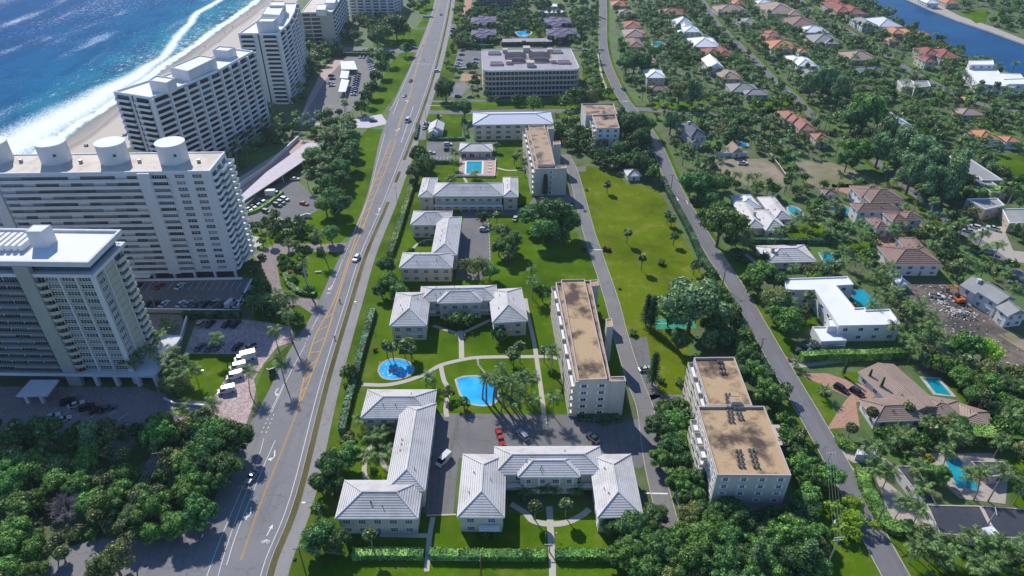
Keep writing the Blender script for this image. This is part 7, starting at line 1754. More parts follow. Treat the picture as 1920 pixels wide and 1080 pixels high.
print('plants', {k: len(v) for k, v in groups.items()}, 'rest', len(rest))
# dead grey trees
def dead_tree(px, py, R_, label):
    g_ = G(px, py, 2); t = root('dead_tree', label, 'tree', (g_.x, g_.y, 0)); mb = MB(); mb.tube([(g_.x, g_.y, 0), (g_.x, g_.y, 2.2)], [.3, .22], 7); mb.build('trunk', 'dead_wood', t); mb = MB()
    def br(p, d, L, r, n):
        q = p + d * L; mb.tube([p, p.lerp(q, .5) + Vector((RND.uniform(-.1, .1), RND.uniform(-.1, .1), .08)) * L, q], [r, r * .8, r * .55], 4, cap=False)
        if n:
            for _ in range(4):
                e = (d + Vector((RND.uniform(-.9, .9), RND.uniform(-.9, .9), RND.uniform(-.35, .5)))).normalized(); br(p.lerp(q, RND.uniform(.4, 1)), e, L * RND.uniform(.5, .8), r * .62, n - 1)
    for i in range(8):
        a = i * PI / 4 + RND.uniform(-.3, .3); br(Vector((g_.x, g_.y, 2)), Vector((math.cos(a) * .8, math.sin(a) * .8, .5)).normalized(), R_ * .42, .13, 4)
    mb.build('bare_branches', 'dead_wood', t)
dead_tree(130, 962, 7.5, 'large leafless grey tree among the green woods at the lower left'); dead_tree(290, 882, 4.5, 'small leafless grey tree at the shadow edge of the lower left woods'); dead_tree(230, 850, 5, 'leafless tree standing inside the tower shadow')
# hedges
def hedge(label, pts, w, h, mat='leaf_hedge', n=None, smooth=True, z=0):
    L = spl(GP(pts), 5) if smooth and len(pts) > 2 else GP(pts); tot = sum((L[i + 1] - L[i]).length for i in range(len(L) - 1)); n = n or int(min(9000, tot * (w + 2 * h) * 9))
    seg = [((L[i + 1] - L[i]).length) for i in range(len(L) - 1)]; cum = np.cumsum([0] + seg); s = NR.uniform(0, tot, n); idx = np.clip(np.searchsorted(cum, s) - 1, 0, len(seg) - 1)
    A = np.array([tuple(p) for p in L]); a = A[idx]; b_ = A[idx + 1]; t = ((s - cum[idx]) / np.array(seg)[idx])[:, None]; P = a + (b_ - a) * t; d = (b_ - a) / np.linalg.norm(b_ - a, axis=1)[:, None]; nn = np.stack([-d[:, 1], d[:, 0], np.zeros(n)], 1)
    per = w + 2 * h; q = NR.uniform(0, per, n); top = (q > h) & (q < h + w); side = np.where(q <= h, -1, 1)
    off = np.where(top, q - h - w / 2, side * w / 2); zz = np.where(top, h, np.where(q <= h, q, per - q)); C = P + nn * off[:, None]; C[:, 2] = zz + z; C += NR.normal(0, .07, C.shape)
    D = np.where(top[:, None], np.array([[0, 0, 1.0]]), nn * side[:, None]); Q = leaf_quads(C, D, NR.uniform(.16, .34, n), .5).reshape(-1, 3)
    core = []
    Lo, Ro = offset_line(L, w / 2 - .1), offset_line(L, -w / 2 + .1)
    for i in range(len(L) - 1):
        for (p1, p2, p3, p4) in (((Ro[i], h), (Ro[i + 1], h), (Lo[i + 1], h), (Lo[i], h)), ((Ro[i], 0), (Ro[i + 1], 0), (Ro[i + 1], h), (Ro[i], h)), ((Lo[i + 1], 0), (Lo[i], 0), (Lo[i], h), (Lo[i + 1], h))):
            core += [(p.x, p.y, zc + z - (.05 if zc else 0)) for p, zc in (p1, p2, p3, p4)]
    for e in (0, -1): core += [(Ro[e].x, Ro[e].y, z), (Lo[e].x, Lo[e].y, z), (Lo[e].x, Lo[e].y, h), (Ro[e].x, Ro[e].y, h)]
    o = link('hedge', np_mesh('hedge', np.concatenate([Q, np.array(core, np.float32)]), 4, mat)); tag(o, label, 'hedge'); THINGS.append((o, None)); return o
hedge('long clipped blue green hedge between the main road verge and the pond', [(642, 812), (652, 765), (664, 716), (680, 655), (700, 585)], 2.3, 2.0, 'leaf_hedge_dark')
hedge('upper roadside hedge left of the rock garden building', [(731, 480), (745, 440), (757, 400), (768, 364), (779, 325)], 2.8, 2.2, 'leaf_hedge')
hedge('front hedge at the bottom, between the left tree clump and the narrow path', [(662, 1043), (720, 1042), (795, 1043)], 2.6, 1.9, 'leaf_mid'); hedge('front hedge at the bottom, between the narrow path and the wide tiled path', [(806, 1043), (900, 1045), (1024, 1045)], 2.4, 1.9, 'leaf_mid'); hedge('front hedge at the bottom, right of the wide tiled path', [(1040, 1044), (1090, 1045), (1150, 1045)], 2.4, 1.9, 'leaf_mid')
hedge('dark hedge along the left side of the residential street by the big lawn', [(1241, 338), (1262, 380), (1290, 432), (1318, 492), (1340, 520)], 2.4, 2.2, 'leaf_hedge_dark')
hedge('dark hedge following the street beside the open crowned tree', [(1362, 560), (1392, 615), (1425, 680), (1445, 712)], 2.6, 2.4, 'leaf_hedge_dark')
hedge('low hedge below the small white gatehouse', [(803, 262), (840, 263), (872, 262)], 1.8, 1.5, 'leaf_hedge_dark'); hedge('hedge on the right side of the gatehouse lawn', [(869, 224), (872, 242), (875, 258)], 2.2, 1.8, 'leaf_hedge_dark'); hedge('clipped box hedge on the traffic island by the gatehouse', [(779, 262), (782, 248), (784, 234)], 1.7, 1.8, 'leaf_hedge_dark')
hedge('bright lime hedge curving in front of the black roofed house', [(1613, 884), (1622, 915), (1645, 960), (1668, 992), (1712, 992)], 3.6, 1.8, 'leaf_hedge'); hedge('small curved bright hedge at the brick driveway mouth', [(1572, 820), (1580, 838), (1606, 843)], 2.6, 1.5, 'leaf_hedge')
hedge('tall straight hedge between the white flat roofed villa and the brown villa', [(1500, 676), (1560, 672), (1620, 672), (1700, 668)], 2.6, 3.0, 'leaf_hedge'); hedge('long hedge between the white gabled villa and the white bungalow', [(1408, 455), (1480, 456), (1560, 456)], 1.8, 2.2, 'leaf_hedge_dark')
hedge('tall hedge behind the grey concrete villa', [(1808, 368), (1870, 366), (1990, 366)], 5, 4.2, 'leaf_hedge'); hedge('hedge bordering the walled lawn at the right edge', [(1862, 322), (1900, 342), (1975, 368)], 3, 2.6, 'leaf_hedge_dark'); hedge('high leafy hedge behind the brown villa and above the green pool', [(1730, 815), (1800, 824), (1990, 836)], 5, 4.2, 'leaf_mid')
hedge('long dark hedge above the upper car park', [(600, 104), (660, 104), (735, 106)], 2.4, 2.4, 'leaf_hedge_dark'); hedge('hedge in front of the upper driveway wall', [(655, 98), (700, 98), (740, 99)], 1.4, 1.2, 'leaf_hedge_dark'); hedge('hedge row beside the red roofed far house', [(1300, 112), (1350, 112), (1395, 113)], 3, 3, 'leaf_hedge_dark')
hedge('dark hedge at the end of the elevated car park', [(345, 596), (400, 596), (452, 594)], 2.0, 2.6, 'leaf_hedge_dark'); hedge('hedge strip dividing the triangular car park', [(455, 405), (490, 392), (530, 362)], 1.6, 1.2, 'leaf_hedge'); hedge('curved hedge on the planted island of the brick loop', [(533, 500), (540, 530), (560, 548), (592, 553)], 2.4, 1.4, 'leaf_hedge'); hedge('dark hedge under the condominium end wall', [(1082, 786), (1120, 787), (1160, 784)], 2.2, 1.2, 'leaf_hedge_dark')
hedge('hedge around the lawn behind the courtyard building', [(870, 88), (890, 89), (925, 89)], 3, 2.4, 'leaf_hedge_dark'); hedge('hedge along the car park beside the square pool', [(812, 306), (830, 306), (846, 306)], 1.6, 1.6, 'leaf_hedge_dark')
# ------------------------------------------------------------------ vehicles
def car_parts(style):
    """meshes of a vehicle pointing along +X, centred, wheels on z=0 (body uses slot 0)"""
    if style in _cache: return _cache[style]
    L, W, Hh = {'sedan': (4.7, 1.82, 1.42), 'suv': (4.7, 1.92, 1.7), 'pickup': (5.5, 1.95, 1.8), 'van': (5.4, 2.0, 2.3), 'box truck': (7.0, 2.3, 3.0)}[style]
    def loft(prof, w0, w1):
        """closed side profile (x,z) extruded, narrower towards the top"""
        mb = MB(); zmax = max(p[1] for p in prof); zmin = min(p[1] for p in prof)
        def hw(z): k = (z - zmin) / (zmax - zmin); return (w0 + (w1 - w0) * k * k) / 2
        n = len(prof)
        for i in range(n):
            j = (i + 1) % n; a, b_ = prof[i], prof[j]; mb.face([(a[0], -hw(a[1]), a[1]), (a[0], hw(a[1]), a[1]), (b_[0], hw(b_[1]), b_[1]), (b_[0], -hw(b_[1]), b_[1])])
        mb.face([(p[0], -hw(p[1]), p[1]) for p in prof]); mb.face([(p[0], hw(p[1]), p[1]) for p in prof][::-1]); return mb
    belt = {'sedan': .92, 'suv': 1.05, 'pickup': 1.1, 'van': 1.2, 'box truck': 1.2}[style]; h = L / 2
    front = {'sedan': (.82, .70), 'suv': (.95, .80), 'pickup': (1.05, .85), 'van': (1.1, .85), 'box truck': (1.15, .9)}[style]
    bp = [(-h, .35), (-h + .1, .22), (h - .15, .22), (h, .38), (h - .02, front[1]), (h - .35, front[0]), (h * .42, belt), (-h + .25, belt + .02), (-h, belt - .1)]
    body = loft(bp[::-1], W, W * .92)
    cab = {'sedan': [(h * .44, belt - .02), (h * .12, Hh - .04), (-h * .42, Hh - .04), (-h * .80, belt)], 'suv': [(h * .46, belt - .02), (h * .18, Hh - .04), (-h * .86, Hh - .06), (-h * .95, belt)],
           'pickup': [(h * .45, belt - .02), (h * .25, Hh - .04), (-h * .12, Hh - .04), (-h * .18, belt)], 'van': [(h * .75, belt - .05), (h * .48, Hh - .05), (h * .1, Hh - .05), (h * .1, belt)], 'box truck': [(h * .85, belt - .05), (h * .68, 2.1), (h * .35, 2.1), (h * .35, belt)]}[style]
    glass = loft(cab[::-1], W * .9, W * .74); zt = cab[1][1]
    rf = MB(); X, Y = Vector((1, 0, 0)), Vector((0, 1, 0)); rf.box(Vector((cab[2][0], -W * .37, 0)), X, Y, cab[1][0] - cab[2][0], W * .74, zt - .03, zt + .04, bottom=True)
    parts = [('body', body, None), ('window_glass', glass, 'car_glass'), ('roof', rf, None)]
    if style == 'van': b_ = loft([(h * .1, belt), (h * .1, Hh), (-h + .1, Hh), (-h, belt)][::1], W * .96, W * .88); parts.append(('cargo_body', b_, None))
    if style == 'box truck': b_ = MB(); b_.box(Vector((-h, -W / 2, 0)), X, Y, L * .68, W, .8, Hh, bottom=True); parts.append(('cargo_box', b_, None))
    if style == 'pickup':
        b_ = MB(); b_.box(Vector((-h + .15, -W * .40, 0)), X, Y, h * .75, W * .80, belt + .0, belt + .035); parts.append(('load_bed', b_, 'cloth_dark'))
    wh = MB(); r = .34 if style != 'box truck' else .42
    ring = [(r * math.cos(2 * PI * k / 12), r * math.sin(2 * PI * k / 12)) for k in range(12)]
    for i in range(12):
        a, c = ring[i], ring[(i + 1) % 12]; wh.face([(a[0], -.11, a[1]), (c[0], -.11, c[1]), (c[0], .11, c[1]), (a[0], .11, a[1])])
    wh.face([(a[0], -.11, a[1]) for a in ring]); wh.face([(a[0], .11, a[1]) for a in ring][::-1]); wm = wh.mesh('wheel', ['tyre'])
    hl = MB(); hl.box(Vector((-.05, -.16, 0)), X, Y, .1, .32, -.08, .08, bottom=True); hm = hl.mesh('headlight', ['lamp_lens'])
    out = dict(parts=parts, wheel=wm, head=hm, L=L, W=W, r=r, hz=front[1] - .05, meshes={}); _cache[style] = out; return out
def car(px, py, ang, style='sedan', colour='white', where=None, z=.07, label=None, height=0):
    P = car_parts(style); g_ = G(px, py, height + .7); t = root('parked_' + style.replace(' ', '_') if where != 'driving' else style.replace(' ', '_'), label, {'sedan': 'car', 'suv': 'car', 'pickup': 'pickup', 'van': 'van', 'box truck': 'truck'}[style], (g_.x, g_.y, height + z), 'cars and vans', RA(ang), auto=None if label else '%s %s%s' % (colour, {'suv': 'SUV', 'pickup': 'pickup truck'}.get(style, style), ' driving' if where == 'driving' else ''))
    for nm, mb, mt in P['parts']:
        key = (nm, colour if mt is None else '')
        if key not in P['meshes']: P['meshes'][key] = mb.mesh(nm, [mt or 'car_' + colour])
        link(nm, P['meshes'][key], t)
    h = P['L'] / 2
    for sx in (-.62, .62):
        for sy in (-1, 1): link('wheel', P['wheel'], t, loc=(sx * h, sy * (P['W'] / 2 - .1), P['r']))
    if py > 330:
        for sy in (-1, 1): link('headlight', P['head'], t, loc=(h - .03, sy * P['W'] * .33, P['hz']))
    return t
car(668, 484, 258, 'suv', 'white', 'driving'); car(472, 893, 75 + 180, 'sedan', 'silver', 'driving'); car(770, 151, 262, 'sedan', 'black', 'driving'); car(758, 179, 258, 'sedan', 'white', 'driving'); car(764, 226, 255, 'van', 'white', 'driving'); car(827, 27, 265, 'sedan', 'grey', 'driving')
car(777, 90, 5, 'suv', 'dark green', 'driving'); car(820, 133, 2, 'suv', 'white', 'driving'); car(1169, 167, 105, 'suv', 'blue', 'driving')
for x, st, c in ((278, 'sedan', 'black'), (292, 'sedan', 'black'), (308, 'sedan', 'white'), (340, 'sedan', 'white'), (354, 'sedan', 'silver'), (369, 'sedan', 'grey'), (385, 'sedan', 'black'), (402, 'pickup', 'beige'), (418, 'sedan', 'black'), (433, 'van', 'white'), (448, 'pickup', 'white')): car(x, 569, 72, st, c, height=.3)
for x, st, c in ((256, 'suv', 'black'), (299, 'sedan', 'red'), (337, 'sedan', 'white')): car(x, 536, 74, st, c, height=.3)
for x, y, c in ((375, 650, 'grey'), (394, 651, 'grey'), (409, 649, 'grey'), (445, 649, 'black'), (378, 606, 'beige'), (394, 607, 'black'), (425, 607, 'black'), (441, 607, 'black')): car(x, y, 72, RND.choice(['sedan', 'suv']), c)
car(460, 671, 203, 'box truck', 'white', label='large white box truck parked highest on the brick apron'); car(446, 688, 203, 'van', 'white', label='white van wedged right below the large box truck'); car(440, 705, 203, 'van', 'white', label='white delivery van second lowest on the brick apron'); car(425, 732, 200, 'van', 'white', label='white van parked lowest on the brick apron'); car(468, 651, 215, 'pickup', 'silver', label='silver pickup in the tower shadow behind the white box trucks')
for x, y, c, st in ((128, 752, 'black', 'suv'), (143, 758, 'white', 'sedan'), (163, 763, 'black', 'suv'), (183, 768, 'black', 'sedan'), (201, 765, 'grey', 'sedan'), (97, 781, 'white', 'sedan'), (118, 786, 'white', 'sedan')): car(x, y, 32, st, c)
car(936, 814, 285, 'sedan', 'red'); car(939, 824, 285, 'sedan', 'red'); car(980, 815, 125, 'suv', 'silver'); car(1112, 820, 128, 'sedan', 'beige'); car(832, 862, 235, 'van', 'white', label='white work van with roof racks beside the long white roofed wing'); car(1274, 936, 95, 'suv', 'white')
car(1210, 691, 15, 'sedan', 'white'); car(1352, 1000, 20, 'sedan', 'red'); car(908, 430, 2, 'suv', 'white'); car(966, 409, 80, 'sedan', 'white'); car(1060, 400, 20, 'sedan', 'grey')
car(840, 270, 3, 'suv', 'white'); car(840, 280, 3, 'suv', 'black'); car(808, 286, 3, 'sedan', 'white'); car(800, 231, 20, 'sedan', 'white'); car(796, 239, 75, 'sedan', 'silver'); car(818, 233, 90, 'suv', 'grey') if 0 else None
car(1393, 306, 3, 'pickup', 'white'); car(1577, 728, 310, 'suv', 'black'); car(1607, 735, 305, 'suv', 'black'); car(1573, 664, 3, 'sedan', 'black'); car(1757, 555, 340, 'pickup', 'white'); car(1587, 57, 320, 'sedan', 'red'); car(1326, 28, 20, 'van', 'white')
for i, (x, y, c, st) in enumerate(((1828, 425, 'white', 'suv'), (1815, 432, 'silver', 'sedan'), (1845, 433, 'white', 'sedan'), (1862, 428, 'white', 'pickup'), (1805, 425, 'grey', 'sedan'), (1880, 505, 'black', 'suv'), (1905, 532, 'grey', 'pickup'), (1852, 472, 'silver', 'van'))): car(x, y, 140 + 10 * (i % 3), st, c)
for x, y, st, c in ((512, 364, 'box truck', 'white'), (534, 373, 'suv', 'silver'), (527, 379, 'suv', 'grey'), (520, 384, 'suv', 'black'), (500, 396, 'suv', 'black'), (524, 412, 'sedan', 'white'), (570, 381, 'sedan', 'red'), (553, 335, 'sedan', 'white'), (473, 387, 'sedan', 'white'), (466, 393, 'suv', 'white'), (480, 381, 'sedan', 'grey'), (489, 375, 'sedan', 'silver'), (597, 260, 'sedan', 'red'), (612, 262, 'van', 'black'), (628, 282, 'sedan', 'white')): car(x, y, -25 if y > 370 else 5, st, c)
CC = ['white', 'silver', 'grey', 'black', 'blue', 'beige', 'white', 'silver']
for k in range(7): car(692 + 1.4 * k, 112 + 4.2 * k, 172, RND.choice(['sedan', 'suv']), 'white' if k in (2, 4) else RND.choice(CC))
for k in range(10): car(671 - .9 * k, 138 + 4.3 * k, 172, RND.choice(['sedan', 'suv']), 'red' if k == 0 else RND.choice(CC))
for x in (675, 682, 690, 703): car(x, 107, 92, 'sedan', RND.choice(CC))
for x in (681, 688, 696, 722): car(x, 93.5, 85, 'sedan', 'white')
for x, y in ((621, 141), (623, 147), (620, 155), (622, 160)): car(x, y, 15, 'sedan', RND.choice(CC))
for x, y, c in ((851, 54, 'blue'), (849, 58, 'grey'), (849, 65, 'white'), (866, 102, 'black'), (862, 111, 'silver'), (860, 118, 'white'), (858, 123, 'white'), (893, 110, 'silver'), (891, 117, 'grey'), (859, 180, 'blue'), (882, 181, 'grey')): car(x, y, 3, 'suv' if x < 860 else 'sedan', c)
for x in (797, 803, 809): car(x, 31, 8, 'sedan', RND.choice(CC))
for x, y in ((690, 222), (700, 226), (648, 226)): car(x, y, 12, 'sedan', RND.choice(CC))

# ------------------------------------------------------------------ poles, lamps, wires
def utility_pole(px, py, h, label, arms=1, rz=0.15, mat='wood_pole'):
    g_ = G(px, py); t = root('utility_pole', label, 'utility pole', (g_.x, g_.y, 0), 'utility poles'); mb = MB(); mb.tube([(g_.x, g_.y, -.2), (g_.x, g_.y, h)], [.2, .13], 8); mb.build('pole', mat, t)
    ux_ = Vector((math.cos(rz), math.sin(rz), 0)); pts = []
    for k in range(arms):
        z = h - .35 - .9 * k; mb = MB(); c = Vector((g_.x, g_.y, 0)); u2 = Vector((-ux_.y, ux_.x, 0)); mb.box(c - ux_ * 1.3 - u2 * .08, ux_, u2, 2.6, .16, z, z + .16, bottom=True); mb.build('crossarm', mat, t)
        for s in (-1.15, -.4, .4, 1.15):
            q = c + ux_ * s; mb = MB(); mb.tube([(q.x, q.y, z + .16), (q.x, q.y, z + .42)], [.07, .05], 6); mb.build('insulator', 'white_trim', t); pts.append(Vector((q.x, q.y, z + .42)))
    return pts
def wires(label, A, B, sag=1.0, r=.018):
    mb = MB()
    for a, b_ in zip(A, B):
        mb.tube([a.lerp(b_, k / 12) - Vector((0, 0, sag * 4 * (k / 12) * (1 - k / 12))) for k in range(13)], r, 4, cap=False)
    o = mb.build('power_lines', 'galvanised'); tag(o, label, 'power lines'); THINGS.append((o, None))
p1 = utility_pole(1420, 680, 10.5, 'utility pole beside the street just above the big condominium', rz=.05)
p2 = utility_pole(1354, 538, 9.5, 'brown utility pole left of the street beside the olive hedge trees', rz=.1)
p3 = utility_pole(1257, 361, 9.5, 'brown utility pole by the street at the top of the long hedge', rz=.1)
p4 = utility_pole(1216, 277, 10, 'pale utility pole standing at the street bend', 2, rz=.1, mat='concrete_pole')
p5 = utility_pole(1537, 905, 12, 'utility pole rising in front of the condominium right corner', rz=.05, mat='concrete_pole')
p6 = utility_pole(1546, 1072, 13.5, 'double armed concrete pole with many wires near the bottom', 2, rz=.1, mat='concrete_pole')
p7 = utility_pole(1842, 1000, 9, 'pale pole with a wire cluster above the black roof', rz=1.2, mat='concrete_pole')
p8 = utility_pole(1640, 990, 8, 'thin pole in the grass between the street and bright hedge', rz=.3)
wires('bundle of power lines between the two front right poles', p5, p6[:4]); wires('power lines running up the street past the condominium', p1, p5, 1.4); wires('power lines between the hedge trees pole and the condominium pole', p2, p1, 1.6); wires('power lines beside the big lawn hedge', p3, p2, 1.6); wires('short power lines at the street bend', p4[:4], p3, 1)
q0 = utility_pole(255, 1046, 13, 'wooden pole among the lower left woods near the side road', rz=.2); q1 = utility_pole(318, 905, 12, 'wooden pole at the shadow edge in the lower left woods', rz=.2); wires('thin power lines crossing the lower left woods', q0, q1, 1.2)
q2 = utility_pole(576, 1085, 12, 'roadside wooden pole at the bottom, left of the hedge', rz=.1); q3 = utility_pole(903, 1100, 12, 'wooden pole at the bottom edge before the U shaped building', rz=1.5); wires('long thin power line sagging across the bottom lawns', q2[:2], q3[:2], 1.6)
utility_pole(1585 * 0 + 1030, 1035, 3.2, 'short white signpost with crossbar over the wide tiled path', 1, 0, 'concrete_pole')
for x_, y_, w_ in ((1597, 52, 'leftmost'), (1645, 74, 'second from left'), (1684, 107, 'third from left'), (1722, 128, 'rightmost')): utility_pole(x_, y_, 12, '%s of four pale poles along the canal street' % w_, 1, .6, 'concrete_pole')
def street_lamp(px, py, h, label, arm=-1.0, rz=0.0, L=3.2):
    g_ = G(px, py); t = root('street_lamp', label, 'street lamp', (g_.x, g_.y, 0), 'street lamps'); mb = MB(); mb.tube([(g_.x, g_.y, 0), (g_.x, g_.y, h)], [.14, .09], 8); mb.build('pole', 'concrete_pole', t)
    d = Vector((math.cos(rz) * arm, math.sin(rz) * arm, 0)); mb = MB(); a = Vector((g_.x, g_.y, h - .3)); mb.tube([a, a + d * L * .5 + Vector((0, 0, .45)), a + d * L + Vector((0, 0, .5))], .05, 6); mb.build('arm', 'galvanised', t)
    mb = MB(); e = a + d * L + Vector((0, 0, .5)); mb.cbox((e.x, e.y), .8, .35, e.z - .12, e.z + .05, rz); mb.build('lamp_head', 'galvanised', t)
street_lamp(689, 604, 9, 'street lamp reaching over the road beside the long clipped hedge', rz=.05); street_lamp(604, 985, 9, 'street lamp over the shared path at the lower tree clump', rz=.05); street_lamp(745, 383, 9, 'street lamp beside the upper roadside hedge'); street_lamp(799, 226, 8, 'lamp pole by the gatehouse corner'); street_lamp(398, 740, 10, 'white disc topped lamp mast standing on the front lawn', L=.5)
street_lamp(1010, 135 + 62, 7, 'lamp pole on the cross street in front of the courtyard building'); street_lamp(787, 340, 7, 'thin lamp pole in the verge by the pool car park trees', L=1)
for i, (x, y, l) in enumerate(((293, 582, 'left twin headed lamp on the elevated car park edge'), (377, 582, 'right twin headed lamp on the elevated car park edge'))): street_lamp(x, y, 6, l, L=.8)
for i, (x, y, l) in enumerate(((1023, 1008, 'small white garden light left of the wide tiled path'), (1043, 1008, 'small white garden light right of the wide tiled path'), (855, 636, 'small garden light left of the garden path fork'), (872, 636, 'small garden light right of the garden path fork'))):
    g_ = G(x, y); t = root('garden_light', l, 'garden light', (g_.x, g_.y, 0), 'garden lights'); mb = MB(); mb.tube([(g_.x, g_.y, 0), (g_.x, g_.y, 1.7)], .05, 6); mb.build('post', 'white_trim', t); mb = MB(); mb.tube([(g_.x, g_.y, 1.7), (g_.x, g_.y, 1.9), (g_.x, g_.y, 2.05)], [.12, .2, .1], 8); mb.build('lamp_globe', 'plastic_white', t)

# ------------------------------------------------------------------ walls and fences
def wall(label, pts, h, w=.35, mat='white_stucco', name='wall', z=0, cap='white_trim'):
    L = GP(pts); c = sum(L, Vector()) / len(L); t = root(name, label, 'wall', (c.x, c.y, 0)); 
    for i in range(len(L) - 1):
        d = (L[i + 1] - L[i]); n = Vector((-d.y, d.x, 0)).normalized(); mb = MB(); mb.box(L[i] - n * w / 2, d.normalized(), n, d.length, w, z, h); mb.build('wall_panel', mat, t)
        mb = MB(); mb.box(L[i] - n * (w / 2 + .06), d.normalized(), n, d.length, w + .12, h, h + .1, bottom=True); mb.build('coping', cap, t)
wall('pale retaining wall below the elevated tower car park', [(262, 585), (452, 588)], 1.6, .5, 'retaining_wall'); wall('white ramp wall at the right end of the elevated car park', [(447, 580), (474, 530)], 1.8, .5, 'white_stucco'); wall('low wall dividing the brick yard from the brown paving', [(340, 640), (352, 600), (358, 588)], 1.6, .5, 'retaining_wall')
wall('white wall curving beside the front lawn driveway', [(308, 750), (330, 760), (385, 763)], .9, .5, 'concrete'); wall('long green topped wall between the triangular car park and the brick drive', [(455, 423), (560, 425)], 1.2, .6, 'concrete'); wall('curved white entrance wall beside the roadside trees', [(553, 420), (562, 412), (575, 407), (584, 408)], 1.8, .4, 'white_stucco')
wall('turquoise edged wall along the slanting parking canopy', [(440, 392), (500, 350), (560, 310), (608, 272)], 1.2, .4, 'white_stucco'); wall('wooden fence wall between the two bare lots', [(1442, 292), (1462, 318), (1480, 345)], 1.8, .15, 'wood_pole', 'wooden_fence'); wall('garden wall of the slate roofed house facing the bare lot', [(1345, 294), (1400, 293)], 2.4, .3, 'white_stucco'); wall('grey wall along the far courtyard building car park', [(858, 131), (898, 128)], 1.2, .3, 'concrete')
wall('blue white screen wall by the traffic island', [(1720, 0), (1720.5, .5)], 1, .3) if 0 else None
wall('white pool deck fence below the square pool', [(850, 332), (928, 333), (930, 300)], 1.1, .12, 'cream_stucco', 'pool_fence'); wall('white gate wall at the lower right street', [(1562, 985), (1568, 975), (1590, 1005)], .9, .2, 'white_stucco'); wall('long pale wall above the upper car park', [(600, 101), (735, 103)], 1.0, .4, 'concrete'); wall('low white terrace wall beside the slanted balcony tower', [(450, 352), (500, 318), (560, 262)], 2.2, .5, 'white_stucco')
# ------------------------------------------------------------------ excavator and rubble
g_ = G(1796, 565); ex = root('excavator', 'orange excavator with raised arm working on the demolition site', 'excavator', (g_.x, g_.y, .05)); gx, gy = g_.x, g_.y
for s in (-1, 1): mb = MB(); mb.cbox((gx + s * 1.1, gy), .55, 3.8, .05, .85); mb.build('track', 'tyre', ex)
mb = MB(); mb.cbox((gx, gy - .3), 2.6, 3.4, .9, 1.9); mb.cbox((gx + .2, gy - 1.5), 2.2, 1.2, 1.9, 2.3); mb.build('body', 'orange_paint', ex)
mb = MB(); mb.cbox((gx - .75, gy + .5), 1.1, 1.6, 1.9, 3.1); mb.build('cab', 'car_glass', ex)
mb = MB(); mb.tube([(gx + .4, gy + .9, 1.6), (gx + .1, gy + 3.2, 4.4), (gx - .4, gy + 5.0, 4.2)], [.34, .30, .24], 6); mb.build('boom', 'orange_paint', ex); mb = MB(); mb.tube([(gx - .4, gy + 5.0, 4.3), (gx - .8, gy + 6.2, 1.6)], [.24, .18], 6); mb.build('dipper_arm', 'orange_paint', ex)
mb = MB(); mb.cbox((gx - .85, gy + 6.3), 1.1, .9, .6, 1.6); mb.build('bucket', 'dark_metal', ex)
mb = MB()
for i in range(900):
    k = RND.random(); c = G(1800, 588) if k < .4 else G(1815, 640) if k < .7 else G(1765, 565); a = RND.uniform(0, 2 * PI); d = abs(RND.gauss(0, 1)) * (3.5 if k < .4 else 9); z = max(0, 1.1 - d * .25) * RND.random() if k < .4 else 0
    s = RND.uniform(.15, .7); rz = RND.uniform(0, PI); mb.cbox((c.x + d * math.cos(a), c.y + d * .8 * math.sin(a)), s, s * RND.uniform(.3, 1), .04 + z, .1 + z + s * RND.uniform(.2, .6), rz, mi=RND.randrange(3))
o = mb.build('rubble', ['concrete', 'white_stucco', 'dirt']); tag(o, 'broken concrete rubble strewn over the demolition site', None, None, 'stuff')
# ------------------------------------------------------------------ loungers and parasols by the square pool, sign on the lawn
def lounger(px, py, rz, label):
    g_ = G(px, py); t = root('sun_lounger', label, 'sun lounger', (g_.x, g_.y, .1), 'loungers by the square pool', rz); X, Y = Vector((1, 0, 0)), Vector((0, 1, 0)); mb = MB(); mb.box(Vector((-.35, -1, 0)), X, Y, .7, 1.4, .28, .36, bottom=True); link('seat', mb.mesh('seat', ['fabric_white']), t)
    mb = MB(); mb.face([(-.35, .4, .34), (.35, .4, .34), (.35, 1.0, .8), (-.35, 1.0, .8)]); mb.face([(-.35, 1.0, .74), (.35, 1.0, .74), (.35, .4, .28), (-.35, .4, .28)]); link('backrest', mb.mesh('backrest', ['fabric_white']), t)
    for sx in (-.3, .3):
        for sy in (-.9, .35): link('leg', box_mesh('leg', .06, .06, .3, ['white_trim']), t, loc=(sx, sy, 0))
for i, (x, y) in enumerate(((917, 300), (917.5, 305), (918, 310), (918.5, 316), (917, 322), (869, 300), (868, 306))): lounger(x, y, 1.57 if x > 900 else -1.57, '%s white lounger on the %s side of the square pool' % (['uppermost', 'second', 'third', 'fourth', 'lowest', 'upper', 'lower'][i], 'right' if x > 900 else 'left'))
def parasol(px, py, label):
    g_ = G(px, py); t = root('parasol', label, 'parasol', (g_.x, g_.y, .1), 'parasols by the square pool'); mb = MB(); mb.tube([(g_.x, g_.y, .1), (g_.x, g_.y, 2.5)], .04, 6); mb.build('pole', 'white_trim', t); mb = MB()
    for k in range(8):
        a, b_ = 2 * PI * k / 8, 2 * PI * (k + 1) / 8; mb.face([(g_.x + 1.3 * math.cos(a), g_.y + 1.3 * math.sin(a), 2.1), (g_.x + 1.3 * math.cos(b_), g_.y + 1.3 * math.sin(b_), 2.1), (g_.x, g_.y, 2.6)])
    mb.build('canopy', 'fabric_white', t)
for x, w in ((876, 'leftmost'), (888, 'second from left'), (899, 'third from left'), (911, 'rightmost')): parasol(x, 293.5, '%s white parasol in the row between pavilion and pool' % w)
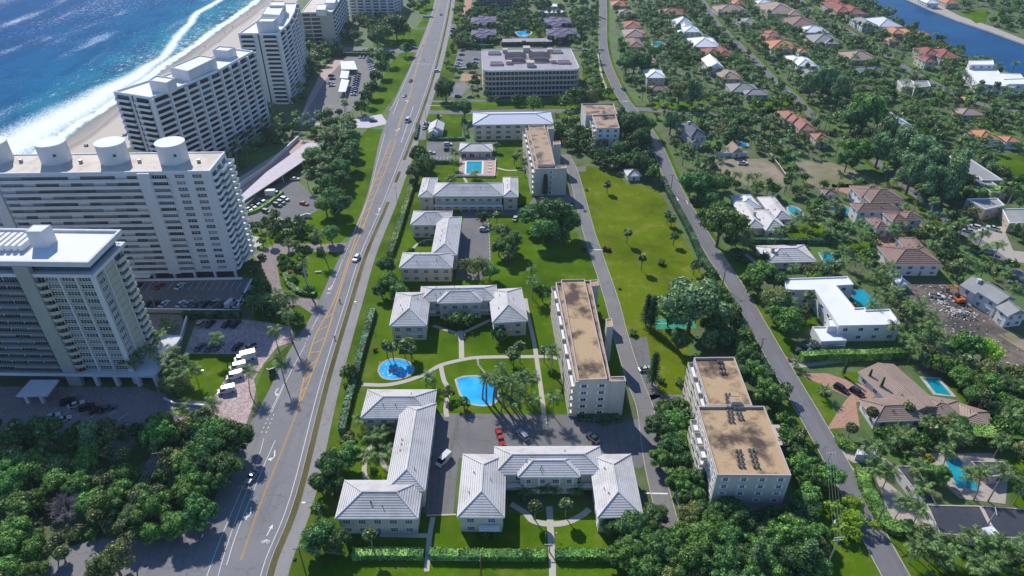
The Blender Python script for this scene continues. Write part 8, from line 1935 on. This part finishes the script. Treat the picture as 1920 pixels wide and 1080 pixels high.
g_ = G(512, 702); sg = root('entrance_sign', 'dark framed entrance sign standing on the lawn by the brick apron', 'sign', (g_.x, g_.y, 0)); mb = MB(); mb.cbox((g_.x, g_.y), 2.6, .5, .3, 2.6, .5); mb.build('board', 'dark_metal', sg); mb = MB()
for s in (-1.3, 1.3): mb.cbox((g_.x + s * math.cos(.5), g_.y + s * math.sin(.5)), .35, .6, 0, 3.0, .5)
mb.build('frame', 'white_stucco', sg)
g_ = G(597, 511); t = root('stone_bench', 'pale stone block bench on the island lawn', 'bench', (g_.x, g_.y, 0)); mb = MB(); mb.cbox((g_.x, g_.y), 2.6, .9, .35, .55, .1); mb.build('seat', 'concrete', t)
for s in (-.9, .9): mb = MB(); mb.cbox((g_.x + s, g_.y), .35, .7, 0, .35, .1); mb.build('leg', 'concrete', t)
# tennis court surface behind the tree
sheet('practice_court', GP([(1228, 598), (1300, 596), (1306, 616), (1230, 618)]), 'plastic_green', .06); dashes('court_line', GP([(1230, 607), (1303, 606)]), .12, 'white_paint_line', .08, 99, .01)
# ------------------------------------------------------------------ people
def skin_body(name, joints, edges, mat, parent, sub=1):
    me = bpy.data.meshes.new(name); me.from_pydata([j[0] for j in joints], edges, []); o = bpy.data.objects.new(name, me); COL.objects.link(o); o.parent = parent; me.materials.append(MATS[mat])
    m_ = o.modifiers.new('skin', 'SKIN')
    if not me.skin_vertices: 
        bpy.context.view_layer.objects.active = o
        me.attributes if 0 else None
    if me.skin_vertices:
        for v, j in zip(me.skin_vertices[0].data, joints): v.radius = (j[1], j[1])
        me.skin_vertices[0].data[0].use_root = True
    s = o.modifiers.new('sub', 'SUBSURF'); s.levels = sub; s.render_levels = sub; return o
def tube_body(name, chains, mat, parent):
    mb = MB()
    for pts, rads in chains: mb.tube(pts, rads, 8)
    me = mb.mesh(name, [mat], smooth=True); return link(name, me, parent)
def cyclist(px, py, heading, shirt, label):
    g_ = G(px, py, .8); b_ = root('bicycle', 'bicycle ridden by ' + label, 'bicycle', (g_.x, g_.y, .07), None, heading)
    for cx in (-.52, .52):
        mb = MB(); ring = [(cx + .34 * math.cos(2 * PI * k / 20), 0, .34 + .34 * math.sin(2 * PI * k / 20)) for k in range(21)]; mb.tube(ring, .025, 5, cap=False)
        for k in range(6): a = PI * k / 6; mb.tube([(cx - .33 * math.cos(a), 0, .34 - .33 * math.sin(a)), (cx + .33 * math.cos(a), 0, .34 + .33 * math.sin(a))], .006, 3, cap=False)
        link('wheel', mb.mesh('wheel', ['tyre']), b_)
    mb = MB()
    for p, q in (((-.52, 0, .34), (-.12, 0, .38)), ((-.12, 0, .38), (-.2, 0, .86)), ((-.52, 0, .34), (-.18, 0, .75)), ((-.18, 0, .78), (.36, 0, .82)), ((-.12, 0, .38), (.36, 0, .78)), ((.36, 0, .88), (.52, 0, .34))): mb.tube([p, q], .02, 5)
    link('frame', mb.mesh('frame', ['cloth_dark']), b_); mb = MB(); mb.tube([(.36, 0, .88), (.4, 0, .98)], .015, 5); mb.tube([(.42, -.22, 1.0), (.42, .22, 1.0)], .015, 5); link('handlebar', mb.mesh('handlebar', ['cloth_dark']), b_)
    mb = MB(); mb.cbox((-.21, 0), .26, .13, .88, .94); link('saddle', mb.mesh('saddle', ['cloth_dark']), b_)
    p = root('person', label, 'person', (g_.x, g_.y, .07), 'people on the road', heading)
    ch = [([(-.2, 0, .93), (-.12, 0, 1.1), (.05, 0, 1.32), (.14, 0, 1.45), (.2, 0, 1.52)], [.15, .14, .17, .11, .06])]
    for s in (-1, 1):
        ch.append(([(-.2, s * .09, .93), (.1, s * .1, .80 if s > 0 else .98), (-.1, s * .1, .36 if s > 0 else .56), (.04, s * .1, .28 if s > 0 else .48)], [.10, .08, .05, .035])); ch.append(([(.1, s * .17, 1.40), (.24, s * .22, 1.2), (.40, s * .2, 1.04), (.45, s * .19, 1.01)], [.06, .045, .035, .03]))
    ch.append(([(.2, 0, 1.5), (.22, 0, 1.56), (.24, 0, 1.66), (.24, 0, 1.76)], [.06, .085, .105, .06])); tube_body('body', ch, 'person_skin', p)
    tube_body('shirt', [([(-.17, 0, .98), (-.1, 0, 1.12), (.05, 0, 1.33), (.13, 0, 1.44)], [.165, .155, .185, .12])] + [([(.1, s * .17, 1.40), (.2, s * .21, 1.26)], [.075, .06]) for s in (-1, 1)], shirt, p); tube_body('shorts', [([(-.2, s * .09, .95), (.02, s * .1, .84 if s > 0 else .98)], [.12, .1]) for s in (-1, 1)], 'cloth_dark', p); tube_body('helmet', [([(.23, 0, 1.70), (.23, 0, 1.77), (.22, 0, 1.82)], [.12, .11, .05])], 'plastic_white', p)
cyclist(637, 564, RA(80), 'cloth_dark', 'cyclist in dark clothes on the road shoulder, farther of the two'); cyclist(627, 633, RA(80), 'cloth_red', 'cyclist in a red shirt on the road shoulder, nearer of the two')
cyclist(795, 112, RA(85), 'cloth_dark', 'tiny cyclist in dark clothes on the far shared path'); cyclist(793, 86, RA(265), 'cloth_red', 'tiny cyclist in red near the far junction')
def walker(px, py, top, label, rz=0.0):
    g_ = G(px, py); p = root('person', label, 'person', (g_.x, g_.y, .04), 'people on the beach', rz)
    ch = [([(0, 0, .9), (0, 0, 1.1), (0, 0, 1.35), (0, 0, 1.48)], [.14, .13, .17, .06]), ([(0, 0, 1.46), (0, .02, 1.56), (0, .02, 1.66), (0, 0, 1.75)], [.055, .085, .1, .05])]
    for s in (-1, 1): ch.append(([(s * .09, 0, .92), (s * .1, s * .12, .5), (s * .1, s * .18, .06), (s * .1, s * .18 + .14, .03)], [.1, .07, .045, .035])); ch.append(([(s * .18, 0, 1.4), (s * .24, -s * .05, 1.12), (s * .24, s * .02, .85)], [.055, .045, .035]))
    tube_body('body', ch, 'person_skin', p); tube_body('shirt', [([(0, 0, .95), (0, 0, 1.12), (0, 0, 1.36), (0, 0, 1.44)], [.155, .145, .185, .09])], top, p); tube_body('shorts', [([(s * .08, 0, .98), (s * .1, s * .06, .62)], [.13, .1]) for s in (-1, 1)], 'cloth_dark', p); tube_body('hair', [([(0, -.02, 1.66), (0, -.02, 1.78)], [.11, .06])], 'hair', p)
for x, y, m_, l in ((436, 52, 'cloth_dark', 'dark clad walker on the wet sand nearest the slanted tower'), (421, 64, 'cloth_red', 'red clad walker on the wet sand below the dark clad one'), (465, 30, 'cloth_dark', 'walker on the upper beach near the surf'), (385, 90, 'plastic_blue', 'blue clad walker on the sand just above the balcony tower roof'), (470, 22, 'plastic_white', 'white clad walker farthest up the beach')): walker(x, y, m_, l)
# boats of furniture on the beach: umbrellas
def beach_hut(px, py, label):
    g_ = G(px, py); t = root('beach_cabana', label, 'cabana', (g_.x, g_.y, 0), 'beach cabanas'); mb = MB(); mb.cbox((g_.x, g_.y), 1.8, 1.4, .02, .5); mb.build('bench', 'cloth_dark', t); mb = MB()
    for k in range(5):
        a, b_ = PI * k / 5, PI * (k + 1) / 5; mb.face([(g_.x - .9, g_.y - .7 * math.cos(a), .5 + .9 * math.sin(a)), (g_.x + .9, g_.y - .7 * math.cos(a), .5 + .9 * math.sin(a)), (g_.x + .9, g_.y - .7 * math.cos(b_), .5 + .9 * math.sin(b_)), (g_.x - .9, g_.y - .7 * math.cos(b_), .5 + .9 * math.sin(b_))])
    mb.build('hood', 'fabric_white', t)
beach_hut(162, 274, 'lone cabana on the sand between two roof drums'); beach_hut(228, 259, 'lower cabana on the sand beside the slanted tower'); beach_hut(234, 254, 'upper cabana on the sand beside the slanted tower')
# ------------------------------------------------------------------ words for the many plants and cars
LAND = [('the two leafless trees', 130, 1000), ('the side road mouth', 330, 1040), ('the brick apron', 440, 760), ('the white box trucks', 450, 700), ('the front lawn mast', 400, 720), ('the nearest grey tower', 230, 700), ('the entrance canopy', 70, 760), ('the elevated car park', 360, 560), ('the brick yard', 400, 630),
 ('the round white plaza', 467, 456), ('the island lawn bench', 597, 511), ('the triangular car park', 520, 390), ('the slanting parking canopy', 520, 320), ('the drum roofed slab', 420, 400), ('the slanted balcony tower', 400, 240), ('the curved white tower', 545, 190), ('the upper car park', 680, 150), ('the white car park canopies', 645, 140), ('the cream eight storey block', 600, 90), ('the white banded top block', 700, 35),
 ('the bottom front hedge', 730, 1045), ('the wide tiled path', 1033, 1010), ('the long clipped hedge', 670, 700), ('the round fountain pond', 740, 695), ('the kidney shaped pool', 895, 730), ('the rock garden building', 810, 500), ('the left courtyard garden', 705, 860), ('the U shaped bottom building', 1030, 930), ('the pond side U building', 860, 600), ('the garden path fork', 865, 650),
 ('the small shaded car park', 895, 450), ('the square pool', 889, 315), ('the pool pavilion', 893, 285), ('the white gatehouse', 815, 245), ('the pool car park', 828, 285), ('the metal roofed building', 960, 240), ('the long galleried condominium', 1115, 650), ('the slim galleried condominium', 1030, 320), ('the stepped north condominium', 1135, 270), ('the air conditioned condominium', 1400, 900), ('the big park lawn', 1190, 480), ('the drive gate line', 1230, 925),
 ('the big lot red cars', 938, 820), ('the green practice court', 1265, 607), ('the lawn cottage', 1188, 330), ('the street bend pole', 1216, 277), ('the courtyard building', 990, 180), ('the long carport', 990, 80), ('the dark brick houses', 900, 60), ('the pale roofed huts', 1030, 22), ('the right dark brick houses', 1055, 62), ('the curved street', 1140, 110),
 ('the white gabled villa', 1435, 425), ('the terraced white bungalow', 1480, 490), ('the flat roofed white villa', 1590, 620), ('the brown tiled villa', 1690, 770), ('the long green pool', 1758, 725), ('the black roofed house', 1790, 980), ('the curving lime hedge', 1640, 940), ('the grey pool house', 1860, 880), ('the double armed pole', 1546, 1060), ('the condominium corner pole', 1537, 905),
 ('the red tiled mansion', 1650, 400), ('the demolition site', 1800, 590), ('the old slate white house', 1860, 575), ('the red brown villa', 1710, 490), ('the screen walled house', 1830, 340), ('the grey pergola villa', 1860, 410), ('the walled right lawn', 1900, 310), ('the orange edge villa', 1870, 258), ('the traffic roundabout', 1820, 205), ('the big stepped white house', 1860, 150), ('the blue roofed villa', 1690, 235), ('the grey box house', 1715, 160),
 ('the palm grove villa', 1500, 240), ('the slate roofed house', 1305, 260), ('the left bare lot', 1400, 320), ('the right bare lot', 1560, 325), ('the square white house', 1228, 145), ('the long grey bungalow', 1400, 172), ('the solar roofed house', 1370, 142), ('the bright red roof', 1345, 98), ('the white porch house', 1297, 60), ('the far small pool', 1232, 84), ('the brown far bungalows', 1195, 70), ('the far round lawn', 1348, 28),
 ('the grand brown house', 1472, 20), ('the dark brown roof', 1510, 42), ('the bright white roof', 1532, 57), ('the grey green roof', 1552, 74), ('the orange pink house', 1475, 88), ('the white gabled bungalow', 1510, 117), ('the half dark roof', 1532, 140), ('the brown hipped house', 1620, 106), ('the slate twin roofs', 1645, 132), ('the canal red mansion', 1600, 15), ('the salmon canal house', 1710, 62), ('the turret mansion', 1770, 102), ('the canal', 1800, 70), ('the seawall', 1880, 66), ('the curved tall pines', 1090, 22),
 ('the far left junction', 790, 95), ('the far top road', 825, 20), ('the cross street', 1080, 205), ('the verge crossing', 770, 300), ('the brown utility pole', 1354, 538)]
ORD = ['nearest it', 'second nearest it', 'third nearest it', 'fourth nearest it', 'fifth nearest it', 'sixth nearest it', 'seventh nearest it', 'eighth nearest it', 'ninth nearest it', 'tenth nearest it', 'eleventh nearest it', 'twelfth nearest it', 'thirteenth nearest it']
def to_px(o):
    x, y, z = o.location; z += 2; Z = y * math.cos(PITCH) + (CAM_H - z) * math.sin(PITCH); Z = max(Z, 1)
    return 960 + F * x / Z, 540 + F * (-y * math.sin(PITCH) + (CAM_H - z) * math.cos(PITCH)) / Z
bykey = {}
for o, auto in THINGS:
    if auto is None: continue
    u, v = to_px(o); best = min(LAND, key=lambda L: (L[1] - u) ** 2 + ((L[2] - v) * 1.3) ** 2); dx, dy = u - best[1], v - best[2]; d = math.hypot(dx, dy)
    a = abs(dx) > 2 * abs(dy); b_ = abs(dy) > 2 * abs(dx)
    rel = ('left of' if dx < 0 else 'right of') if a else ('just beyond' if dy < 0 else 'in front of') if b_ else ('beyond and left of' if dx < 0 else 'beyond and right of') if dy < 0 else ('before and left of' if dx < 0 else 'before and right of')
    bykey.setdefault((auto, rel, best[0]), []).append((d, o))
for (auto, rel, land), L in bykey.items():
    L.sort(key=lambda t: t[0])
    for i, (d, o) in enumerate(L):
        s = '%s %s %s' % (auto, rel, land)
        if len(L) > 1: s += ', ' + (ORD[i] if i < len(ORD) else 'among those farthest from it')
        w = s.split()
        o['label'] = s if len(w) <= 16 else s.replace('medium ', '').replace(' and ', ' ')
for o in bpy.data.objects:
    o.select_set(False)
# ------------------------------------------------------------------ thin sea haze
hm = bpy.data.materials.new('haze'); hm.use_nodes = True; hn = hm.node_tree
for n_ in list(hn.nodes): hn.nodes.remove(n_)
ho = hn.nodes.new('ShaderNodeOutputMaterial'); hv = hn.nodes.new('ShaderNodeVolumePrincipled'); hv.inputs['Color'].default_value = (.72, .84, 1, 1); hv.inputs['Density'].default_value = .00007; hv.inputs['Anisotropy'].default_value = .3
hn.links.new(hv.outputs[0], ho.inputs['Volume']); MATS['haze'] = hm
mb = MB(); mb.box(Vector((-6100, -700, 0)), Vector((1, 0, 0)), Vector((0, 1, 0)), 9700, 5800, -1.5, 170, bottom=True); tag(mb.build('haze', 'haze'), 'thin bluish haze over the coast', None, None, 'stuff')
